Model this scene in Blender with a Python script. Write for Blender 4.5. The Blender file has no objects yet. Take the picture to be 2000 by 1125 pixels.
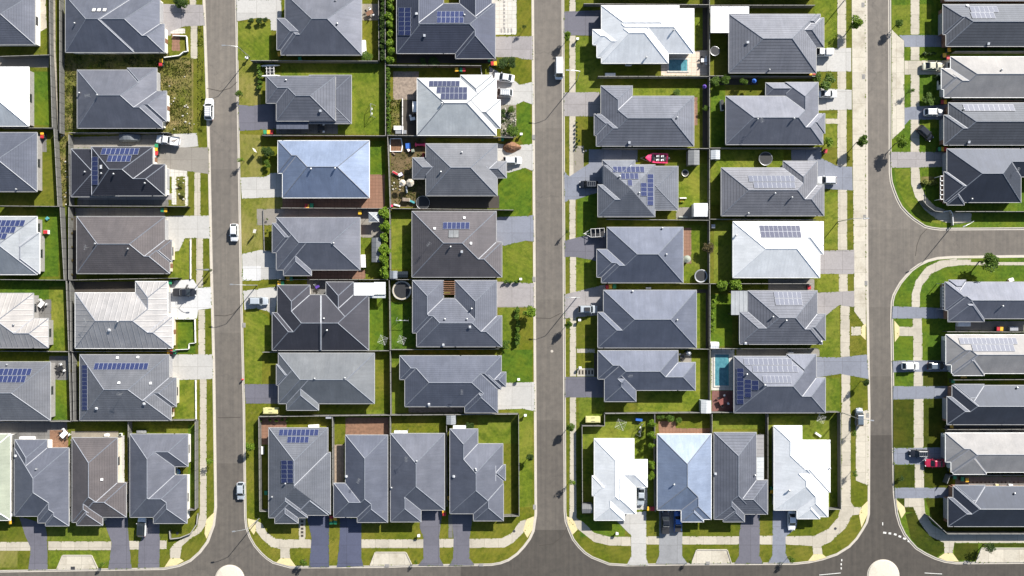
import bpy, math, random
from mathutils import Vector, Matrix
random.seed(7)
SC = bpy.context.scene
COL = SC.collection
R = math.radians

# ------------------------------------------------------------------ camera, sky, sun, exposure
CAMH = 165.0          # camera height over the ground (m)
S = 0.12              # metres per photograph pixel on the ground
cam_d = bpy.data.cameras.new('camera'); cam = bpy.data.objects.new('camera', cam_d); COL.objects.link(cam)
cam.location = (0, 0, CAMH); cam.rotation_euler = (0, 0, 0)
cam_d.sensor_width = 36.0; cam_d.lens = 36.0*CAMH/(2000*S)
cam_d.clip_end = 5000
SC.camera = cam
SUN_EL, SUN_X, SUN_Y = 32.0, 0.63, 0.777
W = bpy.data.worlds.new('World'); SC.world = W; W.use_nodes = True
nt = W.node_tree
sky = nt.nodes.new('ShaderNodeTexSky'); sky.sky_type = 'NISHITA'; sky.sun_disc = False
sky.sun_elevation = R(SUN_EL); sky.sun_rotation = math.atan2(SUN_X, SUN_Y)
bg = nt.nodes['Background']; bg.inputs['Strength'].default_value = 0.064
nt.links.new(sky.outputs[0], bg.inputs[0])
sd = bpy.data.lights.new('sun', 'SUN'); sd.energy = 5.0; sd.angle = R(0.5); sd.color = (1.0, 0.955, 0.88)
sun = bpy.data.objects.new('sun', sd); COL.objects.link(sun)
sdir = Vector((SUN_X*math.cos(R(SUN_EL)), SUN_Y*math.cos(R(SUN_EL)), math.sin(R(SUN_EL))))
sun.rotation_euler = sdir.to_track_quat('Z', 'Y').to_euler()
SC.view_settings.view_transform = 'Standard'; SC.view_settings.look = 'None'
SC.view_settings.exposure = 1.02; SC.view_settings.gamma = 1.0

# ------------------------------------------------------------------ helpers
def P(px, py, z=0.0):
    k = S*(1-z/CAMH)
    return ((px-1000)*k, (562.5-py)*k)

class MB:
    def __init__(s): s.v = []; s.f = []; s.m = []; s.uv = []
    def face(s, pts, m=0, uv=None):
        b = len(s.v); s.v += [tuple(p) for p in pts]; s.f.append(tuple(range(b, b+len(pts)))); s.m.append(m)
        s.uv.append(uv if uv else [(p[0], p[1]) for p in pts])
    def box(s, x0, y0, z0, x1, y1, z1, m=0, M=None, bottom=True):
        c = [(x0,y0,z0),(x1,y0,z0),(x1,y1,z0),(x0,y1,z0),(x0,y0,z1),(x1,y0,z1),(x1,y1,z1),(x0,y1,z1)]
        if M is not None: c = [tuple(M @ Vector(p)) for p in c]
        q = [(4,5,6,7),(0,1,5,4),(1,2,6,5),(2,3,7,6),(3,0,4,7)]
        if bottom: q.append((3,2,1,0))
        for f in q: s.face([c[i] for i in f], m)
    def prism(s, pts, z0, z1, m=0, bottom=False):
        if area(pts) < 0: pts = pts[::-1]
        s.face([(x, y, z1) for x, y in pts], m)
        n = len(pts)
        for i in range(n):
            a, b = pts[i], pts[(i+1) % n]
            s.face([(a[0],a[1],z0),(b[0],b[1],z0),(b[0],b[1],z1),(a[0],a[1],z1)], m)
        if bottom: s.face([(x, y, z0) for x, y in pts[::-1]], m)
    def cyl(s, p, q, r0, r1=None, n=8, m=0, caps=True):
        p = Vector(p); q = Vector(q); r1 = r0 if r1 is None else r1
        d = (q-p).normalized(); u = d.orthogonal().normalized(); w = d.cross(u)
        A = [p+(u*math.cos(2*math.pi*i/n)+w*math.sin(2*math.pi*i/n))*r0 for i in range(n)]
        B = [q+(u*math.cos(2*math.pi*i/n)+w*math.sin(2*math.pi*i/n))*r1 for i in range(n)]
        for i in range(n):
            j = (i+1) % n; s.face([A[i], A[j], B[j], B[i]], m)
        if caps: s.face(B, m); s.face(A[::-1], m)
    def build(s, name, mats, parent=None, loc=None, smooth=False):
        me = bpy.data.meshes.new(name); me.from_pydata(s.v, [], s.f); me.update()
        if not isinstance(mats, (list, tuple)): mats = [mats]
        for m in mats: me.materials.append(m)
        if any(s.m): me.polygons.foreach_set('material_index', s.m)
        l = me.uv_layers.new(name='UVMap'); flat = []
        for u in s.uv:
            for a in u: flat += [a[0], a[1]]
        l.data.foreach_set('uv', flat)
        if smooth: me.polygons.foreach_set('use_smooth', [True]*len(s.f))
        o = bpy.data.objects.new(name, me); COL.objects.link(o)
        if parent: o.parent = parent
        if loc: o.location = loc
        return o

def area(p):
    return 0.5*sum(p[i][0]*p[(i+1)%len(p)][1]-p[(i+1)%len(p)][0]*p[i][1] for i in range(len(p)))
def thing(name, label, cat, loc=(0,0,0), rz=0, group=None):
    o = bpy.data.objects.new(name, None); COL.objects.link(o); o.location = loc; o.rotation_euler = (0,0,rz)
    o.empty_display_size = 0.3
    return tag(o, label, cat, group)
def tag(o, label, cat, group=None):
    o['label'] = label; o['category'] = cat
    if group: o['group'] = group
    return o
def kind(o, k, label=None, cat=None):
    o['kind'] = k
    if label: o['label'] = label
    if cat: o['category'] = cat
    return o
def copy_tree(o, parent=None):
    c = o.copy(); COL.objects.link(c)
    if parent: c.parent = parent
    for ch in KIDS.get(o.name, []): copy_tree(ch, c)
    return c
KIDS = {}
def remember(o):
    KIDS[o.name] = [c for c in bpy.data.objects if c.parent == o]
    for c in KIDS[o.name]: remember(c)

# ------------------------------------------------------------------ materials
MT = {}
def base_mat(name):
    m = bpy.data.materials.new(name); m.use_nodes = True; MT[name] = m
    return m, m.node_tree, m.node_tree.nodes['Principled BSDF']
def rgb(c): return (c[0], c[1], c[2], 1.0)
def noise(nt, scale, detail=4, rough=0.6, coord='Object', vec=None):
    tc = nt.nodes.new('ShaderNodeTexCoord'); n = nt.nodes.new('ShaderNodeTexNoise')
    n.inputs['Scale'].default_value = scale; n.inputs['Detail'].default_value = detail; n.inputs['Roughness'].default_value = rough
    nt.links.new(tc.outputs[coord] if vec is None else vec, n.inputs['Vector'])
    return n.outputs['Fac']
def ramp(nt, fac, stops):
    r = nt.nodes.new('ShaderNodeValToRGB'); e = r.color_ramp.elements
    while len(e) < len(stops): e.new(0.5)
    for i, (p, c) in enumerate(stops): e[i].position = p; e[i].color = rgb(c)
    nt.links.new(fac, r.inputs['Fac']); return r.outputs['Color']
def mix(nt, a, b, fac, mode='MIX'):
    n = nt.nodes.new('ShaderNodeMix'); n.data_type = 'RGBA'; n.blend_type = mode
    for s, v in ((6, a), (7, b)):
        if isinstance(v, tuple): n.inputs[s].default_value = rgb(v)
        else: nt.links.new(v, n.inputs[s])
    if isinstance(fac, (int, float)): n.inputs[0].default_value = fac
    else: nt.links.new(fac, n.inputs[0])
    return n.outputs[2]
def bump(nt, h, bsdf, dist, strength=1.0, normal=None):
    b = nt.nodes.new('ShaderNodeBump'); b.inputs['Distance'].default_value = dist; b.inputs['Strength'].default_value = strength
    nt.links.new(h, b.inputs['Height'])
    if normal: nt.links.new(normal, b.inputs['Normal'])
    nt.links.new(b.outputs[0], bsdf.inputs['Normal']); return b.outputs[0]
def mul(c, k): return tuple(min(1, x*k) for x in c)

def plain(name, c, rough=0.6, metal=0.0, spec=0.5, var=0.15, scale=2.0, coat=0.0):
    m, nt, b = base_mat(name)
    f = noise(nt, scale, 5)
    col = ramp(nt, f, [(0.3, mul(c, 1-var)), (0.7, mul(c, 1+var))])
    nt.links.new(col, b.inputs['Base Color'])
    b.inputs['Roughness'].default_value = rough; b.inputs['Metallic'].default_value = metal
    b.inputs['Specular IOR Level'].default_value = spec; b.inputs['Coat Weight'].default_value = coat
    return m

def grass_mat(name, dark, mid, dry, dryness=0.5, rough_scale=1.0, soil=0.5):
    m, nt, b = base_mat(name)
    big = noise(nt, 0.11*rough_scale, 6, 0.7); med = noise(nt, 0.8*rough_scale, 8, 0.8); fine = noise(nt, 7.0, 4, 0.8)
    c1 = ramp(nt, med, [(0.36, dark), (0.60, mid)])
    c2 = mix(nt, c1, dry, ramp(nt, big, [(0.52-0.20*dryness, (0,0,0)), (0.80-0.20*dryness, (1,1,1))]))
    c3 = mix(nt, c2, ramp(nt, fine, [(0.3, (0.42,0.42,0.42)), (0.7, (1.0,1.0,1.0))]), 0.75, 'MULTIPLY')
    # clumps of coarser, darker grass
    patch = noise(nt, 0.42, 6, 0.75)
    c4 = mix(nt, c3, mul(dark, 0.75), ramp(nt, patch, [(0.53, (0,0,0)), (0.66, (0.8,0.8,0.8))]))
    # thin, worn places with soil showing
    worn = noise(nt, 0.33, 7, 0.8, coord='UV')
    c5 = mix(nt, c4, (0.20,0.165,0.075), ramp(nt, worn, [(0.60, (0,0,0)), (0.74, (soil,)*3)]))
    # mower passes, direction differing lawn by lawn
    oi = nt.nodes.new('ShaderNodeObjectInfo'); an = nt.nodes.new('ShaderNodeMath'); an.operation = 'MULTIPLY'; an.inputs[1].default_value = 40.0; nt.links.new(oi.outputs['Random'], an.inputs[0])
    tc = nt.nodes.new('ShaderNodeTexCoord'); vr = nt.nodes.new('ShaderNodeVectorRotate'); vr.rotation_type = 'Z_AXIS'; nt.links.new(tc.outputs['Object'], vr.inputs['Vector']); nt.links.new(an.outputs[0], vr.inputs['Angle'])
    w = nt.nodes.new('ShaderNodeTexWave'); w.inputs['Scale'].default_value = 0.32; w.inputs['Distortion'].default_value = 1.2; w.inputs['Detail'].default_value = 2; nt.links.new(vr.outputs[0], w.inputs['Vector'])
    c6 = mix(nt, c5, ramp(nt, w.outputs['Fac'], [(0.3, (0.86,0.88,0.86)), (0.7, (1.04,1.04,1.0))]), 0.5, 'MULTIPLY')
    # each lawn its own tone
    tone = ramp(nt, oi.outputs['Random'], [(0.0, (0.86,0.91,0.88)), (1.0, (1.10,1.06,1.0))])
    c7 = mix(nt, c6, tone, 1.0, 'MULTIPLY')
    nt.links.new(c7, b.inputs['Base Color']); b.inputs['Roughness'].default_value = 0.95; b.inputs['Specular IOR Level'].default_value = 0.1
    bump(nt, fine, b, 0.10)
    return m
grass_mat('lawn_bright', (0.076,0.122,0.012), (0.175,0.226,0.022), (0.275,0.272,0.048), 0.45, soil=0.4)
grass_mat('lawn_lush', (0.050,0.106,0.011), (0.110,0.190,0.018), (0.175,0.215,0.018), 0.35, soil=0.3)
grass_mat('lawn_dimmed', (0.032,0.048,0.005), (0.064,0.084,0.008), (0.095,0.095,0.012), 0.5)  # vignette darkening of the lower right put into the grass colour
grass_mat('lawn_dull', (0.075,0.105,0.010), (0.145,0.170,0.014), (0.205,0.190,0.032), 0.6)
grass_mat('lawn_dry', (0.13,0.15,0.022), (0.22,0.23,0.040), (0.30,0.26,0.09), 0.7)
grass_mat('weeds', (0.070,0.092,0.014), (0.18,0.20,0.03), (0.27,0.215,0.10), 0.8, 2.2)
grass_mat('dirt_yard', (0.07,0.07,0.02), (0.15,0.115,0.055), (0.25,0.17,0.10), 0.8, 2.0)

def concrete(name, c, stain=0.35, joints=3.2, rough=0.85, stain_c=None):
    m, nt, b = base_mat(name)
    big = noise(nt, 0.25, 6, 0.7); fine = noise(nt, 3.0, 6, 0.75)
    col = ramp(nt, fine, [(0.3, mul(c, 0.84)), (0.7, mul(c, 1.08))])
    sc = stain_c or mul(c, 0.55)
    col = mix(nt, col, sc, ramp(nt, big, [(0.5, (0,0,0)), (0.78, (stain,)*3)]))
    if joints:
        tc = nt.nodes.new('ShaderNodeTexCoord'); br = nt.nodes.new('ShaderNodeTexBrick'); br.offset = 0
        br.inputs['Scale'].default_value = 1.0; br.inputs['Brick Width'].default_value = joints; br.inputs['Row Height'].default_value = joints
        br.inputs['Mortar Size'].default_value = 0.035
        br.inputs['Color1'].default_value = (1,1,1,1); br.inputs['Color2'].default_value = (0.86,0.86,0.86,1); br.inputs['Mortar'].default_value = (0.5,0.48,0.45,1)
        nt.links.new(tc.outputs['Object'], br.inputs['Vector'])
        col = mix(nt, col, br.outputs['Color'], 0.85, 'MULTIPLY')
    nt.links.new(col, b.inputs['Base Color']); b.inputs['Roughness'].default_value = rough
    bump(nt, fine, b, 0.01)
    return m
concrete('path_concrete', (0.45,0.41,0.335), 0.6)
concrete('lane_concrete', (0.50,0.46,0.38), 0.75, 3.6, stain_c=(0.22,0.18,0.12))
concrete('kerb_concrete', (0.47,0.43,0.37), 0.45, 0)
concrete('drive_light', (0.44,0.43,0.41), 0.35, 4.6)
concrete('drive_white', (0.54,0.54,0.54), 0.3, 4.6)
concrete('drive_grey', (0.25,0.255,0.265), 0.55, 4.3)
concrete('drive_pink', (0.30,0.28,0.28), 0.55, 4.3)
concrete('drive_plum', (0.130,0.128,0.156), 0.55, 4.3)
concrete('drive_navy', (0.074,0.083,0.135), 0.55, 4.3)
concrete('drive_blue', (0.20,0.215,0.26), 0.55, 4.3)
concrete('drive_brown', (0.25,0.23,0.20), 0.6, 5.0)
concrete('cream_pave', (0.62,0.52,0.42), 0.3, 1.2)
concrete('white_pave', (0.56,0.54,0.49), 0.25, 1.0)
concrete('brick_pave', (0.24,0.13,0.085), 0.4, 0.8)
concrete('yellow_ramp', (0.60,0.50,0.27), 0.3, 0)
concrete('dark_pave', (0.16,0.155,0.15), 0.5, 1.5)  # dark grey paving, one even tone
concrete('gravel_bed', (0.24,0.215,0.175), 0.6, 0)
concrete('mulch', (0.05,0.042,0.034), 0.6, 0)

def asphalt(name, k):
    m, nt, b = base_mat(name)
    fine = noise(nt, 9.0, 6, 0.8); med = noise(nt, 0.6, 6, 0.7); big = noise(nt, 0.035, 4, 0.6)
    col = ramp(nt, fine, [(0.3, mul((0.150,0.137,0.122), k)), (0.7, mul((0.178,0.163,0.146), k))])
    col = mix(nt, col, ramp(nt, med, [(0.35, (0.84,0.84,0.84)), (0.65, (1.08,1.07,1.05))]), 1.0, 'MULTIPLY')
    col = mix(nt, col, ramp(nt, big, [(0.35, (0.93,0.92,0.93)), (0.7, (1.07,1.06,1.05))]), 1.0, 'MULTIPLY')
    # long tyre-worn streaks
    tc = nt.nodes.new('ShaderNodeTexCoord'); mp = nt.nodes.new('ShaderNodeMapping'); mp.inputs['Scale'].default_value = (1.4, 0.03, 1)
    nt.links.new(tc.outputs['Object'], mp.inputs['Vector'])
    st = noise(nt, 1.0, 3, 0.5, vec=mp.outputs[0])
    col = mix(nt, col, ramp(nt, st, [(0.35, (0.9,0.9,0.9)), (0.65, (1.06,1.05,1.03))]), 1.0, 'MULTIPLY')
    v = nt.nodes.new('ShaderNodeTexVoronoi'); v.feature = 'DISTANCE_TO_EDGE'; v.inputs['Scale'].default_value = 0.03
    w = nt.nodes.new('ShaderNodeMapping'); nt.links.new(tc.outputs['Object'], w.inputs['Vector'])
    wob = noise(nt, 0.5, 3)
    va = nt.nodes.new('ShaderNodeVectorMath'); va.operation = 'ADD'; nt.links.new(tc.outputs['Object'], va.inputs[0])
    vs = nt.nodes.new('ShaderNodeVectorMath'); vs.operation = 'SCALE'; vs.inputs['Scale'].default_value = 4.0
    cb = nt.nodes.new('ShaderNodeCombineXYZ'); nt.links.new(wob, cb.inputs[0]); nt.links.new(wob, cb.inputs[1])
    nt.links.new(cb.outputs[0], vs.inputs[0]); nt.links.new(vs.outputs[0], va.inputs[1]); nt.links.new(va.outputs[0], v.inputs['Vector'])
    col = mix(nt, (0.055,0.052,0.05), col, ramp(nt, v.outputs['Distance'], [(0.0, (0.70,0.70,0.70)), (0.005, (1,1,1))]))
    nt.links.new(col, b.inputs['Base Color']); b.inputs['Roughness'].default_value = 0.9; b.inputs['Specular IOR Level'].default_value = 0.25
    bump(nt, fine, b, 0.01)
asphalt('asphalt', 1.0); asphalt('asphalt_b', 0.90); asphalt('asphalt_c', 0.80); asphalt('asphalt_d', 0.68); asphalt('asphalt_dim', 0.46)  # darker versions put light falloff toward the frame bottom into the colour

def roof_mat(name, c, style, course=0.46, depth=0.04, rough=0.68, metal=0.5, line=0.35, spec=0.5):
    """style 'tile': courses across the slope; 'rib': ribs down the slope"""
    m, nt, b = base_mat(name)
    tc = nt.nodes.new('ShaderNodeTexCoord'); sx = nt.nodes.new('ShaderNodeSeparateXYZ'); nt.links.new(tc.outputs['UV'], sx.inputs[0])
    def saw(src, period):
        d = nt.nodes.new('ShaderNodeMath'); d.operation = 'DIVIDE'; nt.links.new(src, d.inputs[0]); d.inputs[1].default_value = period
        f = nt.nodes.new('ShaderNodeMath'); f.operation = 'FRACT'; nt.links.new(d.outputs[0], f.inputs[0]); return f.outputs[0]
    big = noise(nt, 0.35, 6, 0.65); fine = noise(nt, 5.0, 4, 0.7)
    col = ramp(nt, big, [(0.3, mul(c, 0.88)), (0.7, mul(c, 1.10))])
    col = mix(nt, col, ramp(nt, fine, [(0.3, (0.9,0.9,0.9)), (0.7, (1.06,1.06,1.06))]), 1.0, 'MULTIPLY')
    if style == 'tile':
        h = saw(sx.outputs['Y'], course)
        col = mix(nt, mul(c, 1-line), col, ramp(nt, h, [(0.0, (0,0,0)), (0.10, (0,0,0)), (0.22, (1,1,1))]))
        inv = nt.nodes.new('ShaderNodeMath'); inv.operation = 'SUBTRACT'; inv.inputs[0].default_value = 1.0; nt.links.new(h, inv.inputs[1])
        bump(nt, inv.outputs[0], b, depth)
        u = saw(sx.outputs['X'], 0.30)
        col = mix(nt, mul(c, 0.75), col, ramp(nt, u, [(0.0, (0.6,0.6,0.6)), (0.15, (1,1,1))]))
    else:
        h = saw(sx.outputs['X'], course)
        hr = ramp(nt, h, [(0.0, (1,1,1)), (0.12, (0,0,0)), (0.88, (0,0,0)), (1.0, (1,1,1))])
        col = mix(nt, col, mul(c, 1-line), hr)
        bump(nt, hr, b, depth)
    mp = nt.nodes.new('ShaderNodeMapping'); mp.inputs['Scale'].default_value = (1.6, 0.16, 1); nt.links.new(tc.outputs['UV'], mp.inputs['Vector'])
    streak = noise(nt, 1.0, 6, 0.75, vec=mp.outputs[0])
    col = mix(nt, col, ramp(nt, streak, [(0.34, (0.84,0.84,0.83)), (0.62, (1.05,1.05,1.05))]), (0.7 if c[0] != 0.285 else 0.4) if c[0] < 0.7 else 0.45, 'MULTIPLY')
    blot = noise(nt, 0.16, 5, 0.7)
    col = mix(nt, col, ramp(nt, blot, [(0.35, (0.88,0.89,0.90)), (0.68, (1.08,1.07,1.05))]), 1.0 if c[0] < 0.7 else 0.4, 'MULTIPLY')
    oi = nt.nodes.new('ShaderNodeObjectInfo')
    col = mix(nt, col, ramp(nt, oi.outputs['Random'], [(0.0, (0.88,0.90,0.93)), (1.0, (1.12,1.09,1.04))]), 1.0 if c[0] < 0.7 else 0.3, 'MULTIPLY')
    nt.links.new(col, b.inputs['Base Color'])
    b.inputs['Roughness'].default_value = rough; b.inputs['Metallic'].default_value = metal; b.inputs['Specular IOR Level'].default_value = spec
    return m
roof_mat('roof_navy', (0.118,0.134,0.184), 'rib', 0.76, 0.003, line=0.10)
roof_mat('roof_navy_tile', (0.078,0.087,0.124), 'tile', 0.50, 0.03, line=0.30)
roof_mat('roof_grey', (0.202,0.212,0.226), 'rib', 0.76, 0.003, line=0.08)
roof_mat('roof_slate', (0.138,0.149,0.190), 'rib', 0.76, 0.003, line=0.08)
roof_mat('roof_ink', (0.036,0.044,0.066), 'rib', 0.76, 0.003, line=0.08, rough=0.62, spec=0.7)
roof_mat('roof_ink_tile', (0.060,0.069,0.090), 'tile', 0.62, 0.09, line=0.32, rough=0.65, spec=0.6)
roof_mat('roof_grey_tile', (0.172,0.182,0.212), 'tile', 0.50, 0.03, line=0.28)
roof_mat('roof_mid_tile', (0.126,0.139,0.182), 'tile', 0.50, 0.03, line=0.25)
roof_mat('roof_bold_tile', (0.154,0.162,0.194), 'tile', 0.66, 0.10, line=0.32)
roof_mat('roof_brown_tile', (0.142,0.130,0.138), 'tile', 0.50, 0.03, line=0.28)
roof_mat('roof_black_tile', (0.040,0.042,0.057), 'tile', 0.46, 0.03, line=0.3)
roof_mat('roof_charcoal', (0.054,0.056,0.074), 'rib', 0.76, 0.003, line=0.10)
roof_mat('roof_blue', (0.235,0.290,0.410), 'rib', 0.76, 0.003, line=0.08)
roof_mat('roof_pale', (0.470,0.500,0.530), 'rib', 0.76, 0.004, line=0.06, metal=0.0)
roof_mat('roof_cool', (0.346,0.369,0.401), 'rib', 0.76, 0.004, line=0.06)
roof_mat('roof_bandy', (0.425,0.415,0.421), 'rib', 1.25, 0.035, line=0.10)
roof_mat('roof_white', (0.800,0.810,0.820), 'rib', 0.76, 0.004, line=0.08, spec=0.3, metal=0.0)
roof_mat('roof_ivory', (0.285,0.280,0.285), 'rib', 0.76, 0.002, line=0.04, spec=0.3, metal=0.0)
roof_mat('roof_green', (0.270,0.300,0.245), 'rib', 0.76, 0.004, line=0.06, metal=0.0)
plain('cap_light', (0.30,0.31,0.34), 0.5); plain('cap_ridge', (0.17,0.185,0.22), 0.5); plain('cap_dark', (0.07,0.075,0.09), 0.45); plain('cap_white', (0.78,0.79,0.8), 0.5)
plain('gutter_light', (0.36,0.36,0.36), 0.5); plain('gutter_dark', (0.10,0.10,0.12), 0.5); plain('gutter_white', (0.8,0.8,0.78), 0.5)
plain('soffit', (0.6,0.58,0.54), 0.8)
plain('wall_cream', (0.55,0.49,0.40), 0.85); plain('wall_white', (0.70,0.68,0.64), 0.85)
plain('wall_brick', (0.27,0.15,0.10), 0.9, var=0.3, scale=6); plain('wall_grey', (0.26,0.25,0.24), 0.85)
plain('white_paint', (0.75,0.74,0.72), 0.5); plain('white_plastic', (0.8,0.8,0.8), 0.4)
plain('glass_dark', (0.02,0.025,0.03), 0.08, spec=0.6, var=0.05)
plain('frame_dark', (0.06,0.06,0.065), 0.5); plain('frame_white', (0.6,0.6,0.6), 0.5)
plain('garage_grey', (0.30,0.30,0.31), 0.5)
plain('steel', (0.42,0.43,0.44), 0.4, metal=0.6); plain('steel_dark', (0.05,0.05,0.055), 0.45)
plain('fence_panel', (0.115,0.115,0.11), 0.65); plain('fence_cap', (0.30,0.29,0.27), 0.6)
plain('fence_cream', (0.42,0.38,0.31), 0.7); plain('timber', (0.19,0.095,0.055), 0.8, var=0.35, scale=3); plain('timber_red', (0.20,0.06,0.05), 0.75, var=0.3, scale=3)
plain('timber_grey', (0.24,0.19,0.15), 0.85, var=0.35, scale=2); plain('retaining', (0.30,0.27,0.22), 0.9, var=0.3, scale=1)
plain('rubber', (0.02,0.02,0.02), 0.8); plain('black_plastic', (0.025,0.025,0.028), 0.5)
plain('red', (0.45,0.03,0.04), 0.45); plain('yellow', (0.70,0.40,0.03), 0.5); plain('green', (0.03,0.26,0.12), 0.5)
plain('bin_body', (0.03,0.045,0.035), 0.6); plain('pink', (0.75,0.05,0.16), 0.4); plain('blue', (0.04,0.13,0.45), 0.4); plain('teal', (0.08,0.30,0.32), 0.4)
plain('violet', (0.10,0.05,0.30), 0.5); plain('kiosk', (0.56,0.52,0.24), 0.5); concrete('cream_concrete', (0.56,0.52,0.43), 0.6, 0)
plain('rope', (0.5,0.45,0.35), 0.8); plain('stone', (0.42,0.40,0.36), 0.9, var=0.35, scale=4); plain('earth', (0.19,0.10,0.055), 0.95, var=0.4, scale=2)
plain('bark', (0.10,0.075,0.05), 0.9, var=0.3, scale=6)
plain('tramp_mat', (0.018,0.019,0.022), 0.7); plain('lamp_lens', (0.6,0.6,0.58), 0.2)
plain('line_paint', (0.62,0.61,0.58), 0.7, var=0.25, scale=5)
def car_paint(n, c): return plain(n, c, 0.28, 0.15, 0.5, 0.02, 1.0, coat=0.8)
car_paint('paint_white', (0.78,0.79,0.80)); car_paint('paint_silver', (0.42,0.46,0.50)); car_paint('paint_black', (0.018,0.02,0.026)); car_paint('paint_slate', (0.12,0.15,0.18))
car_paint('paint_red', (0.42,0.02,0.06)); car_paint('paint_blue', (0.03,0.14,0.48)); car_paint('paint_champagne', (0.55,0.54,0.42)); plain('car_cover', (0.12,0.135,0.15), 0.7)
plain('headlamp', (0.6,0.62,0.65), 0.15); plain('taillamp', (0.35,0.02,0.02), 0.25)

def leaf(name, a, b2):
    m, nt, b = base_mat(name)
    oi = nt.nodes.new('ShaderNodeNewGeometry')
    col = ramp(nt, oi.outputs['Random Per Island'], [(0.0, a), (1.0, b2)])
    nt.links.new(col, b.inputs['Base Color']); b.inputs['Roughness'].default_value = 0.6; b.inputs['Specular IOR Level'].default_value = 0.25
    tr = nt.nodes.new('ShaderNodeBsdfTranslucent'); nt.links.new(col, tr.inputs['Color'])
    mx = nt.nodes.new('ShaderNodeMixShader'); mx.inputs[0].default_value = 0.3
    out = nt.nodes['Material Output']; nt.links.new(b.outputs[0], mx.inputs[1]); nt.links.new(tr.outputs[0], mx.inputs[2]); nt.links.new(mx.outputs[0], out.inputs['Surface'])
leaf('leaf_bright', (0.075,0.15,0.010), (0.22,0.32,0.025)); leaf('leaf_mid', (0.04,0.09,0.010), (0.13,0.21,0.02))
leaf('leaf_dark', (0.02,0.045,0.010), (0.07,0.12,0.018)); leaf('leaf_dry', (0.06,0.045,0.02), (0.16,0.13,0.05))
leaf('leaf_edge', (0.09,0.14,0.012), (0.18,0.23,0.02)); leaf('leaf_weed', (0.08,0.11,0.015), (0.24,0.25,0.06))

def solar_mat(name, c):
    m, nt, b = base_mat(name)
    tc = nt.nodes.new('ShaderNodeTexCoord'); br = nt.nodes.new('ShaderNodeTexBrick'); br.offset = 0
    br.inputs['Scale'].default_value = 1.0; br.inputs['Brick Width'].default_value = 1/6; br.inputs['Row Height'].default_value = 1/10; br.inputs['Mortar Size'].default_value = 0.004
    br.inputs['Color1'].default_value = rgb(c); br.inputs['Color2'].default_value = rgb(mul(c, 1.25)); br.inputs['Mortar'].default_value = rgb((0.12,0.14,0.2))
    nt.links.new(tc.outputs['UV'], br.inputs['Vector']); nt.links.new(br.outputs['Color'], b.inputs['Base Color'])
    b.inputs['Roughness'].default_value = 0.5; b.inputs['Specular IOR Level'].default_value = 0.22
solar_mat('solar_blue', (0.013,0.021,0.080)); solar_mat('solar_dark', (0.03,0.035,0.075)); solar_mat('solar_glare', (0.085,0.095,0.135))  # palest cells put sky and sun glare into the colour
plain('solar_frame', (0.30,0.32,0.36), 0.5)

def water_mat():
    m, nt, b = base_mat('pool_water')
    n = noise(nt, 1.2, 3, 0.6)
    col = ramp(nt, n, [(0.3, (0.04,0.15,0.19)), (0.7, (0.10,0.27,0.31))])
    nt.links.new(col, b.inputs['Base Color']); b.inputs['Roughness'].default_value = 0.06
    bump(nt, noise(nt, 3.0, 3), b, 0.03)
water_mat()
def deck(name, c, width=0.35, vertical=True):
    m, nt, b = base_mat(name)
    tc = nt.nodes.new('ShaderNodeTexCoord'); sx = nt.nodes.new('ShaderNodeSeparateXYZ'); nt.links.new(tc.outputs['Object'], sx.inputs[0])
    d = nt.nodes.new('ShaderNodeMath'); d.operation = 'DIVIDE'; nt.links.new(sx.outputs['X' if vertical else 'Y'], d.inputs[0]); d.inputs[1].default_value = width
    f = nt.nodes.new('ShaderNodeMath'); f.operation = 'FRACT'; nt.links.new(d.outputs[0], f.inputs[0])
    n = noise(nt, 1.5, 5)
    col = ramp(nt, n, [(0.3, mul(c, 0.7)), (0.7, mul(c, 1.25))])
    col = mix(nt, mul(c, 0.35), col, ramp(nt, f.outputs[0], [(0.0, (0,0,0)), (0.2, (1,1,1))]))
    nt.links.new(col, b.inputs['Base Color']); b.inputs['Roughness'].default_value = 0.8
deck('deck_brown', (0.21,0.115,0.07), 0.32, False); deck('deck_red', (0.17,0.075,0.062)); deck('deck_grey', (0.30,0.23,0.17), 0.4)
M = MT

# ------------------------------------------------------------------ the ground, roads and blocks
def poly_px(pts, z): return [P(x, y, 0) for x, y in pts]
def flat(name, pts, z, mat, k='structure', px=True):
    q = poly_px(pts, z) if px else pts
    if area(q) < 0: q = q[::-1]
    mb = MB(); mb.face([(x, y, z) for x, y in q])
    o = mb.build(name, M[mat]); o['kind'] = k
    return o
def inset(q, d):
    if area(q) < 0: q = q[::-1]
    n = len(q); out = []
    for i in range(n):
        a, b, c = Vector(q[i-1]), Vector(q[i]), Vector(q[(i+1) % n])
        d1 = (b-a).normalized(); d2 = (c-b).normalized()
        n1 = Vector((-d1.y, d1.x)); n2 = Vector((-d2.y, d2.x)); k = 1+n1.dot(n2)
        out.append(tuple(b+(n1+n2)/max(k, 0.3)*d))
    return out
flat('ground', [(-6000,-6000),(8000,-6000),(8000,7000),(-6000,7000)], -0.05, 'lawn_dull')
flat('road', [(-900,-700),(2900,-700),(2900,1190),(-900,1190)], 0.0, 'asphalt')
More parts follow.
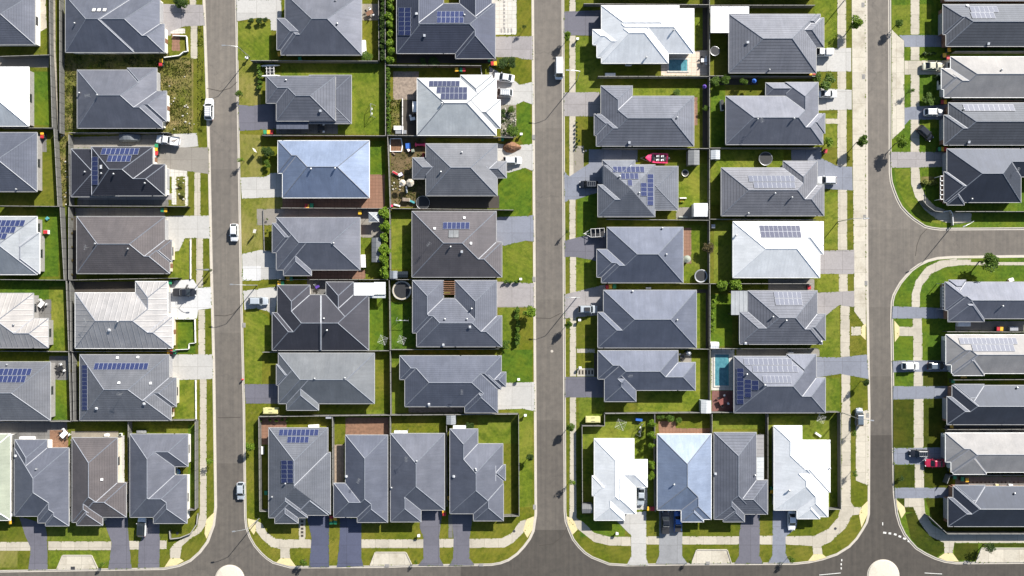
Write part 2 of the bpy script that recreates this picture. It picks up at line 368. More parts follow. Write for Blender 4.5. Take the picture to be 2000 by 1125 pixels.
for x0, y0, x1, y1, z, m in [  # darker sheets stepping down the frame, standing in for light falloff
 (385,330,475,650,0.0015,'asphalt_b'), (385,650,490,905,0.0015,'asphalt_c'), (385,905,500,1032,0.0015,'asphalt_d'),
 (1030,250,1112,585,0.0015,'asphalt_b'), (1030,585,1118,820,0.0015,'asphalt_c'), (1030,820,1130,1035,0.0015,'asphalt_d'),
 (1680,448,1850,600,0.0015,'asphalt_b'), (1680,600,1765,735,0.0015,'asphalt_c'), (1680,735,1765,850,0.0015,'asphalt_d'), (1680,850,1775,1020,0.0015,'asphalt_dim'), (1850,440,2620,505,0.0015,'asphalt_b'),
 (-900,1032,900,1190,0.0030,'asphalt_d'), (900,1035,1400,1190,0.0030,'asphalt_dim'), (1400,1020,2900,1190,0.0035,'asphalt_dim')]:
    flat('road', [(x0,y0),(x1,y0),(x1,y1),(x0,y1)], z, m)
BLOCKS = {
 1: [(-500,-400),(396,-400),(398,0),(403,150),(408,300),(412,500),(417,700),(421,990),(417,1025),(405,1058),(390,1078),(372,1094),(350,1104),(321,1110),(0,1115),(-500,1120)],
 2: [(460,-400),(1040,-400),(1040,0),(1043,500),(1046,1004),(1041,1037),(1034,1052),(1023,1067),(1010,1081),(993,1093),(977,1099),(960,1102),(814,1104),(750,1106),(567,1107),(534,1098),(522,1090),(510,1079),(498,1065),(489,1049),(482,1030),(480,1010),(477,790),(471,530),(467,290),(462,0)],
 3: [(1100,-400),(1691,-400),(1691,0),(1693,560),(1697,800),(1696,1004),(1692,1020),(1684,1034),(1673,1051),(1658,1067),(1634,1082),(1607,1091),(1580,1097),(1553,1100),(1340,1101),(1223,1103),(1190,1101),(1157,1088),(1143,1079),(1131,1067),(1120,1053),(1113,1037),(1106,1018),(1104,998),(1102,500),(1100,0)],
 4: [(1737,-400),(2600,-400),(2600,446),(2000,446),(1836,447),(1820,445),(1807,442),(1784,427),(1772,416),(1761,404),(1753,389),(1746,371),(1741,355),(1739,337),(1738,0)],
 5: [(2600,501),(2600,1098),(2000,1098),(1867,1099),(1846,1096),(1827,1090),(1808,1081),(1790,1070),(1778,1057),(1767,1043),(1758,1024),(1752,1003),(1747,963),(1745,850),(1744,758),(1742,616),(1743,590),(1746,577),(1751,567),(1759,553),(1769,541),(1781,528),(1795,518),(1812,510),(1831,505),(1859,503),(2000,501)],
}
BASEG = {1: 'lawn_dull', 2: 'lawn_dull', 3: 'lawn_dull', 4: 'lawn_lush', 5: 'lawn_lush'}
for k, pts in BLOCKS.items():
    q = poly_px(pts, 0)
    mb = MB(); g = inset(q, -0.38)
    mb.face([(x, y, 0.006) for x, y in (g if area(g) > 0 else g[::-1])]); o = mb.build('gutter_strip', M['kerb_concrete']); o['kind'] = 'structure'
    mb = MB(); mb.prism(q if area(q) > 0 else q[::-1], -0.04, 0.12); o = mb.build('kerb', M['kerb_concrete']); o['kind'] = 'structure'
    mb = MB(); g = inset(q, 0.24); mb.face([(x, y, 0.128) for x, y in g]); o = mb.build('lawn', M[BASEG[k]]); o['kind'] = 'stuff'
flat('far_verge', [(-900,1176),(2900,1176),(2900,1600),(-900,1600)], 0.06, 'lawn_dull')

# overlays: z rises 4 mm per layer
GZ = {'grass': 0.134, 'path': 0.140, 'drive': 0.146, 'detail': 0.152}
def rc(x0, y0, x1, y1): return [(x0,y0),(x1,y0),(x1,y1),(x0,y1)]
cnt = [0]
HARD = []
def lay(name, lay_, pts, mat, k='structure', dz=0.0):
    if len(pts) == 4 and not isinstance(pts[0], tuple): pts = rc(*pts)
    cnt[0] += 1
    if lay_ in ('path', 'drive') and mat not in ('weeds','dirt_yard','mulch','gravel_bed'): HARD.append([P(x, y) for x, y in pts])
    return flat(name, pts, GZ[lay_]+dz+(cnt[0] % 7)*0.0006, mat, k)
# --- lawns and beds
for pts, m in [
 ((60,140,97,245),'lawn_lush'), ((72,255,105,400),'lawn_dull'), ((72,405,115,540),'lawn_lush'), ((0,545,128,585),'lawn_lush'), ((96,560,126,683),'lawn_bright'), ((98,740,132,822),'lawn_lush'),
 ((118,105,152,256),'weeds'), ((152,100,330,140),'weeds'), ((306,112,378,262),'weeds'), ((118,258,140,402),'weeds'), ((345,345,362,400),'weeds'),
 ([(337,500),(350,490),(362,466),(372,466),(372,545),(335,545)],'lawn_bright'), ((345,742,382,820),'lawn_bright'), ((348,622,382,690),'lawn_lush'),
 ([(0,1025),(36,1020),(50,1046),(58,1058),(0,1058)],'lawn_dull'), ((95,1026,216,1056),'lawn_bright'), ((96,1076,216,1106),'lawn_bright'), ((0,1075,35,1108),'lawn_dry'), ((368,830,381,990),'lawn_lush'),
 ((465,44,530,118),'lawn_bright'), ((467,118,510,206),'lawn_dry'), ((550,122,750,262),'lawn_bright'), ([(468,262),(509,264),(514,340),(508,346),(471,348)],'lawn_dry'), ([(471,388),(560,382),(552,408),(516,410),(518,486),(505,493),(474,495)],'lawn_dry'),
 ((721,275,752,341),'lawn_lush'), ((702,465,755,540),'lawn_bright'), ((721,575,757,684),'lawn_lush'), ([(479,612),(500,604),(522,616),(530,640),(530,686),(512,688),(512,750),(479,748)],'lawn_bright'), ((733,690,758,800),'lawn_dull'), ((620,800,758,812),'lawn_bright'),
 ((765,415,805,525),'lawn_bright'), ((764,590,812,683),'lawn_lush'), ((764,690,795,808),'lawn_bright'), ([(1009,205),(1020,199),(1036,203),(1038,283),(1022,282),(1009,262)],'lawn_lush'), ([(978,338),(1025,328),(1038,338),(1038,410),(1030,422),(972,424),(972,380)],'lawn_lush'),
 ([(982,480),(1000,470),(1026,470),(1038,480),(1040,552),(980,552)],'lawn_bright'), ((975,600,1014,682),'lawn_bright'), ((980,683,1040,748),'lawn_lush'), ((995,798,1040,990),'lawn_bright'), ((982,815,1012,1005),'lawn_dull'), ((933,815,1012,866),'lawn_bright'),
 ((1125,72,1178,182),'lawn_bright'), ((1125,226,1166,316),'lawn_dull'), ((1235,172,1372,190),'lawn_bright'), ((1355,26,1372,95),'lawn_bright'), ((1127,372,1166,468),'lawn_lush'), ((1320,320,1382,425),'lawn_bright'), ((1335,440,1384,550),'lawn_bright'), ((1125,500,1166,572),'lawn_bright'),
 ((1127,620,1168,684),'lawn_dull'), ((1360,568,1386,680),'lawn_bright'), ((1127,690,1166,735),'lawn_dull'), ((1245,700,1386,806),'lawn_bright'), ((1130,776,1181,832),'lawn_bright'), ((1138,812,1278,1000),'lawn_bright'),
 ((1388,158,1416,287),'lawn_lush'), ((1388,292,1530,400),'lawn_bright'), ((1394,434,1430,550),'lawn_bright'), ((1388,575,1430,676),'lawn_lush'), ((1610,222,1634,288),'lawn_bright'), ((1610,376,1636,486),'lawn_bright'), ((1590,0,1634,94),'lawn_bright'), ((1595,535,1638,570),'lawn_bright'),
 ([(1606,664),(1613,616),(1638,596),(1640,698),(1594,696)],'lawn_bright'), ((1612,738,1640,805),'lawn_bright'), ((1392,808,1500,838),'lawn_bright'), ((1500,812,1640,990),'lawn_bright'), ((1565,815,1636,860),'lawn_bright'),
 ((1795,8,1818,66),'lawn_bright'), ((1742,10,1778,68),'lawn_bright'), ((1800,232,1830,250),'lawn_bright'), ([(1746,330),(1776,330),(1779,365),(1792,396),(1812,415),(1838,432),(1836,438),(1808,432),(1785,416),(1766,394),(1752,368)],'lawn_bright'),
 ((1803,778,1846,873),'lawn_dimmed'), ((1803,622,1850,703),'lawn_lush'), ((1803,725,1850,754),'lawn_dimmed'), ((1744,780,1783,874),'lawn_dimmed'), ((1803,907,1860,952),'lawn_dimmed'), ((1746,908,1786,952),'lawn_dimmed'), ((1753,1000,1786,972),'lawn_dimmed'), ([(1768,1004),(1786,1000),(1797,1022),(1815,1046),(1843,1060),(1844,1076),(1828,1088),(1808,1078),(1790,1066),(1778,1050)],'lawn_dimmed'), ([(1806,972),(1862,972),(1862,1040),(1850,1040),(1822,1018)],'lawn_dimmed'), ((1863,1061,1910,1094),'lawn_dimmed'), ((1917,1061,2100,1068),'lawn_dimmed'), ((1855,1030,2100,1042),'lawn_dimmed'), ((1285,1000,1290,1045),'lawn_bright'), ((1133,1005,1220,1048),'lawn_lush'),
]: lay('lawn', 'grass', pts, m, 'stuff')
for pts, m in [
 ((0,110,96,132),'gravel_bed'), ((152,388,330,402),'dark_pave'), ((138,405,150,545),'mulch'), ((148,406,322,423),'dark_pave'), ((137,550,330,572),'mulch'), ((136,572,148,684),'mulch'),
 ((96,0,108,107),'gravel_bed'), ([(76,0),(90,0),(92,55),(80,62),(76,40)],'path_concrete'), ((72,262,92,297),'dark_pave'), ([(64,585),(101,585),(101,625),(64,625)],'dark_pave'), ((97,695,134,742),'dark_pave'),
 ((502,408,722,440),'drive_brown'), ((703,408,750,464),'drive_brown'), ((600,527,714,545),'brick_pave'), ((552,386,723,407),'brick_pave'), ((721,341,752,407),'brick_pave'), ((600,546,700,576),'dark_pave'),
 ((540,236,660,262),'dark_pave'), ((707,8,740,40),'gravel_bed'), ((768,140,818,195),'timber_grey'), ((786,195,815,264),'mulch'), ((763,268,832,405),'dirt_yard'), ((832,382,975,407),'mulch'), ((764,195,786,265),'weeds'), ((775,104,970,124),'mulch'),
 ((978,205,1008,268),'gravel_bed'), ((505,815,560,868),'brick_pave'), ((675,815,760,850),'deck_brown'), ((650,868,672,990),'deck_grey'), ((798,794,905,806),'timber_grey'), ((876,1005,884,1050),'dark_pave'),
 ((1120,285,1140,345),'gravel_bed'), ((1354,190,1362,245),'brick_pave'), ((1334,445,1350,515),'brick_pave'), ((1330,690,1350,708),'drive_brown'), ([(1291,103),(1384,98),(1384,148),(1291,148)],'cream_pave'), ((1389,682,1434,762),'white_pave'), ((1390,763,1436,806),'deck_red'),
 ((1286,822,1320,848),'brick_pave'), ((1320,836,1390,850),'brick_pave'), ((1372,0,1386,140),'mulch'), ((1372,170,1386,288),'mulch'), ((1350,565,1386,572),'mulch'), ((1378,570,1387,680),'mulch'), ((1438,682,1600,696),'drive_brown'), ((1500,545,1590,568),'drive_brown'),
 ((1240,952,1264,995),'drive_light'), ((960,0,1009,68),'white_pave'), ((98,840,134,875),'deck_brown'), ((140,842,232,856),'gravel_bed'), ((230,850,244,945),'drive_light'), ((1865,627,2000,646),'drive_brown'), ((1865,930,2000,948),'dark_pave'), ((1845,830,2000,845),'dark_pave'),
 ((1320,405,1384,428),'drive_brown'), ((1798,345,1828,358),'weeds'), ((1160,690,1168,735),'mulch'), ((1283,852,1290,990),'mulch'), ((336,62,352,100),'brick_pave'), ((334,56,362,66),'white_pave'), ((0,820,132,860),'dark_pave'),
 ((1390,152,1480,166),'mulch'), ((1545,288,1604,316),'drive_blue'), ((336,340,345,400),'white_pave'), ((328,330,366,345),'white_pave'), ((362,345,368,402),'white_pave'),
]: lay('paving' if m not in ('weeds','dirt_yard','mulch','gravel_bed') else 'garden_bed', 'path', pts, m)
# --- footpaths
PATHS = [
 (371,-60,384,10),(373,49,386,115),(380,337,392,421),(384,465,397,560),(388,605,401,692),(391,740,404,1003),(371,466,375,546),(381,742,385,830),
 (-200,1058,60,1075),(95,1057,218,1074),(252,1056,272,1073),(312,1055,326,1072),
 (608-38,1053,608,1070),(705,1053,827,1070),(858,1052,886,1069),
 (1112,-60,1124,24),(1112,70,1124,181),(1112,227,1124,346),(1112,390,1124,470),(1113,502,1125,575),(1113,620,1125,735),(1113,776,1125,900),
 (1262,1047,1287,1063),(1332,1047,1443,1063),(1483,1046,1509,1063),
 (1635,-60,1652,95),(1635,140,1652,176),(1635,214,1653,325),(1636,369,1654,488),(1638,535,1655,570),(1641,596,1659,698),(1643,731,1660,806),
 (1778,-60,1795,68),(1778,92,1795,118),(1778,146,1795,210),(1778,234,1795,297),
 (1782,622,1800,650),(1783,650,1801,705),(1784,725,1802,755),(1784,778,1803,875),(1786,907,1804,952),
 (1662,638,1682,655),(1752,638,1783,656),(1612,232,1635,242),
]
for r in PATHS: lay('footpath', 'path', r, 'path_concrete')
CURVED = [
 [(391,1003),(404,1003),(404,1022),(392,1040),(372,1052),(356,1066),(352,1090),(333,1090),(332,1073),(340,1062),(362,1048),(384,1032)],
 [(500,1016),(512,1022),(522,1040),(540,1052),(570,1053),(570,1070),(566,1071),(567,1090),(548,1090),(548,1072),(530,1068),(512,1052),(500,1036)],
 [(917,1052),(980,1051),(1000,1040),(1015,1018),(1028,1014),(1036,1022),(1024,1038),(1002,1060),(985,1069),(917,1070)],
 [(1113,900),(1125,900),(1126,1012),(1140,1020),(1160,1040),(1190,1048),(1231,1048),(1232,1066),(1190,1065),(1160,1058),(1130,1034),(1112,1018)],
 [(1643,806),(1661,806),(1661,980),(1668,990),(1682,990),(1682,1004),(1664,1006),(1652,1030),(1622,1058),(1604,1066),(1606,1082),(1588,1082),(1586,1066),(1534,1063),(1534,1047),(1590,1046),(1618,1032),(1636,1010),(1643,985)],
 [(1778,326),(1795,326),(1797,360),(1808,385),(1826,403),(1860,415),(1897,416),(1896,434),(1850,436),(1828,428),(1805,410),(1787,385),(1779,360)],
 [(2600,518),(1875,518),(1845,522),(1820,534),(1800,558),(1796,575),(1796,602),(1780,602),(1780,575),(1788,548),(1808,522),(1835,509),(1868,505),(1868,507),(1896,507),(1896,512),(2600,512)],
 [(1786,972),(1804,972),(1806,1000),(1820,1024),(1850,1043),(2600,1043),(2600,1060),(1863,1060),(1860,1080),(1844,1080),(1843,1060),(1815,1046),(1797,1022),(1787,1000),(1783,990),(1766,990),(1766,973)],
]
for c in CURVED: lay('footpath', 'path', c, 'path_concrete')
for pts in [
 [(1663,-200),(1688,-200),(1688,560),(1668,562),(1666,565),(1668,610),(1690,640),(1692,700),(1690,600),(1690,560),(1688,-200),(1663,-200)],
]: pass
lay('parking_lane', 'path', [(1662,-200),(1689,-200),(1691,560),(1691,640),(1668,608),(1665,300)], 'lane_concrete', dz=0.003)
lay('parking_lane', 'path', [(1671,806),(1695,800),(1695,948),(1671,938)], 'lane_concrete', dz=0.003)
lay('parking_lane', 'path', [(1741,58),(1753,70),(1765,80),(1766,250),(1742,272)], 'lane_concrete', dz=0.003)
for b in [[(112,1111),(123,1084),(180,1084),(192,1110)], [(723,1104),(733,1078),(793,1078),(805,1103)], [(1350,1100),(1360,1073),(1420,1073),(1428,1099)], [(1905,1098),(1916,1070),(2600,1070),(2600,1097)]]:
    lay('parking_bay', 'path', b, 'lane_concrete', dz=0.003)
    bx = [P(x, y) for x, y in b]
for y in [[(322,1107),(333,1090),(352,1090),(360,1095),(345,1103)], [(402,1022),(404,1014),(419,1000),(416,1024),(404,1052),(400,1042)], [(484,1012),(500,1016),(500,1036),(496,1044),(486,1030)], [(548,1090),(567,1090),(578,1105),(562,1104),(540,1098)],
          [(1028,1014),(1043,1008),(1040,1034),(1030,1050),(1022,1036)], [(1107,1008),(1120,1014),(1128,1034),(1118,1044),(1109,1024)], [(1682,990),(1694,978),(1694,1004),(1682,1030),(1677,1004)], [(1588,1082),(1606,1082),(1614,1088),(1590,1095),(1578,1095)],
          [(1681,655),(1690,664),(1690,632),(1681,638)], [(1746,626),(1756,638),(1756,656),(1747,668)], [(1750,975),(1766,990),(1768,1000),(1760,1012),(1752,990)], [(1844,1080),(1860,1080),(1872,1096),(1848,1095),(1832,1088)]]:
    lay('kerb_ramp', 'detail', y, 'yellow_ramp')
# --- driveways
for pts, m in [
 ([(313,8),(397,10),(401,50),(360,52),(334,62),(334,70),(322,70),(313,48)],'drive_pink'),
 ([(140,268),(340,262),(340,288),(140,290)],'drive_brown'), ([(340,262),(385,260),(388,286),(340,290)],'drive_light'), ([(300,288),(408,288),(409,340),(372,335),(330,330),(300,320)],'drive_brown'), ((154,378,336,390),'drive_pink'),
 ([(325,422),(409,421),(411,466),(362,465),(350,490),(337,492),(325,470)],'drive_light'), ([(328,548),(378,546),(388,562),(413,560),(414,602),(388,605),(385,622),(345,622),(328,615)],'drive_white'), ([(330,692),(416,692),(417,740),(345,742),(332,738)],'drive_light'),
 ([(38,1008),(90,1024),(93,1050),(94,1112),(56,1113),(61,1070),(50,1046)],'drive_plum'), ([(200,1008),(250,1008),(252,1050),(258,1110),(212,1111),(219,1060)],'drive_plum'), ([(286,1010),(312,1018),(313,1050),(312,1108),(270,1109),(272,1060),(284,1040)],'drive_plum'),
 ([(462,0),(550,0),(550,60),(530,60),(528,38),(505,35),(463,42)],'drive_light'), ([(466,205),(492,207),(545,200),(545,252),(468,256)],'drive_plum'), ([(470,347),(520,345),(530,338),(551,338),(555,385),(473,388)],'drive_light'),
 ([(473,496),(510,488),(532,492),(556,495),(556,545),(475,547)],'drive_light'), ([(475,568),(537,560),(545,570),(535,622),(524,608),(500,602),(478,605)],'drive_light'), ([(478,750),(562,750),(562,788),(480,788)],'drive_plum'),
 ([(598,1002),(643,1002),(643,1107),(604,1107),(609,1050)],'drive_navy'), ([(664,1008),(706,1015),(706,1090),(710,1105),(658,1107),(664,1050)],'drive_navy'), ([(821,992),(865,992),(858,1048),(859,1090),(867,1104),(817,1104),(827,1090),(827,1050),(820,1030)],'drive_plum'), ([(882,1000),(926,1000),(917,1050),(917,1090),(927,1103),(877,1104),(885,1090),(886,1050)],'drive_plum'),
 ([(966,72),(1041,71),(1041,117),(1020,116),(1010,112),(966,112)],'drive_pink'), ([(955,130),(1005,158),(1015,166),(1041,160),(1042,205),(1022,198),(1008,205),(958,205)],'drive_light'), ([(968,280),(1000,285),(1041,281),(1042,335),(1026,328),(968,345)],'drive_light'), ([(966,424),(1030,422),(1042,420),(1043,472),(1026,470),(985,480),(966,474)],'drive_blue'), ([(968,550),(1043,553),(1043,600),(968,600)],'drive_pink'), ([(968,748),(1044,746),(1045,803),(1020,798),(968,800)],'drive_light'),
 ([(1102,23),(1180,20),(1180,58),(1155,70),(1102,69)],'drive_plum'), ([(1102,181),(1170,180),(1178,228),(1102,227)],'drive_pink'), ([(1102,335),(1112,345),(1150,320),(1150,292),(1245,292),(1245,316),(1180,330),(1180,372),(1124,390),(1112,390),(1103,396)],'drive_blue'),
 ([(1103,470),(1192,448),(1192,510),(1165,510),(1125,502),(1103,502)],'drive_plum'), ([(1103,575),(1183,555),(1183,614),(1125,620),(1103,622)],'drive_pink'), ([(1104,736),(1185,736),(1185,776),(1104,776)],'drive_plum'),
 ([(1215,1002),(1242,1000),(1262,998),(1262,1090),(1267,1103),(1224,1103),(1233,1085),(1232,1045),(1203,1016)],'drive_light'), ([(1287,994),(1333,994),(1332,1085),(1343,1101),(1280,1101),(1287,1085)],'drive_grey'), ([(1450,1000),(1484,1000),(1483,1085),(1490,1100),(1434,1100),(1443,1085),(1443,1045)],'drive_plum'), ([(1509,994),(1560,994),(1555,1030),(1534,1048),(1534,1080),(1543,1099),(1499,1099),(1508,1085)],'drive_blue'),
 ([(1590,96),(1662,94),(1662,140),(1590,140)],'drive_light'), ([(1594,172),(1663,176),(1663,214),(1594,216)],'drive_light'), ([(1590,302),(1636,325),(1664,326),(1665,372),(1590,368)],'drive_blue'), ([(1596,490),(1668,488),(1668,535),(1596,535)],'drive_pink'), ([(1592,572),(1668,568),(1668,600),(1638,596),(1613,616),(1592,612)],'drive_pink'), ([(1590,697),(1640,698),(1693,692),(1696,740),(1640,730),(1590,738)],'drive_blue'),
 ([(1755,69),(1855,69),(1855,92),(1766,92),(1765,80)],'drive_blue'), ([(1766,119),(1860,118),(1860,146),(1766,146)],'path_concrete'), ([(1766,210),(1858,203),(1858,234),(1776,234),(1766,245)],'drive_blue'), ([(1739,297),(1855,297),(1855,326),(1740,328)],'drive_pink'),
 ([(1743,598),(1855,602),(1855,622),(1742,622)],'drive_blue'), ([(1743,704),(1862,704),(1862,725),(1744,727)],'drive_blue'), ([(1744,754),(1860,754),(1860,778),(1744,780)],'drive_blue'), ([(1745,875),(1862,873),(1862,907),(1746,907)],'drive_blue'), ([(1747,952),(1868,952),(1868,972),(1748,973)],'drive_blue'),
]: lay('driveway', 'drive', pts, m)
lay('drying_slab', 'drive', (474,520,510,548), 'drive_white', dz=0.004)
# small pavers and stepping stones
def pavers(boxes, mat, name='stepping_stone'):
    mb = MB()
    for x0, y0, x1, y1 in boxes:
        a = P(x0, y1); b = P(x1, y0); mb.box(a[0], a[1], 0.13, b[0], b[1], 0.175)
    o = mb.build(name, M[mat]); o['kind'] = 'structure'; return o
pavers([(983.0, 2+i*7.2, 986.5, 6+i*7.2) for i in range(8)]+[(978+i*6.5, 56, 981+i*6.5, 64) for i in range(4)], 'wall_grey', 'garden_pavers')
pavers([(588, 1016+i*7, 593, 1020+i*7) for i in range(5)], 'mulch', 'garden_pavers')
pavers([(1130+i*6.2, 723, 1133.5+i*6.2, 731) for i in range(5)], 'mulch', 'garden_pavers')
lay('footpath', 'path', (584,1008,597,1053), 'path_concrete', dz=-0.003)
lay('footpath', 'path', (1127,719,1162,735), 'path_concrete', dz=-0.003)
lay('footpath', 'path', (1127,681,1162,689), 'path_concrete', dz=-0.003)
pavers([(1890+i*8, 940, 1893+i*8, 943) for i in range(13)], 'mulch', 'garden_pavers')
# road markings, drains, manholes, roundabouts
def quad_line(pts, w, z, mat, name):
    mb = MB()
    for a, b in zip(pts[:-1], pts[1:]):
        A = Vector(P(*a)); B = Vector(P(*b)); d = (B-A).normalized(); n = Vector((-d.y, d.x))*w/2
        mb.face([(*(A-n), z), (*(B-n), z), (*(B+n), z), (*(A+n), z)])
    o = mb.build(name, M[mat]); o['kind'] = 'structure'; return o
for a, b in [((1725,1040),(1731,1041)),((1735.5,1041.5),(1740.5,1042)),((1746,1043),(1751,1044.5)),((1755,1047),(1760,1048.5)),((1764,1051),(1769,1053)),((1773,1056),(1777,1058))]:
    quad_line([a, b], 0.42, 0.010, 'line_paint', 'road_marking')
quad_line([(1724,1020),(1724,1026)], 0.2, 0.010, 'line_paint', 'road_marking')
for a in [(1643,1100),(1643,1108),(1644,1092)]: quad_line([a, (a[0], a[1]+4)], 0.25, 0.010, 'line_paint', 'road_marking')
quad_line([(1600,1123),(1642,1119)], 0.15, 0.010, 'line_paint', 'road_marking')
quad_line([(1806,1119),(1840,1121)], 0.15, 0.010, 'line_paint', 'road_marking')
for x, y, lab in [(1685,10,'upper left of the right street'),(1686,150,'beside the concrete lane by the second driveway, right street'),(1688,424,'beside the street lamp of the right street'),(1691,553,'below the white house, right street'),(477,635,'on the east kerb of the left street'),(143,1109,'in the left parking bay'),(756,1104,'in the middle parking bay'),(1382,1099,'in the third parking bay'),(940,1103,'on the bottom kerb of the middle block'),(1043,545,'on the west kerb of the middle street'),(1694,811,'beside the parked dark wagon'),(1886,1098,'below the bottom right corner house'),(1044,990,'near the lower end of the middle street west kerb'),(1042,268,'by the oval lawn of the middle street west kerb')]:
    mb = MB(); c = P(x, y); horiz = y > 1080
    w, h = (0.5, 0.35) if horiz else (0.35, 0.55)
    mb.box(c[0]-w, c[1]-h, 0.0, c[0]+w, c[1]+h, 0.16)
    for i in range(5):
        yy = c[1]-h+0.12+i*(2*h-0.24)/4; mb.box(c[0]-w*0.8, yy-0.03, 0.16, c[0]+w*0.8, yy+0.03, 0.19)
    o = mb.build('drain_grate', M['steel_dark' if x == 143 else 'wall_grey']); tag(o, 'grey storm drain grate '+lab, 'drain', 'storm drains in the kerbs')
def ngon(cx, cy, r, n=40): return [(cx+r*math.cos(2*math.pi*i/n), cy+r*math.sin(2*math.pi*i/n)) for i in range(n)]
for x, y, r, lab in [(449,1132,28,'at the foot of the left street'), (1725,1124,30.5,'at the foot of the right street')]:
    c = P(x, y); rr = r*S; t = thing('roundabout_island', 'round cream concrete traffic island '+lab, 'traffic island', (c[0], c[1], 0))
    mb = MB(); mb.prism(ngon(0, 0, rr+0.15), 0, 0.05); mb.build('apron', M['kerb_concrete'], t)
    mb = MB()
    rings = [(1.0, 0.05), (0.97, 0.16), (0.7, 0.24), (0.35, 0.29), (0.02, 0.31)]
    for (a, za), (b, zb) in zip(rings[:-1], rings[1:]):
        A = ngon(0, 0, rr*a); B = ngon(0, 0, rr*b)
        for i in range(40): j = (i+1) % 40; mb.face([(*A[i], za), (*A[j], za), (*B[j], zb), (*B[i], zb)])
    mb.build('dome', M['cream_concrete'], t)
for x, y, lab in [(1078,686,'in the middle street'),(347,1041,'in the left corner footpath'),(1004,1037,'in the footpath of the middle corner'),(1631,1032,'in the footpath of the right corner')]:
    c = P(x, y); zb = 0.004 if x == 1078 else 0.146; mb = MB(); mb.prism(ngon(c[0], c[1], 0.32, 16), zb, zb+0.02); mb.prism(ngon(c[0], c[1], 0.22, 16), zb+0.02, zb+0.03)
    tag(mb.build('manhole_cover', M['steel_dark' if x != 1078 else 'kerb_concrete']), 'small round manhole cover '+lab, 'manhole cover')
# dark lines on the roads, the bent ones painting in street lamp shadows
for pts in [[(403,172),(430,178),(450,172),(463,160)],[(419,616),(440,617),(455,613),(470,597)],[(1046,621),(1075,622),(1095,612)],[(1023+30,1066),(1080,1062),(1098,1048),(1108,1030)],[(1811,446),(1798,460),(1791,478),(1788,500)],[(470,815),(425,816)]]:
    quad_line(pts, 0.14, 0.008, 'mulch', 'road_shadow_seam')

# grass creeping over the edges of paths and driveways
def inside(q, x, y):
    c = False; n = len(q)
    for i in range(n):
        (x0, y0), (x1, y1) = q[i], q[(i+1) % n]
        if (y0 > y) != (y1 > y) and x < (x1-x0)*(y-y0)/(y1-y0)+x0: c = not c
    return c
def creep():
    rnd = random.Random(11); mb = MB(); bb = [(min(a for a, _ in q), min(b for _, b in q), max(a for a, _ in q), max(b for _, b in q)) for q in HARD]
    for q in HARD:
        if area(q) < 0: q = q[::-1]
        for i in range(len(q)):
            A = Vector(q[i]); B = Vector(q[(i+1) % len(q)]); L = (B-A).length
            if L < 0.4 or abs(A.x) > 135 or abs(A.y) > 80: continue
            d = (B-A)/L; n = Vector((d.y, -d.x)); m = A+(B-A)/2+n*0.5
            for _ in range(int(L*3.2)):
                t = rnd.random()
                if math.sin(t*L*1.7+A.x)+rnd.gauss(0, 0.7) < 0.1: continue
                c = A+d*t*L+n*rnd.uniform(-0.10, 0.05); o = c+n*0.35
                if any(b[0] < o.x < b[2] and b[1] < o.y < b[3] and inside(h, o.x, o.y) for b, h in zip(bb, HARD)): continue
                s = rnd.uniform(0.06, 0.17); a = rnd.uniform(0, 6.28); z = 0.16
                mb.face([(c.x+s*1.5*math.cos(a), c.y+s*1.5*math.sin(a), z), (c.x+s*math.cos(a+2.2), c.y+s*math.sin(a+2.2), z+0.03), (c.x+s*math.cos(a+4.1), c.y+s*math.sin(a+4.1), z+0.01)])
    o = mb.build('edge_grass', M['leaf_edge']); o['kind'] = 'stuff'
creep()

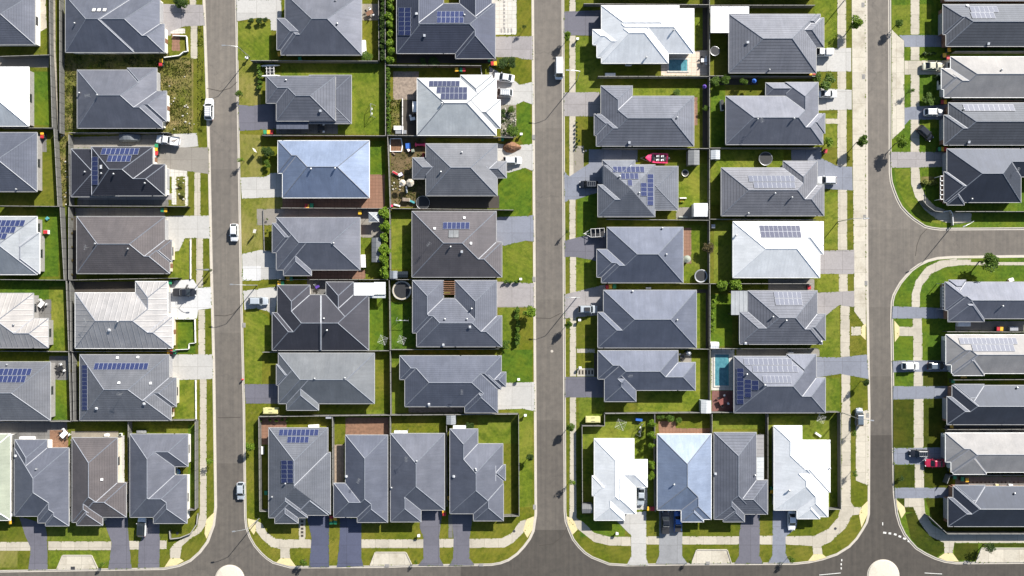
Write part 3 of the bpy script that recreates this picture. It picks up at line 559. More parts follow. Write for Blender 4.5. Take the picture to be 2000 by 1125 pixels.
# ------------------------------------------------------------------ houses
PITCH = 0.47
EAVE = 2.75
def clip(poly, a, b, c):            # keep a*x+b*y+c >= 0
    out = []; n = len(poly)
    for i in range(n):
        p, q = poly[i], poly[(i+1) % n]
        dp = a*p[0]+b*p[1]+c; dq = a*q[0]+b*q[1]+c
        if dp >= 0: out.append(p)
        if (dp > 0 and dq < 0) or (dp < 0 and dq > 0):
            t = dp/(dp-dq); out.append((p[0]+t*(q[0]-p[0]), p[1]+t*(q[1]-p[1])))
    return out
class Roof:
    def __init__(s, rects):          # rects in px at eave height
        s.R = []
        for r in rects:
            dz = r[4] if len(r) > 4 else 0.0; z0 = EAVE+dz; sl = r[5] if len(r) > 5 else PITCH
            x0, y1 = P(r[0], r[1], z0); x1, y0 = P(r[2], r[3], z0)
            s.R.append((x0, y0, x1, y1, z0, sl))
        s.pl = [[(sl,0,z0-sl*x0), (-sl,0,z0+sl*x1), (0,sl,z0-sl*y0), (0,-sl,z0+sl*y1)] for x0,y0,x1,y1,z0,sl in s.R]
    def h1(s, i, x, y):
        x0,y0,x1,y1,z0,sl = s.R[i]
        if not (x0-1e-6 <= x <= x1+1e-6 and y0-1e-6 <= y <= y1+1e-6): return None, None
        v = [a*x+b*y+c for a,b,c in s.pl[i]]; m = min(v); return m, v.index(m)
    def H(s, x, y):
        best = None
        for i in range(len(s.R)):
            z, k = s.h1(i, x, y)
            if z is not None and (best is None or z > best[0]+1e-4): best = (z, i, k)
        return best
    def faces(s):
        out = []
        for i, (x0,y0,x1,y1,z0,sl) in enumerate(s.R):
            for k in range(4):
                A = s.pl[i][k]; poly = [(x0,y0),(x1,y0),(x1,y1),(x0,y1)]
                for m in range(4):
                    if m != k:
                        B = s.pl[i][m]; poly = clip(poly, B[0]-A[0], B[1]-A[1], B[2]-A[2])
                        if len(poly) < 3: break
                if len(poly) < 3: continue
                pieces = [poly]
                for j in range(len(s.R)):
                    if j == i: continue
                    X0,Y0,X1,Y1,Z0,SL = s.R[j]; e = 1e-4 if j > i else -1e-4
                    hp = [(1,0,-X0),(-1,0,X1),(0,1,-Y0),(0,-1,Y1)]+[(B[0]-A[0],B[1]-A[1],B[2]-A[2]-e) for B in s.pl[j]]
                    new = []
                    for p in pieces:
                        t = p
                        for h in hp:
                            t = clip(t, *h)
                            if len(t) < 3: break
                        if len(t) < 3 or abs(area(t)) < 1e-3: new.append(p); continue
                        rest = p
                        for h in hp:
                            o = clip(rest, -h[0], -h[1], -h[2])
                            if len(o) >= 3 and abs(area(o)) > 1e-3: new.append(o)
                            rest = clip(rest, *h)
                            if len(rest) < 3: break
                    pieces = new
                for p in pieces: out.append((i, k, p))
        return out
def roof_px(rf, px, py, lift=0.0):
    z = EAVE+1
    for _ in range(8):
        x, y = P(px, py, z); h = rf.H(x, y)
        if h is None: return x, y, None, None, None
        z = h[0]+lift
    return x, y, z, h[1], h[2]
def cells(rects):
    xs = sorted({round(v, 4) for r in rects for v in (r[0], r[2])}); ys = sorted({round(v, 4) for r in rects for v in (r[1], r[3])})
    f = {}
    for i in range(len(xs)-1):
        for j in range(len(ys)-1):
            cx, cy = (xs[i]+xs[i+1])/2, (ys[j]+ys[j+1])/2
            if any(r[0] < cx < r[2] and r[1] < cy < r[3] for r in rects): f[(i, j)] = 1
    return xs, ys, f
def outline(rects):                  # merged boundary edges: (axis, const, lo, hi, outward sign)
    xs, ys, f = cells(rects); E = []
    for (i, j) in f:
        for di, dj, ax in ((-1,0,'x'),(1,0,'x'),(0,-1,'y'),(0,1,'y')):
            if (i+di, j+dj) not in f:
                if ax == 'x': E.append(('x', xs[i] if di < 0 else xs[i+1], ys[j], ys[j+1], di))
                else: E.append(('y', ys[j] if dj < 0 else ys[j+1], xs[i], xs[i+1], dj))
    E.sort(key=lambda e: (e[0], e[1], e[4], e[2])); out = []
    for e in E:
        if out and out[-1][0] == e[0] and out[-1][1] == e[1] and out[-1][4] == e[4] and abs(out[-1][3]-e[2]) < 1e-4: out[-1] = out[-1][:3]+(e[3],)+out[-1][4:]
        else: out.append(e)
    return out
PROTO = {}
def proto_mesh(key, fn):
    if key not in PROTO: PROTO[key] = fn()
    return PROTO[key]
def inst(name, me, parent=None, loc=(0,0,0), rz=0, rot=None):
    o = bpy.data.objects.new(name, me); COL.objects.link(o)
    if parent: o.parent = parent
    o.location = loc
    o.rotation_euler = rot if rot else (0, 0, rz)
    return o
def mesh_only(mb, name, mats):
    o = mb.build(name, mats); me = o.data; bpy.data.objects.remove(o); return me
def window_mesh():
    mb = MB(); w, h = 0.95, 0.62
    for a in ((-w,-0.06,-h,w,0.03,-h+0.08),(-w,-0.06,h-0.08,w,0.03,h),(-w,-0.06,-h+0.08,-w+0.08,0.03,h-0.08),(w-0.08,-0.06,-h+0.08,w,0.03,h-0.08),(-0.03,-0.05,-h+0.08,0.03,0.02,h-0.08),(-w-0.05,-0.10,-h-0.07,w+0.05,0.03,-h-0.005)): mb.box(*a)
    return mesh_only(mb, 'window', [M['frame_dark']])
def pane_mesh():
    mb = MB(); mb.box(-0.86,-0.03,-0.53,0.86,0.0,0.53); return mesh_only(mb, 'pane', [M['glass_dark']])
def garage_mesh():
    mb = MB(); mb.box(-2.4,-0.05,0.03,2.4,0.02,2.2)
    for i in range(5): mb.box(-2.38,-0.075,0.08+i*0.43,2.38,-0.052,0.44+i*0.43)
    return mesh_only(mb, 'garage_door', [M['garage_grey']])
def door_mesh():
    mb = MB(); mb.box(-0.5,-0.05,0.03,0.5,0.02,2.1); mb.box(-0.35,-0.07,1.2,0.35,-0.052,1.9); return mesh_only(mb, 'front_door', [M['timber']])
def solar_mesh(cell):
    mb = MB(); mb.box(-0.5,-0.5,0.0,0.5,0.5,0.035)
    mb.face([(-0.465,-0.475,0.039),(0.465,-0.475,0.039),(0.465,0.475,0.039),(-0.465,0.475,0.039)], 1, [(0,0),(1,0),(1,1),(0,1)])
    return mesh_only(mb, 'solar_panel', [M['solar_frame'], M[cell]])
def vent_mesh():
    mb = MB(); mb.cyl((0,0,-0.1),(0,0,0.32),0.14,0.14,8); mb.cyl((0,0,0.32),(0,0,0.44),0.24,0.20,10); mb.cyl((0,0,0.44),(0,0,0.52),0.20,0.06,10)
    return mesh_only(mb, 'roof_vent', [M['steel']])
def antenna_mesh():
    mb = MB(); mb.cyl((0,0,-0.1),(0,0,1.6),0.03,0.025,6); mb.cyl((-0.6,0,1.5),(0.6,0.1,1.5),0.025,0.025,5)
    for t in (-0.5,-0.25,0,0.25,0.5): mb.cyl((t,-0.35,1.5),(t,0.4,1.5),0.018,0.018,4)
    return mesh_only(mb, 'antenna', [M['steel']])
def box_vent_mesh():
    mb = MB(); mb.box(-0.2,-0.2,-0.1,0.2,0.2,0.2); mb.box(-0.26,-0.26,0.2,0.26,0.26,0.25); return mesh_only(mb, 'box_vent', [M['cap_white']])
def heater_mesh():
    mb = MB(); mb.box(-0.6,-1.0,0.0,0.6,1.0,0.08); mb.box(-0.54,-0.94,0.081,0.54,0.94,0.09,1); return mesh_only(mb, 'solar_heater', [M['steel_dark'], M['roof_grey']])
def skylight_mesh():
    mb = MB(); mb.box(-0.42,-0.5,-0.1,0.42,0.5,0.14); mb.box(-0.34,-0.42,0.141,0.34,0.42,0.16,1); return mesh_only(mb, 'skylight', [M['frame_dark'], M['white_plastic']])

WALLS = ['wall_cream','wall_white','wall_brick','wall_grey']
HOUSES = {}
def house(key, label, roofm, rects, garage=None, solar=(), bits=(), cap='light', gut='light', wall=None, extra=None, group=None):
    rf = Roof(rects); X0 = sum(r[0]+r[2] for r in rf.R)/2/len(rf.R); Y0 = sum(r[1]+r[3] for r in rf.R)/2/len(rf.R)
    root = thing('house', label, 'house', (X0, Y0, 0.12)); HOUSES[key] = (root, rf)
    O = Vector((X0, Y0, 0.12))
    T = lambda x, y, z: (x-X0, y-Y0, z-0.12)
    # covering
    mb = MB()
    for i, k, p in rf.faces():
        a, b, c = rf.pl[i][k]; x0,y0,x1,y1,z0,sl = rf.R[i]; q = math.sqrt(1+sl*sl)
        uv = []
        for x, y in p:
            if k < 2: uv.append((y, (x-x0 if k == 0 else x1-x)*q))
            else: uv.append((x, (y-y0 if k == 2 else y1-y)*q))
        mb.face([T(x, y, a*x+b*y+c) for x, y in p], 0, uv)
    roof = mb.build('roof', M[roofm], root)
    # caps on hips and ridges, flashing in valleys
    seen = {}
    for i, k, p in rf.faces():
        for n in range(len(p)):
            A, B = p[n], p[(n+1) % len(p)]; L = math.hypot(B[0]-A[0], B[1]-A[1])
            if L < 0.25: continue
            dx, dy = (B[0]-A[0])/L, (B[1]-A[1])/L; mx, my = (A[0]+B[0])/2, (A[1]+B[1])/2
            h1 = rf.H(mx-dy*0.04, my+dx*0.04); h2 = rf.H(mx+dy*0.04, my-dx*0.04); hm = rf.H(mx, my)
            if not h1 or not h2 or not hm: continue
            g1 = rf.pl[h1[1]][h1[2]]; g2 = rf.pl[h2[1]][h2[2]]
            if abs(g1[0]-g2[0])+abs(g1[1]-g2[1]) < 1e-6 or abs(h1[0]-h2[0]) > 0.08: continue
            ridge = hm[0] > (h1[0]+h2[0])/2+0.003
            if dx < -1e-6 or (abs(dx) < 1e-6 and dy < 0): dx, dy = -dx, -dy
            key2 = (round(math.atan2(dy, dx), 2), round(-dy*A[0]+dx*A[1], 1), ridge)
            ta, tb = dx*A[0]+dy*A[1], dx*B[0]+dy*B[1]
            seen.setdefault(key2, []).append((min(ta, tb), max(ta, tb), dx, dy, -dy*A[0]+dx*A[1]))
    caps, val = MB(), MB()
    for key2, iv in seen.items():
        iv.sort(); runs = []
        for t in iv:
            if runs and t[0] <= runs[-1][1]+0.1: runs[-1][1] = max(runs[-1][1], t[1])
            else: runs.append([t[0], t[1], t[2], t[3], t[4]])
        for ta, tb, dx, dy, c in runs:
            A = (dx*ta-dy*c, dy*ta+dx*c); B = (dx*tb-dy*c, dy*tb+dx*c)
            ha = rf.H(A[0]+dx*.01, A[1]+dy*.01) or rf.H(*A); hb = rf.H(B[0]-dx*.01, B[1]-dy*.01) or rf.H(*B)
            if not ha or not hb: continue
            w = 0.10 if key2[2] else 0.09; target = caps if key2[2] else MB()
            za, zb = ha[0], hb[0]; n = (-dy*w, dx*w)
            if key2[2]: lo, hi = -0.02, 0.075
            else: lo, hi = 0.05, 0.03
            L = [T(A[0]+n[0], A[1]+n[1], za+lo), T(B[0]+n[0], B[1]+n[1], zb+lo)]
            C = [T(A[0], A[1], za+hi), T(B[0], B[1], zb+hi)]
            D = [T(A[0]-n[0], A[1]-n[1], za+lo), T(B[0]-n[0], B[1]-n[1], zb+lo)]
            target.face([L[1], L[0], C[0], C[1]]); target.face([C[1], C[0], D[0], D[1]])
            if not key2[2]: target.build('valley_flashing', M['cap_'+('light' if cap == 'dark' else cap)], roof)
    if caps.f: caps.build('ridge_cap', M['cap_'+('ridge' if cap == 'light' else cap)], roof)
    # fascia, gutter, soffit
    fa, gu, so = MB(), MB(), MB()
    for i, (x0,y0,x1,y1,z0,sl) in enumerate(rf.R):
        for ax, const, lo, hi, sg in (('x',x0,y0,y1,-1),('x',x1,y0,y1,1),('y',y0,x0,x1,-1),('y',y1,x0,x1,1)):
            N = max(4, int((hi-lo)/0.12)); run = None; runs = []
            for s_ in range(N):
                t = lo+(s_+0.5)*(hi-lo)/N
                pin = (const-sg*0.03, t) if ax == 'x' else (t, const-sg*0.03); pout = (const+sg*0.03, t) if ax == 'x' else (t, const+sg*0.03)
                hi_ = rf.H(*pin); ho = rf.H(*pout); c = None
                if hi_ and hi_[1] == i:
                    if ho is None: c = 'open'
                    elif ho[0] < z0-0.05: c = 'step'
                t0, t1 = lo+s_*(hi-lo)/N, lo+(s_+1)*(hi-lo)/N
                if run and run[0] == c: run[2] = t1; run[3] = min(run[3], ho[0] if ho else 9)
                else:
                    run = [c, t0, t1, ho[0] if ho else 9]; runs.append(run)
            for c, t0, t1, zo in runs:
                if not c: continue
                zb = z0-0.2 if c == 'open' else zo-0.03
                def q(t, z, off=0.0): return T(const+sg*off, t, z) if ax == 'x' else T(t, const+sg*off, z)
                fa.face([q(t0,zb), q(t1,zb), q(t1,z0), q(t0,z0)])
                if c == 'open':
                    e = 0.11 if ax == 'y' else 0.0; a0, a1 = t0-e, t1+e
                    gu.face([q(a0,z0-0.015,0.004), q(a1,z0-0.015,0.004), q(a1,z0-0.015,0.12), q(a0,z0-0.015,0.12)])
                    gu.face([q(a0,z0-0.15,0.12), q(a1,z0-0.15,0.12), q(a1,z0-0.015,0.12), q(a0,z0-0.015,0.12)])
    fa.build('fascia', M['gutter_'+gut], root); gu.build('gutter', M['gutter_'+gut], root)
    zl = min(r[4] for r in rf.R); xs, ys, f = cells([r[:4] for r in rf.R])
    for (i, j) in f: so.face([T(xs[i],ys[j],zl-0.2), T(xs[i],ys[j+1],zl-0.2), T(xs[i+1],ys[j+1],zl-0.2), T(xs[i+1],ys[j],zl-0.2)])
    so.build('soffit', M['soffit'], root)
    # walls, windows, doors
    ins = 0.5; wr = [(r[0]+ins, r[1]+ins, r[2]-ins, r[3]-ins) for r in rf.R if r[2]-r[0] > 2.2 and r[3]-r[1] > 2.2 and r[4] > EAVE-0.5]
    if wall is None: wall = WALLS[hash_(key) % 4]
    wl = MB(); ed = outline(wr)
    for ax, const, lo, hi, sg in ed:
        def q(t, z): return T(const, t, z) if ax == 'x' else T(t, const, z)
        wl.face([q(lo,0.12), q(hi,0.12), q(hi,zl-0.2), q(lo,zl-0.2)])
    wl.build('wall', M[wall], root)
    ge = None
    if garage:
        gx, gy = P(garage[0], garage[1]); best = 1e9
        for e in ed:
            if e[3]-e[2] < 5.0 or e[0] != ('x' if garage[2] in 'EW' else 'y') or e[4] != (1 if garage[2] in 'EN' else -1): continue
            d = abs(e[1]-(gx if e[0] == 'x' else gy)) + max(0, e[2]+2.5-(gy if e[0] == 'x' else gx), (gy if e[0] == 'x' else gx)-e[3]+2.5)
            if d < best: best = d; ge = e; gt = min(max((gy if e[0] == 'x' else gx), e[2]+2.5), e[3]-2.5)
    def wallpos(e, t, z): return T(e[1]+e[4]*0.02, t, z) if e[0] == 'x' else T(t, e[1]+e[4]*0.02, z)
    def ang(e): return (math.pi/2 if e[4] > 0 else -math.pi/2) if e[0] == 'x' else (math.pi if e[4] > 0 else 0.0)
    if ge: inst('garage_door', proto_mesh('garage', garage_mesh), root, wallpos(ge, gt, 0.12), ang(ge))
    dn = 0
    for e in ed:
        L = e[3]-e[2]
        if L < 2.6: continue
        n = max(1, int(L/6.5))
        for i in range(n):
            t = e[2]+(i+0.5)*L/n
            if ge == e and abs(t-gt) < 3.6: continue
            if ge and dn == 0 and e[0] == ge[0] and e[4] == ge[4]:
                inst('front_door', proto_mesh('door', door_mesh), root, wallpos(e, t, 0.12), ang(e)); dn = 1; continue
            w = inst('window', proto_mesh('window', window_mesh), root, wallpos(e, t, 1.7), ang(e))
            inst('pane', proto_mesh('pane', pane_mesh), w)
    # solar arrays: (x0,y0,x1,y1,nx,ny[,cell])
    for a in solar:
        x0,y0,x1,y1,nx,ny = a[:6]; cell = a[6] if len(a) > 6 else 'solar_blue'
        cx, cy = (x0+x1)/2, (y0+y1)/2; wx, wy, wz, ri, rk = roof_px(rf, cx, cy, 0.1)
        if wz is None: continue
        pa, pb, pc = rf.pl[ri][rk]; nrm = Vector((-pa, -pb, 1)).normalized()
        def onpl(px, py):
            z = wz
            for _ in range(8):
                x, y = P(px, py, z); z = pa*x+pb*y+pc+0.10
            return Vector((x, y, z))
        for i in range(nx):
            for j in range(ny):
                c = [onpl(x0+(x1-x0)*u/nx, y0+(y1-y0)*v/ny) for u, v in ((i, j+1), (i+1, j+1), (i+1, j), (i, j))]
                o = (c[0]+c[1]+c[2]+c[3])/4; ux = ((c[1]-c[0])+(c[2]-c[3]))/2*0.985; uy = ((c[3]-c[0])+(c[2]-c[1]))/2*0.985
                b = inst('solar_panel', proto_mesh(cell, lambda: solar_mesh(cell)), roof)
                ul, vl = ux.length, uy.length; uxn = ux.normalized(); uyn = nrm.cross(uxn).normalized()
                mw = Matrix((( *[uxn[0]*ul], uyn[0]*vl, nrm[0], o.x-X0), (uxn[1]*ul, uyn[1]*vl, nrm[1], o.y-Y0), (uxn[2]*ul, uyn[2]*vl, nrm[2], o.z-0.12), (0,0,0,1)))
                b.matrix_basis = mw
    for t, px, py in bits:
        wx, wy, wz, ri, rk = roof_px(rf, px, py)
        if wz is None: continue
        pa, pb, pc = rf.pl[ri][rk]; nrm = Vector((-pa, -pb, 1))
        fn, nm = {'v':(vent_mesh,'roof_vent'),'a':(antenna_mesh,'antenna'),'b':(box_vent_mesh,'box_vent'),'h':(heater_mesh,'solar_heater'),'s':(skylight_mesh,'skylight')}[t]
        o = inst(nm, proto_mesh(nm, fn), roof, T(wx, wy, wz+(0.03 if t == 'h' else 0)))
        if t in 'bhs':
            o.rotation_euler = (math.atan2(-nrm.y, 1)if rk > 1 else 0, math.atan2(nrm.x, 1) if rk < 2 else 0, 0)
        else: o.rotation_euler = (0, 0, random.uniform(0, 3))
    if extra: extra(root, rf, T)
    return root
def hash_(k): return sum(ord(c)*(i+3) for i, c in enumerate(k))
def slab_roof(x0, y0, x1, y1, z, mat, name='patio_roof', drop=0.15, posts=True, rib='x'):
    """a flat lean-to roof on posts, part of its house"""
    def f(root, rf, T):
        a = P(x0, y1, z); b = P(x1, y0, z); mb = MB()
        L = T(a[0], a[1], z); Hh = T(b[0], b[1], z)
        n = max(2, int(((b[0]-a[0]) if rib == 'x' else (b[1]-a[1]))/0.8))
        mb.box(L[0], L[1], L[2]-0.1, Hh[0], Hh[1], L[2])
        for i in range(n+1):
            if rib == 'x': x = L[0]+(Hh[0]-L[0]-0.06)*i/n; mb.box(x, L[1], L[2]+0.002, x+0.06, Hh[1], L[2]+0.04)
            else: y = L[1]+(Hh[1]-L[1]-0.06)*i/n; mb.box(L[0], y, L[2]+0.002, Hh[0], y+0.06, L[2]+0.04)
        o = mb.build(name, M[mat], root)
        for cx in (L[0]+0.1, Hh[0]-0.2):
            for cy in (L[1]+0.1, Hh[1]-0.2):
                p = MB(); p.box(cx, cy, 0.0, cx+0.1, cy+0.1, L[2]-0.1); p.build('post', M['frame_dark'], root)
    return f
def multi(*fs):
    def f(*a):
        for g in fs: g(*a)
    return f
def pergola(x0, y0, x1, y1, z, n, vert, mat='white_paint'):
    def f(root, rf, T):
        a = P(x0, y1, z); b = P(x1, y0, z); A = T(a[0], a[1], z); B = T(b[0], b[1], z); mb = MB()
        for i in range(n):
            if vert: x = A[0]+(B[0]-A[0]-0.15)*i/(n-1); mb.box(x, A[1], A[2]-0.08, x+0.12, B[1], A[2]+0.08)
            else: y = A[1]+(B[1]-A[1]-0.2)*i/(n-1); mb.box(A[0], y, A[2]-0.08, B[0], y+0.18, A[2]+0.08)
        mb.box(A[0], A[1], A[2]-0.25, A[0]+0.12, B[1], A[2]-0.09)
        mb.build('pergola_beams', M[mat], root)
        for cy in (A[1]+0.05, B[1]-0.2):
            p = MB(); p.box(A[0], cy, 0.0, A[0]+0.12, cy+0.12, A[2]-0.26); p.build('post', M[mat], root)
    return f
def parapet(x, y0, y1):
    def f(root, rf, T):
        mb = MB(); n = 60; prev = None
        for i in range(n+1):
            px, py, z, a, b = roof_px(rf, x, y0+(y1-y0)*i/n)
            if z is None: continue
            cur = (px, py, z)
            if prev:
                w = 0.16
                c = [T(prev[0]-w,prev[1],prev[2]+0.22),T(prev[0]+w,prev[1],prev[2]+0.22),T(cur[0]+w,cur[1],cur[2]+0.22),T(cur[0]-w,cur[1],cur[2]+0.22)]
                d = [T(prev[0]-w,prev[1],prev[2]-0.1),T(prev[0]+w,prev[1],prev[2]-0.1),T(cur[0]+w,cur[1],cur[2]-0.1),T(cur[0]-w,cur[1],cur[2]-0.1)]
                mb.face([c[3],c[2],c[1],c[0]]); mb.face([c[0],d[0],d[3],c[3]]); mb.face([c[2],d[2],d[1],c[1]])
            prev = cur
        mb.build('party_wall', M['cap_light'], root)
    return f

CN = ['first','second','third','fourth','fifth','sixth','seventh']
# --- column 1 from the left edge
house('a1','blue-grey tiled roof cut by the frame in the top left corner of the photo','roof_mid_tile',[(-120,-14,68,87)],wall='wall_white',bits=[('v',-20,40)])
house('a2','white metal roof cut by the left edge, second house down at the left edge','roof_pale',[(-120,131,56,246)],cap='white',gut='white')
house('a3','mauve-grey tiled hip roof cut by the left edge, beside the small plum paved corner','roof_mid_tile',[(-110,259,72,374)],bits=[('v',33,370)])
house('a4','pale blue-grey metal roof with three rows of solar panels, at the left edge','roof_cool',[(-110,423,72,536),(20,455,77,534)],
  solar=[(-26,430,48,442,8,1),(-26,443,30,455,6,1),(-26,456,13,467,4,1)],cap='light',gut='white')
house('a5','pale metal roof at the left edge with a lower wing beside a plum patio','roof_bandy',[(-120,573,65,679),(-40,622,94,679)],bits=[('v',28,634)])
house('a6','grey roof with two solar panel rows at the left edge, above the bottom left houses','roof_grey_tile',[(-100,707,98,821)],solar=[(-29,720,61,733,10,1),(-29,734,50,747,9,1)],bits=[('v',15,712)])
# --- second column
house('b1','slate roof with three skylights, top of the second column by the left street','roof_slate',[(128,-8,261,102,0.18),(140,-8,312,102),(250,47,321,102)],garage=(318,28,'E'),bits=[('s',184,20),('s',194,20),('s',205,20),('v',147,46)],wall='wall_white')
house('b2','slate blue roof standing on the weedy unfenced block by the left street','roof_slate',[(151,137,306,250),(249,133,306,205),(215,178,317,250),(250,178,325,237)],garage=(308,155,'E'),bits=[('v',156,182),('a',178,190),('v',191,186)],wall='wall_white')
house('b3','black tiled roof with solar panels in a column and two rows beside the covered car','roof_black_tile',[(178,287,298,382,0.5),(230,321,322,382,0.5),(139,291,230,384,-0.25,0.16)],garage=(300,305,'E'),
  solar=[(198,289.5,271,302,8,1),(210,303.5,256,316,5,1),(179.5,306,192,361,1,6)],bits=[('v',199,339),('v',223,340),('v',284,358),('v',167,336),('s',198,326)],wall='wall_white')
house('b4','brown-grey tiled roof with louvred front gable beside the light grey driveway','roof_brown_tile',[(150,423,322,534),(200,469,331,534),(265,469,335,511)],garage=(326,450,'E'),bits=[('a',174,484),('v',187,476),('v',251,486)],wall='wall_cream')
house('b5','light silver-blue metal roof with bright ribbed north slopes beside the black pickup','roof_bandy',[(147,572,327,680),(265,550,327,670),(240,618,337,680)],garage=(330,590,'E'),bits=[('v',231,628),('b',214,644),('a',174,625)],wall='wall_cream',gut='white')
house('b6','grey roof with long row and long column of blue solar panels, second column','roof_grey_tile',[(156,693,330,821),(200,738,334,821),(268,738,344,794)],garage=(333,715,'E'),
  solar=[(184,709,289,722,12,1),(160,713,171,801,1,11)],bits=[('b',230,699),('b',270,698),('b',233,748),('b',294,748),('b',189,797),('a',240,768),('b',282,788)],wall='wall_cream')
# --- bottom left row
house('c1','pale green metal roof cut by the left edge in the bottom row','roof_green',[(-90,848,20,1016)],garage=(-20,1015,'S'),cap='white',gut='white')
house('c2','slate roof with stepped front, beside the brown deck in the bottom left row','roof_slate',[(29,859,92,1008),(28,875,134,1008),(74,920,134,1021),(89,945,134,1027)],garage=(60,1010,'S'),bits=[('b',31,890),('v',72,916)])
house('c3','taupe tiled roof with small front gable, third from left in the bottom row','roof_brown_tile',[(141,855,229,1009),(141,900,200,1020),(158,943,246,1010),(150,968,200,1026)],garage=(225,1012,'S'),bits=[('b',199,936)],wall='wall_cream')
house('c4','slate roof with side notch holding a round blue pool, left of the corner footpath','roof_slate',[(254,848,341,1010),(254,848,367,911),(254,928,365,1010),(300,928,365,1022)],garage=(280,1012,'S'),wall='wall_white')
# --- third column
house('d1','slate roof with stepped ridge beside the large lawn, top of the left street east side','roof_slate',[(557,-12,706,107),(541,36,660,97),(549,40,650,107)],garage=(555,15,'W'),bits=[('v',659,47),('v',656,1)])
house('d2','blue-grey tiled roof with lower pale wing, beside the lawn holding a clothesline','roof_bold_tile',[(540,149,655,236,0.3),(520,149,655,201,0.3),(604,147,686,241,-0.45,0.15)],garage=(538,215,'W'),bits=[('v',559,157),('b',626,216)],
  extra=slab_roof(540,236,602,252,2.5,'roof_navy',rib='x'))
house('d3','bright blue metal hip roof beside brown paved side yard','roof_blue',[(552,275,721,386),(543,275,660,338)],garage=(550,360,'W'),bits=[('v',608,330),('v',655,329)],wall='wall_brick',gut='white')
house('d4','dark slate roof with stepped front and pale side gable, below the blue roofed house','roof_slate',[(540,425,703,527),(532,436,640,493),(554,450,608,538)],garage=(553,515,'W'),bits=[('v',652,475)],wall='wall_brick')
house('d5','charcoal duplex roof split by a pale party wall, with white carport roof','roof_charcoal',[(542,576,720,684),(542,557,605,684),(637,551,690,650),(532,611,650,684)],garage=(543,590,'W'),bits=[('v',633,622),('v',639,645)],
  extra=multi(parapet(627,577,683.5), slab_roof(691,552,730,577,2.9,'roof_white','carport_roof',rib='y'), slab_roof(730.5,551,753,575,2.7,'roof_white','carport_roof'), slab_roof(722,576,753,582,2.4,'roof_pale','carport_roof')))
house('d6','mid grey roof with pale north slope, lowest of the third column','roof_grey',[(544,690,731,788),(540,712,640,752),(560,720,622,801)],garage=(560,770,'W'),bits=[('v',615,739),('v',674,738),('b',734,711)])
# --- bottom middle row
house('e1','blue-grey tiled roof with solar panels on two slopes, left end of the middle bottom row','roof_grey_tile',[(525,836,640,1004),(525,884,645,1004),(525,890,600,1011),(537,965,582,1022),(578,937,641,1006)],garage=(620,1005,'S'),
  solar=[(545,838.5,622,851,9,1),(561,852.5,603,865,5,1),(549,899,573,943,2,5)],bits=[('v',558,944),('v',532,970)])
house('e2','slate roof with pale strip on its front wing, between two dark blue driveways','roof_slate',[(675,850,757,1010),(652,944,757,1010),(698,944,757,1020)],garage=(675,1012,'S'),bits=[('a',703,936),('b',677,930)])
house('e3','slate roof with one front wing at left, by the middle parking bay','roof_slate',[(763,847,868,996),(763,940,822,1019)],garage=(842,998,'S'),bits=[('a',795,894),('v',814,900),('v',765,952)],extra=slab_roof(770,841,796,846.5,2.6,'roof_white'))
house('e4','slate roof with stepped outline and small side gable, inside the fenced corner lawn','roof_slate',[(879,838,933,980),(879,867,982,1003),(925,945,983,1017),(955,908,987,938)],garage=(902,1005,'S'),bits=[('v',929,915),('b',887,930),('v',930,918)],extra=slab_roof(885,831,910,838,2.6,'roof_white'))
# --- fourth column
house('f1','dark tiled roof with two solar arrays and a courtyard notch, beside the tall hedge','roof_navy_tile',[(775,-60,866,104),(775,7,967,104),(898,-60,960,90),(890,25,967,114)],garage=(968,92,'E'),
  solar=[(778,15,802.5,69,2,6),(853,22,905.5,45,6,2)],bits=[('b',829,69),('b',814,27),('v',907,30)])
house('f2','white metal roof with three rows of solar panels beside two white cars','roof_pale',[(815,153,969,264),(900,147,961,240),(870,195,977,250)],garage=(962,175,'E'),
  solar=[(838,158,898,169,7,1,'solar_dark'),(853,170,912.5,182,7,1,'solar_dark'),(861,182,912.5,194.5,6,1,'solar_dark')],bits=[('v',863,202)],cap='light',gut='white')
house('f3','grey-blue tiled roof with small front gable, beside the yard full of toys','roof_grey_tile',[(832,281,971,382),(806,308,870,349,-0.4),(930,315,989,347)],garage=(970,300,'E'),bits=[('v',902,298),('v',861,336)],gut='light',wall='wall_cream')
house('f4','brown-grey tiled roof with short solar row and two water heaters','roof_brown_tile',[(805,413,969,541),(850,473,980,541)],garage=(970,445,'E'),
  solar=[(865,434,917,447.5,6,1)],bits=[('h',881,457),('h',891,457),('b',849,447),('b',907,426),('b',919,475),('b',902,491),('a',839,478),('v',880,482)],wall='wall_brick')
house('f5','blue-grey tiled roof with open timber pergola courtyard, beside the trampoline','roof_mid_tile',[(806,583,970,650),(806,548,866,650),(889,548,970,677),(814,583,970,677),(900,617,980,677)],garage=(970,575,'E'),bits=[('v',869,623),('v',912,623),('b',918,638),('b',866,673),('v',921,603)],
  extra=pergola(866,549,889,575,2.8,7,False,'timber'))
house('f6','blue-grey tiled roof with front bump and stone side patio, lowest of the fourth column','roof_mid_tile',[(781,695,900,741),(791,695,972,794),(900,695,979,760),(908,740,972,806),(930,727,988,755)],garage=(975,775,'E'),bits=[('a',903,764),('b',838,789)])
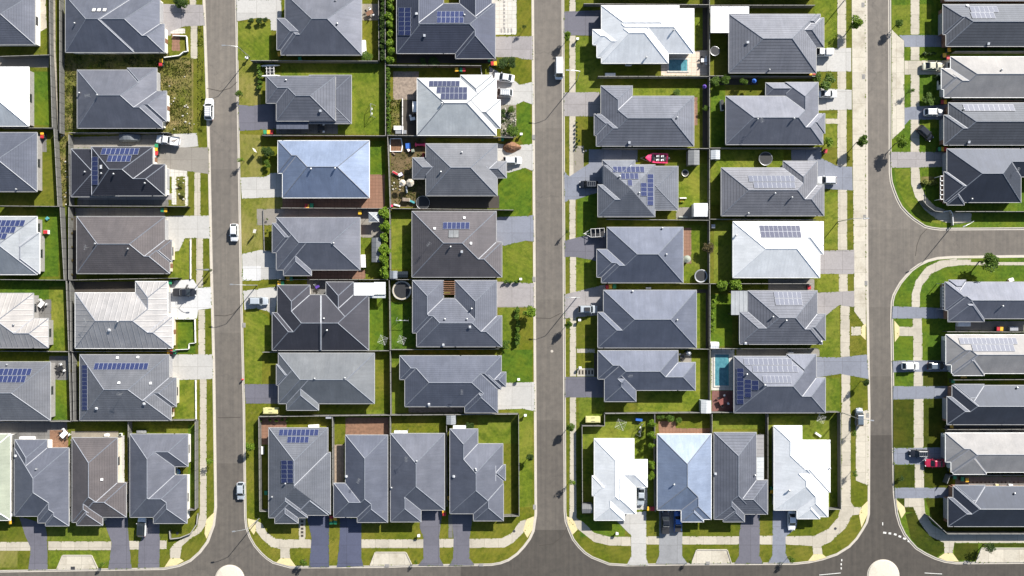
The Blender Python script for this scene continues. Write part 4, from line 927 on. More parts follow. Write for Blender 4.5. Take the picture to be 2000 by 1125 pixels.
# --- fifth column
house('g1','bright white metal roof beside the small square pool, east of the middle street','roof_white',[(1175,17,1355,104),(1175,11,1326,90),(1175,23,1305,123),(1158,58,1230,87),(1166,58,1240,112)],garage=(1174,40,'W'),bits=[('v',1315,60),('v',1262,113)],cap='white',gut='white',wall='wall_white')
house('g2','grey tiled roof with tall wing at its upper left and small front gable','roof_bold_tile',[(1174,168,1235,285),(1174,188,1355,285),(1165,223,1290,285),(1161,223,1225,264)],garage=(1172,200,'W'),bits=[('b',1229,278),('v',1322,230)])
house('g3','grey tiled square hip roof with two stepped solar arrays, below the red boat','roof_grey_tile',[(1178,322,1279,423,0.4),(1168,361,1279,423,0.4),(1177,313,1240,365),(1240,325,1324,410,-0.45,0.15)],garage=(1177,345,'W'),
  solar=[(1197,325,1258.5,337,7,1),(1213,338,1247,350,4,1),(1226,351,1235,363,1,1),(1264,340,1276.5,401,1,7),(1251,357,1263.5,383,1,3)],bits=[('v',1210,345),('v',1248,377)],extra=None)
house('g4','navy metal roof with stepped left front, beside the caged trailer','roof_navy',[(1186,444,1334,552),(1166,487,1260,541),(1175,487,1334,552)],garage=(1185,470,'W'),bits=[('v',1293,446),('v',1301,497)],gut='light')
house('g5','wide navy metal roof above the silver off-road wagon with roof rack','roof_navy',[(1179,567,1360,679),(1168,610,1290,679)],garage=(1178,590,'W'),bits=[('v',1235,569),('v',1322,625)])
house('g6','navy and grey roof in a stepped plan, lowest of the fifth column','roof_navy',[(1168,685,1324,740),(1181,685,1324,762),(1181,715,1242,784),(1240,708,1358,762)],garage=(1180,757,'W'),bits=[('a',1229,733)])
# --- bottom row of the third block
house('h1','bright white metal roof with stepped plan beside the round clipped shrubs','roof_white',[(1161,857,1238,1003),(1190,898,1264,951),(1161,930,1219,1016),(1157,930,1215,968),(1175,898,1242,1003)],garage=(1230,1003,'S'),cap='white',gut='white',wall='wall_white',
  extra=None)
house('h2','bright blue metal roof above the black and the blue pickup','roof_blue',[(1284,848,1389,996),(1331,940,1389,1014),(1331,970,1374,1019)],garage=(1312,998,'S'),bits=[('v',1316,946)],gut='white')
house('h3','grey tiled roof with boldly ribbed left slope and pale flat side patio roof','roof_bold_tile',[(1395,845,1477,1004),(1395,900,1454,1014),(1413,955,1454,1019),(1415,938,1499,1004)],garage=(1476,1006,'S'),bits=[('b',1398,925),('b',1396,880),('v',1474,928)],
  extra=multi(slab_roof(1477,849,1492,892,2.7,'roof_ivory',rib='y'), slab_roof(1477,892.5,1492,937,2.65,'roof_pale',rib='y')))
house('h4','bright white metal roof above the white sedan, right end of the bottom row','roof_white',[(1512,832,1566,996),(1512,860,1621,961),(1512,880,1617,996),(1557,925,1617,1009),(1557,955,1601,1013)],garage=(1535,998,'S'),bits=[('v',1541,958),('v',1620,914)],cap='white',gut='white',wall='wall_white')
# --- sixth column
house('i1','grey tiled roof with white rear awning, top of the sixth column','roof_bold_tile',[(1424,28,1594,142),(1500,35,1609,92),(1540,28,1602,60)],garage=(1595,115,'E'),bits=[('b',1461,83),('v',1502,137)],
  extra=multi(slab_roof(1388,12.5,1424,64,2.9,'roof_white'), slab_roof(1424.5,12.5,1463,27,2.8,'roof_white')))
house('i2','navy metal roof with grey north slopes behind the white sedan driveway','roof_slate',[(1418,188,1598,282),(1535,161,1598,282),(1500,222,1607,282),(1540,222,1611,260),(1496,162,1560,187,-0.2)],garage=(1597,195,'E'),bits=[('v',1479,233),('a',1484,237),('v',1550,232)])
house('i3','grey tiled roof with wide pale solar array, beside the round black trampoline','roof_bold_tile',[(1409,328,1596,421),(1530,315,1596,400),(1520,361,1609,421)],garage=(1598,340,'E'),
  solar=[(1462,343,1552,355,10,1,'solar_glare'),(1472,356,1553,367.5,9,1,'solar_glare')],bits=[('v',1513,378),('v',1546,386),('v',1461,417)])
house('i4','bright white metal roof with double row of grey solar panels','roof_white',[(1432,433,1601,542),(1490,433,1608,496)],garage=(1603,515,'E'),
  solar=[(1484,440,1563,452,9,1,'solar_dark'),(1486,452,1565,464,9,1,'solar_dark')],bits=[('v',1437,460)],cap='white',gut='white',wall='wall_white')
house('i5','grey ribbed tile roof with pale solar array and flat rear lean-to','roof_bold_tile',[(1461,568,1596,672),(1445,609,1570,672),(1535,613,1612,664),(1530,613,1606,672)],garage=(1598,590,'E'),
  solar=[(1512,570,1565,582.5,6,1,'solar_glare'),(1514,583,1567,596,6,1,'solar_glare')],bits=[('v',1509,619),('v',1535,626),('b',1456,670),('v',1603,667)],extra=slab_roof(1428,568,1460.5,615,2.75,'roof_cool'))
house('i6','navy roof with solar panels on two slopes, beside the long swimming pool','roof_slate',[(1434,696,1594,806),(1537,692,1594,765),(1515,738,1612,806)],garage=(1596,715,'E'),
  solar=[(1453,700,1547,713,10,1,'solar_glare'),(1470,714,1558,727,9,1,'solar_glare'),(1490,734,1545,748,7,1,'solar_glare'),(1439,719,1453,789,1,8),(1454,741,1467.5,776,1,4),(1468,743,1482,762,1,2)],bits=[('v',1458,731),('v',1493,752)])
# --- seventh column
house('j0','strip of blue metal roof cut by the top edge, top right corner','roof_blue',[(1846,-100,2060,1)])
house('j1','slate tiled roof with ten pale solar panels, upper right corner','roof_ink_tile',[(1842,9,2060,67),(1848,9,2045,90)],garage=(1850,80,'W'),
  solar=[(1895,12.5,1949,24,6,1,'solar_glare'),(1897,24.5,1943,36,5,1,'solar_glare')],bits=[('b',1889,12),('b',1930,85)])
house('j2','ivory white roof with stepped front, second down at the right edge','roof_ivory',[(1857,111,2045,190),(1844,134,2045,190),(1839,134,1935,174)],garage=(1856,123,'W'),bits=[('v',1955,137)],cap='light',gut='white',wall='wall_white')
house('j3','slate tiled roof with one long row of pale solar panels at the right edge','roof_ink_tile',[(1853,201,2045,283),(1844,225,1990,283)],garage=(1852,215,'W'),
  solar=[(1882,204,1981,216.5,10,1,'solar_glare')],bits=[('v',1881,214),('b',1892,277)])
house('j4','navy roof with white slatted side pergola, above the side street corner','roof_ink',[(1850,291,1994,395),(1844,336,1940,395),(1850,350,1883,400),(1920,291,2100,345)],garage=(1850,310,'W'),bits=[('a',1980,334),('v',1897,389)],
  extra=pergola(1837,343,1844,390,2.6,6,False))
house('j5','navy and grey roof with tiny top gable, just below the side street','roof_slate',[(1846,551,2035,606),(1852,551,2035,622),(1852,565,1922,628),(1854,547,1886,570)],garage=(1852,613,'W'),bits=[('v',1957,598)],extra=pergola(1841,553,1846,605,2.5,9,False,'cap_light'))
house('j6','ivory roof with pale solar panels, beside the black car and white hatchback','roof_ivory',[(1848,654,2060,712),(1859,654,2060,729),(1862,675,1922,733)],garage=(1860,716,'W'),
  solar=[(1874,660,1986,672,13,1,'solar_glare'),(1899,673,1981,686,9,1,'solar_glare')],cap='light',gut='white',wall='wall_white')
house('j7','navy roof with grey north slopes, third from bottom at the right edge','roof_ink',[(1860,753,2080,829),(1864,751,1922,800),(1850,775,1950,829)],garage=(1860,764,'W'),bits=[('a',1996,798),('v',1985,757)])
house('j8','white roof above the red car and the black wagon at the right edge','roof_ivory',[(1847,846,2080,902),(1858,846,2080,922),(1862,862,1926,926)],garage=(1860,910,'W'),cap='light',gut='white',wall='wall_white')
house('j9','navy roof in the bottom right corner above the curved footpath','roof_ink',[(1862,950,2080,1028),(1866,948,1924,1000),(1852,972,1960,1028)],garage=(1862,960,'W'),bits=[('v',1980,963)])
# just beyond the top edge
house('k1','dark roof beyond the top edge above the white roofed house','roof_slate',[(1185,-110,1360,-9)])
house('k2','dark roof beyond the top edge above the white rear awning','roof_slate',[(1425,-110,1596,-6)])

# ------------------------------------------------------------------ fences
def fence(label, pts, h=1.8, mat='fence_panel', cap='fence_cap', capw=0.045, zb=0.12):
    """pts: px of the top rail; posts, panels and rail as parts"""
    W_ = [P(x, y, zb+h) for x, y in pts]; O = W_[0]
    root = thing('fence', label, 'fence', (O[0], O[1], zb))
    panel, rail = MB(), MB()
    def post_mesh():
        mb = MB(); mb.box(-0.045,-0.045,0,0.045,0.045,1.0); return mesh_only(mb, 'post', [M['steel_dark']])
    for a, b in zip(W_[:-1], W_[1:]):
        dx, dy = b[0]-a[0], b[1]-a[1]; L = math.hypot(dx, dy); an = math.atan2(dy, dx)
        mt = Matrix.Translation((a[0]-O[0], a[1]-O[1], 0)) @ Matrix.Rotation(an, 4, 'Z')
        panel.box(0, -0.02, 0.03, L, 0.02, h-0.05, M=mt)
        n = max(1, round(L/2.4))
        for i in range(n):                 # ribbed sheets stand a little proud of the panel
            for k in range(3):
                x = (i+0.2+0.3*k)*L/n; panel.box(x, 0.021, 0.08, x+0.12, 0.035, h-0.1, M=mt)
        rail.box(-0.03, -capw, h-0.05, L+0.03, capw, h, M=mt)
        for i in range(n+1):
            if i == 0 and a != W_[0]: continue
            p = mt @ Vector((L*i/n, 0, 0)); o = inst('post', proto_mesh('fpost', post_mesh), root, tuple(p), an); o.scale = (1, 1, h+0.03)
    panel.build('panel', M[mat], root); rail.build('rail', M[cap], root)
    return root
F = [
 ('between the two topmost yards at the left edge', [(0,110),(97,107)]),
 ('behind the top left corner house, running down to the white roofed house', [(96,-40),(98,107)]),
 ('on the east side of the white roofed yard at the left edge', [(98,108),(102,249)]),
 ('below the white roofed house at the left edge', [(0,249),(103,250)]),
 ('east of the mauve-grey roofed house yard at the left edge', [(105,250),(113,403)]),
 ('between the third and fourth houses at the left edge', [(0,402),(117,403)]),
 ('beside the long lush yard holding the red and white toy', [(117,404),(125,546)]),
 ('below the pale blue-grey solar roof at the left edge', [(0,546),(130,547)]),
 ('beside the bright strip lawn right of the plum patio', [(129,548),(134,685)]),
 ('between the fifth and sixth houses at the left edge', [(0,686),(136,687)]),
 ('east of the yard with the dark round outdoor table', [(134,688),(138,824)]),
 ('behind the first two bottom left houses', [(0,825),(138,823)]),
 ('along the back of the weedy block from the skylight house down', [(116,-40),(117,260)]),
 ('along the back of the black tiled house', [(134,262),(136,402)]),
 ('between the slate roof on the weedy block and the covered car', [(134,259),(330,259)]),
 ('between the black tiled house and the brown-grey tiled house', [(134,402),(365,403)]),
 ('along the back of the brown-grey tiled house', [(134,404),(134,546)]),
 ('between the brown-grey tiled house and the silver-blue ribbed house', [(134,547),(348,543)]),
 ('along the back of the silver-blue ribbed house', [(136,549),(138,686)]),
 ('below the silver-blue ribbed house up to the three bins', [(139,687),(342,686)]),
 ('pale, along the back of the second column lowest house', [(141,690),(144,822)]),
 ('behind the bottom left row from the taupe house to the left street', [(140,822),(379,821)]),
 ('on the street side of the fourth house in the bottom left row', [(381,823),(381,996),(366,997)]),
 ('between the taupe house and the house with the blue pool notch', [(250,823),(251,1000)]),
 ('between the pale green roof and the stepped slate roof, bottom left', [(24,850),(23,1000)]),
 ('between the stepped slate roof and the taupe tiled roof, bottom left', [(138,858),(137,990)]),
 ('long, left of the tall hedge at the top of the photo', [(739,-40),(740,118)]),
 ('in the middle block spine behind the tall hedge, top stretch', [(752,-40),(753,265)]),
 ('in the middle block spine beside the dirt yard with toys', [(757,266),(762,406)]),
 ('in the middle block spine from the long hedge down', [(761,408),(762,546)]),
 ('in the middle block spine left of the pale-ringed trampoline', [(760,547),(762,684)]),
 ('in the middle block spine above the bottom row', [(762,685),(763,812)]),
 ('between the two topmost houses on the east side of the left street', [(489,118),(738,119)]),
 ('above the bright blue roof', [(512,264),(754,265)]),
 ('below the bright blue roof', [(548,406),(760,407)]),
 ('above the charcoal duplex roof', [(545,546),(758,546)]),
 ('below the charcoal duplex roof', [(512,688),(760,685)]),
 ('behind the middle bottom row from the yellow kiosk to the middle street', [(505,814),(763,811),(1012,809)]),
 ('left of the solar roofed house in the middle bottom row', [(505,815),(507,999),(524,999)]),
 ('on the street side of the fenced corner lawn, middle block', [(1013,810),(1014,1008),(983,1009)]),
 ('between the first and second houses of the middle bottom row', [(649,814),(650,998)]),
 ('between the second and third houses of the middle bottom row', [(762,813),(761,1000)]),
 ('between the third and fourth houses of the middle bottom row', [(872,811),(873,990)]),
 ('above the white roof with two white cars', [(755,127),(940,128)]),
 ('below the white roof with two white cars', [(756,264),(1003,268)]),
 ('between the toy yard house and the brown-grey roof with water heaters', [(764,407),(1003,410)]),
 ('above the house with the timber pergola courtyard', [(763,546),(968,546)]),
 ('below the house with the timber pergola courtyard', [(764,683),(975,682)]),
 ('behind the white roofs in the third block, top stretch of its spine', [(1386,-40),(1386,149)]),
 ('in the third block spine beside the two small yards with blue tubs', [(1386,150),(1386,289)]),
 ('in the third block spine between the two silver sheds', [(1386,290),(1386,429)]),
 ('in the third block spine beside the dry brown shrub', [(1386,430),(1386,554)]),
 ('in the third block spine left of the leafy strip hedge', [(1387,555),(1387,681)]),
 ('in the third block spine left of the long pool and red deck', [(1387,682),(1387,806)]),
 ('above the white roof beside the small square pool', [(1140,7),(1385,9)]),
 ('below the white roof beside the small square pool', [(1168,149),(1385,149)]),
 ('above the red boat', [(1176,289),(1385,290)]),
 ('below the square hip roof with stepped solar arrays', [(1185,428),(1385,430)]),
 ('above the wide navy roof', [(1320,554),(1385,554)]),
 ('between the two lowest navy roofs of the fifth column', [(1170,681),(1386,682)]),
 ('behind the third bottom row, left of the roof with the pool', [(1182,808),(1388,806)]),
 ('behind the third bottom row, below the roof with the pool', [(1389,806),(1640,805)]),
 ('around the left yard of the white house in the third bottom row', [(1181,809),(1181,832),(1137,832),(1138,1003)]),
 ('between the round clipped shrubs and the bright blue roof', [(1279,809),(1280,1000)]),
 ('between the blue roof and the ribbed grey roof, bottom row', [(1391,808),(1391,1000)]),
 ('between the ribbed grey roof and the bright white roof, bottom row', [(1500,807),(1500,998)]),
 ('on the right street side of the bottom right white house', [(1642,806),(1643,995),(1618,995)]),
 ('above the white rear awning', [(1387,10),(1592,10)]),
 ('between the two topmost houses of the sixth column', [(1387,148),(1601,149)]),
 ('below the second house of the sixth column', [(1387,289),(1599,289)]),
 ('above the white roof with grey solar panels', [(1387,428),(1594,429)]),
 ('below the white roof with grey solar panels', [(1387,554),(1588,554)]),
 ('above the roof with the long swimming pool', [(1388,681),(1598,681)]),
 ('between the two topmost houses at the right edge', [(1865,100),(2100,100)]),
 ('between the ivory roof and the roof with the long pale solar row', [(1860,195),(2100,196)]),
 ('between the roof with the long solar row and the navy corner roof', [(1865,289),(2100,288)]),
 ('along the side street below the navy corner roof', [(1803,391),(1812,402),(1826,412),(1842,414)]),
 ('running to the right edge below the navy corner roof', [(1866,413),(2100,413)]),
 ('above the ivory roof with pale solar panels', [(1850,648),(2100,649)]),
 ('below the ivory roof with pale solar panels', [(1862,742),(2100,741)]),
 ('below the third house from the bottom at the right edge', [(1850,839),(2100,838)]),
 ('above the bottom right corner house, under the paver row', [(1850,951-6),(1856,929),(2100,928)]),
 ('along the curved footpath at the bottom right corner', [(1814,1008),(1850,1042)]),
 ('running to the right edge below the bottom right house', [(1850,1043),(2100,1043)]),
]
for lab, pts in F: fence('grey steel fence '+lab, pts)
fence('pale corner garden wall curving beside the side street end', [(1842,414),(1857,411),(1861,418),(1862,440)], 0.9, 'fence_cream', 'cap_white', 0.06)
fence('low cream retaining wall left of the weedy block', [(105,-40),(106,100),(114,256)], 0.5, 'retaining', 'retaining', 0.12)
fence('long timber retaining wall behind the brown-grey tiled house', [(124,410),(127,545)], 0.4, 'timber_grey', 'timber_grey', 0.10)
fence('pale retaining wall behind the silver-blue ribbed house', [(131,560),(137,680)], 0.5, 'retaining', 'white_paint', 0.12)
fence('low curved white garden wall in front of the skylight house', [(337,69),(364,70),(366,100),(358,101),(350,108),(320,112)], 0.6, 'wall_white', 'white_paint', 0.10)
fence('low white garden wall around the front lawn beside the bins', [(342,697-74),(380,623),(381,670),(369,671),(368,682),(342,683)], 0.6, 'wall_white', 'white_paint', 0.07)
fence('low pale wall bordering the front lawn of the brown-grey tiled house', [(372,468),(372,545)], 0.4, 'fence_cream', 'cap_white', 0.12)
fence('low pale wall bordering the front lawn of the lowest second column house', [(382,742),(383,821)], 0.4, 'fence_cream', 'cap_white', 0.12)
fence('low pale edging wall around the black mulch bed, left street', [(514,409),(516,490),(532,490)], 0.4, 'steel_dark', 'fence_cap', 0.05)
fence('curved grey corner wall at the bottom left corner footpath', [(386,1003),(384,1024),(372,1042),(350,1051),(332,1053),(331,1036)], 0.7, 'fence_panel', 'fence_cap', 0.10)
fence('thin white garden wall in the upper right yard of the white solar house', [(776,128),(939,130),(941,146)], 0.6, 'wall_white', 'white_paint', 0.06)
fence('white low fence framing the vegetable bed beside the white solar house', [(786,191),(786,262)], 0.8, 'wall_white', 'white_paint', 0.06)

# ------------------------------------------------------------------ vehicles
def wheel_mesh():
    mb = MB(); mb.cyl((0,-0.11,0),(0,0.11,0),0.32,0.32,14,0); mb.cyl((0,-0.115,0),(0,0.115,0),0.19,0.19,10,1); return mesh_only(mb, 'wheel', [M['rubber'], M['steel']])
def loft(mb, rings, m=0, cap=True):
    for A, B in zip(rings[:-1], rings[1:]):
        n = len(A)
        for i in range(n): j = (i+1) % n; mb.face([A[i], B[i], B[j], A[j]], m)
    if cap: mb.face(rings[0], m); mb.face(rings[-1][::-1], m)
SPECS = { # length, width, roof height, belt height, hood end, windscreen top, roof rear, rear glass bottom (fractions from the nose)
 'sedan': (4.7,1.82,1.45,0.92,0.27,0.42,0.70,0.86), 'hatch': (4.1,1.75,1.50,0.95,0.25,0.40,0.84,0.97),
 'wagon': (4.8,1.85,1.55,0.98,0.27,0.40,0.86,0.97), 'suv': (4.8,1.9,1.75,1.08,0.25,0.37,0.88,0.98),
 'van': (5.0,1.95,2.0,1.15,0.10,0.22,0.97,0.995), 'ute': (5.3,1.88,1.75,1.08,0.24,0.35,0.56,0.61)}
def car_body(kind_, paint):
    L,Wd,Hr,Hb,hd,wt,rr,rb = SPECS[kind_]; w = Wd/2
    X = lambda f: L/2-f*L
    root = []
    mb = MB(); rings = []
    prof = [(0.0,0.62,0.58,0.66),(0.02,0.82,0.42,0.72),(0.07,0.95,0.30,0.80),(0.16,1.0,0.26,Hb-0.08),(hd,1.0,0.26,Hb-0.01),(0.5,1.0,0.26,Hb),(0.84,1.0,0.26,Hb),(0.94,0.97,0.30,Hb-0.03 if kind_ != 'ute' else Hb),(0.985,0.88,0.38,Hb-0.10),(1.0,0.74,0.5,Hb-0.2)]
    for f, k, zb, zt in prof:
        x = X(f); ww = w*k
        rings.append([(x,-ww*0.9,zb),(x,-ww,zb+0.12),(x,-ww,zt-0.16),(x,-ww*0.93,zt-0.03),(x,-ww*0.6,zt+0.015),(x,0,zt+0.03),(x,ww*0.6,zt+0.015),(x,ww*0.93,zt-0.03),(x,ww,zt-0.16),(x,ww,zb+0.12),(x,ww*0.9,zb)])
    loft(mb, rings); parts = [('body', mb, [paint], True)]
    # greenhouse
    hw = w*0.93; rw = w*0.76; z1 = Hb-0.02; z2 = Hr-0.03
    def gx(n, pts, mat):
        g = MB()
        for p in pts: g.face(p)
        parts.append((n, g, [mat], False))
    A0, A1, B0, B1 = X(hd), X(wt), X(rr), X(rb)
    gl = M['glass_dark']
    gx('windscreen', [[(A0,-hw*0.93,z1+0.03),(A0+0.08,0,z1+0.045),(A1+0.06,0,z2),(A1,-rw,z2)],[(A0+0.08,0,z1+0.045),(A0,hw*0.93,z1+0.03),(A1,rw,z2),(A1+0.06,0,z2)]], gl)
    gx('rear_window', [[(B1,hw*0.93,z1+0.03),(B1,-hw*0.93,z1+0.03),(B0,-rw,z2),(B0,rw,z2)]], gl)
    for s in (-1, 1):
        q = [(A0,s*hw*0.93,z1+0.03),(A0,s*hw,z1),(B1,s*hw,z1),(B1,s*hw*0.93,z1+0.03),(B0,s*rw,z2),(A1,s*rw,z2)]
        if s > 0: q = q[::-1]
        gx('side_window', [q], gl)
    r = MB(); e = 0.02
    top = [(A1+0.02,-rw-e,z2-0.01),(B0-0.03,-rw-e,z2-0.01),(B0-0.03,rw+e,z2-0.01),(A1+0.02,rw+e,z2-0.01)]
    t2 = [(A1-0.12,-rw+0.12,Hr+0.03),(B0+0.12,-rw+0.12,Hr+0.03),(B0+0.12,rw-0.12,Hr+0.03),(A1-0.12,rw-0.12,Hr+0.03)]
    r.face(t2[::-1]) if False else r.face([t2[0], t2[3], t2[2], t2[1]][::-1])
    for i in range(4): j = (i+1) % 4; r.face([top[i], t2[i], t2[j], top[j]])
    for x, xx in ((A1, A0),):             # pillars
        for s in (-1, 1): r.cyl((x,s*rw,z2),(xx,s*hw*0.94,z1+0.03),0.045,0.05,5)
    for s in (-1, 1): r.cyl((B0,s*rw,z2),(B1,s*hw*0.94,z1+0.03),0.06,0.08,5); r.cyl(((A1+B0)/2,s*(rw+0.01),z2),((A1+B0)/2,s*(hw+0.005),z1),0.035,0.035,5)
    parts.append(('roof_panel', r, [paint], False))
    for s in (-1, 1):
        g = MB(); g.box(L/2-0.24, s*w*0.70-0.17, 0.60, L/2-0.05, s*w*0.70+0.13, 0.755); parts.append(('headlight', g, [M['headlamp']], False))
        g = MB(); g.box(-L/2+0.02, s*w*0.72-0.16, Hb-0.36, -L/2+0.14, s*w*0.72+0.14, Hb-0.16); parts.append(('taillight', g, [M['taillamp']], False))
        g = MB(); g.box(A0-0.42, min(s*(w-0.02), s*(w+0.2)), Hb-0.04, A0-0.26, max(s*(w-0.02), s*(w+0.2)), Hb+0.12); parts.append(('mirror', g, [paint], False))
    g = MB(); g.box(X(0.045), -w*0.55, 0.40, L/2+0.005, w*0.55, 0.60); parts.append(('grille', g, [M['black_plastic']], False))
    return parts, L, w
def car(kind_, paint, px, py, head, label, z=0.147, extras=(), roofm=None, sc=1.0, cat=None, group=None):
    a = P(px, py, z+0.9); root = thing('parked_car' if kind_ not in ('van','ute') else {'van':'parked_van','ute':'parked_pickup'}[kind_], label, cat or {'van':'van','ute':'pickup'}.get(kind_, 'car'), (a[0], a[1], z), R(head), group)
    root.scale = (sc, sc, sc)
    key = ('car', kind_, paint, roofm)
    if key not in PROTO:
        parts, L, w = car_body(kind_, M[paint]); PROTO[key] = ([(n, mesh_only(b, n, ([M[roofm]] if (roofm and n == 'roof_panel') else m)), s) for n, b, m, s in parts], L, w)
        for n, me, s in PROTO[key][0]:
            if s: me.polygons.foreach_set('use_smooth', [True]*len(me.polygons))
    parts, L, w = PROTO[key]
    for n, me, s in parts: inst(n, me, root)
    for fx in (0.19, 0.80):
        for s in (-1, 1): inst('wheel', proto_mesh('wheel', wheel_mesh), root, (L/2-fx*L, s*(w-0.13), 0.32))
    Hr, Hb = SPECS[kind_][2], SPECS[kind_][3]
    if kind_ == 'ute':
        g = MB(); x1, x0 = L/2-0.625*L, -L/2+0.10
        if 'tray' in extras:
            g.box(x0-0.1,-0.95,Hb-0.12,x1,0.95,Hb-0.05); 
            for b in ((x0-0.1,-0.98,Hb-0.05,x1,-0.92,Hb+0.16),(x0-0.1,0.92,Hb-0.05,x1,0.98,Hb+0.16),(x0-0.1,-0.92,Hb-0.05,x0-0.04,0.92,Hb+0.16),(x1-0.06,-0.92,Hb-0.05,x1,0.92,Hb+0.5)): g.box(*b)
            g.build('tray', M['steel'], root)
            q = MB()
            for i in range(5): xx = x0+0.2+i*0.3; q.cyl((xx,-0.7+0.2*i,Hb+0.02),(xx+0.9 if i < 3 else xx+0.2,0.3-0.1*i,Hb+0.1),0.05,0.05,6)
            q.build('tools', M['timber_grey'], root)
        else:
            g.box(x0,-w+0.14,Hb+0.02,x1,w-0.14,Hb+0.045); g.build('tray_cover', M['black_plastic' if paint != 'paint_white' else 'white_plastic'], root)
            b = MB()
            for s in (-1, 1): b.cyl((x1+0.02,s*(w-0.22),Hb),(x1+0.02,s*(w-0.3),Hr+0.02),0.04,0.04,6)
            b.cyl((x1+0.02,-w+0.3,Hr+0.02),(x1+0.02,w-0.3,Hr+0.02),0.04,0.04,6); b.build('sports_bar', M['steel'], root)
    if 'rack' in extras:
        X0, X1 = L/2-SPECS[kind_][5]*L-0.15, L/2-SPECS[kind_][6]*L+0.15; g = MB()
        for s in (-1, 1): g.cyl((X0,s*w*0.62,Hr+0.13),(X1,s*w*0.62,Hr+0.13),0.035,0.035,6)
        for i in range(5): t = X0+(X1-X0)*i/4; g.cyl((t,-w*0.62,Hr+0.13),(t,w*0.62,Hr+0.13),0.03,0.03,6); g.cyl((t,w*0.55,Hr-0.02),(t,w*0.55,Hr+0.13),0.02,0.02,4); g.cyl((t,-w*0.55,Hr-0.02),(t,-w*0.55,Hr+0.13),0.02,0.02,4)
        g.build('roof_rack', M['steel'], root)
    if 'cargo' in extras:
        g = MB(); g.box(-0.9,-0.5,Hr+0.05,0.5,0.5,Hr+0.22); g.build('roof_box', M['black_plastic'], root)
    if 'door' in extras:
        g = MB(); g.box(-0.03,0,0.35,0.03,0.95,1.25,M=Matrix.Translation((0.35, w, 0)) @ Matrix.Rotation(R(-25), 4, 'Z')); g.build('open_door', M[paint], root)
    if 'canopy' in extras:
        g = MB(); g.box(-L/2+0.12,-w*0.8,Hb,L/2-0.66*L,w*0.8,Hr+0.05); g.build('canopy', M['white_plastic'], root)
    return root
K = 'vehicles parked in streets and driveways'
car('wagon','paint_white',408,213,90,'white wagon at the west kerb of the left street beside the weedy verge',z=0.01,extras=('rack',),sc=1.06,group=K)
car('hatch','paint_white',457,454,-90,'white hatchback at the east kerb of the left street',z=0.01,group=K)
car('hatch','paint_silver',470,959,-90,'silver hatchback at the lower east kerb of the left street',z=0.01,group=K)
car('van','paint_white',1092,134,-90,'white van at the east kerb of the middle street',z=0.01,group=K)
car('sedan','paint_white',985,151,172,'white sedan parked slightly askew beside the dark hedge bushes',group=K)
car('wagon','paint_white',981,181,178,'white wagon with roof rack below the askew sedan',extras=('rack',),sc=1.02,group=K)
car('wagon','paint_white',1001,313,0,'white wagon below the mound of brown soil',sc=0.92,group=K)
car('ute','paint_white',1605,102,180,'white pickup nosing under the grey tiled roof, top of sixth column',extras=('canopy',),sc=0.95,group=K)
car('sedan','paint_white',1617,183,0,'white sedan in the driveway of the second house, sixth column',sc=0.95,group=K)
car('wagon','paint_white',1615,352,180,'white wagon on the blue-grey driveway of the sixth column',sc=0.98,group=K)
car('wagon','paint_silver',504,588,0,'silver-blue wagon beside the charcoal duplex roof',sc=0.97,group=K)
car('ute','paint_black',360,571,0,'black pickup with one open door on the pale driveway',extras=('door',),sc=1.0,group=K)
car('ute','paint_white',328,274,172,'white tray pickup loaded with tools beside the covered car',extras=('tray',),sc=1.05,group=K)
car('wagon','paint_white',276,1029,88,'white car with dark glass roof on the plum driveway, bottom left',roofm='glass_dark',group=K)
car('suv','paint_silver',1148,604,0,'silver off-road wagon with black roof box beside the wide navy roof',extras=('cargo',),sc=0.95,group=K)
car('suv','paint_black',1150,360,180,'black off-road wagon with roof rack left of the square hip roof',extras=('rack',),sc=0.9,group=K)
car('sedan','paint_silver',1252,969,-92,'silver sedan between the stepped white roof and its bins',sc=0.95,group=K)
car('ute','paint_black',1300,1021,90,'black pickup with white bonnet stripe below the bright blue roof',sc=1.0,group=K)
car('ute','paint_blue',1324,1019,90,'bright blue pickup parked beside the black one',sc=0.92,group=K)
car('sedan','paint_white',1547,1017,-90,'white sedan beside the bottom right white house',sc=0.97,group=K)
car('suv','paint_slate',1679,815,90,'dark grey off-road wagon in the parking lane of the right street',group=K,sc=0.88)
car('sedan','paint_champagne',1822,129,0,'champagne sedan on the cream driveway, top right',group=K)
car('wagon','paint_white',1824,219,0,'white wagon above the angled black car',extras=('rack',),sc=0.93,group=K)
car('suv','paint_black',1808,260,-42,'black off-road wagon parked at an angle across the lawn',sc=0.9,group=K)
car('hatch','paint_white',1779,715,0,'white hatchback at the footpath right of the right street',group=K)
car('hatch','paint_black',1829,715,0,'black hatchback nose-in behind the white hatchback',sc=0.95,roofm='paint_slate',group=K)
car('wagon','paint_black',1796,886,180,'black wagon with silver roof rails above the red car',extras=('rack',),sc=0.93,group=K)
car('sedan','paint_red',1827,905,180,'red sedan in the lower right driveway',group=K)
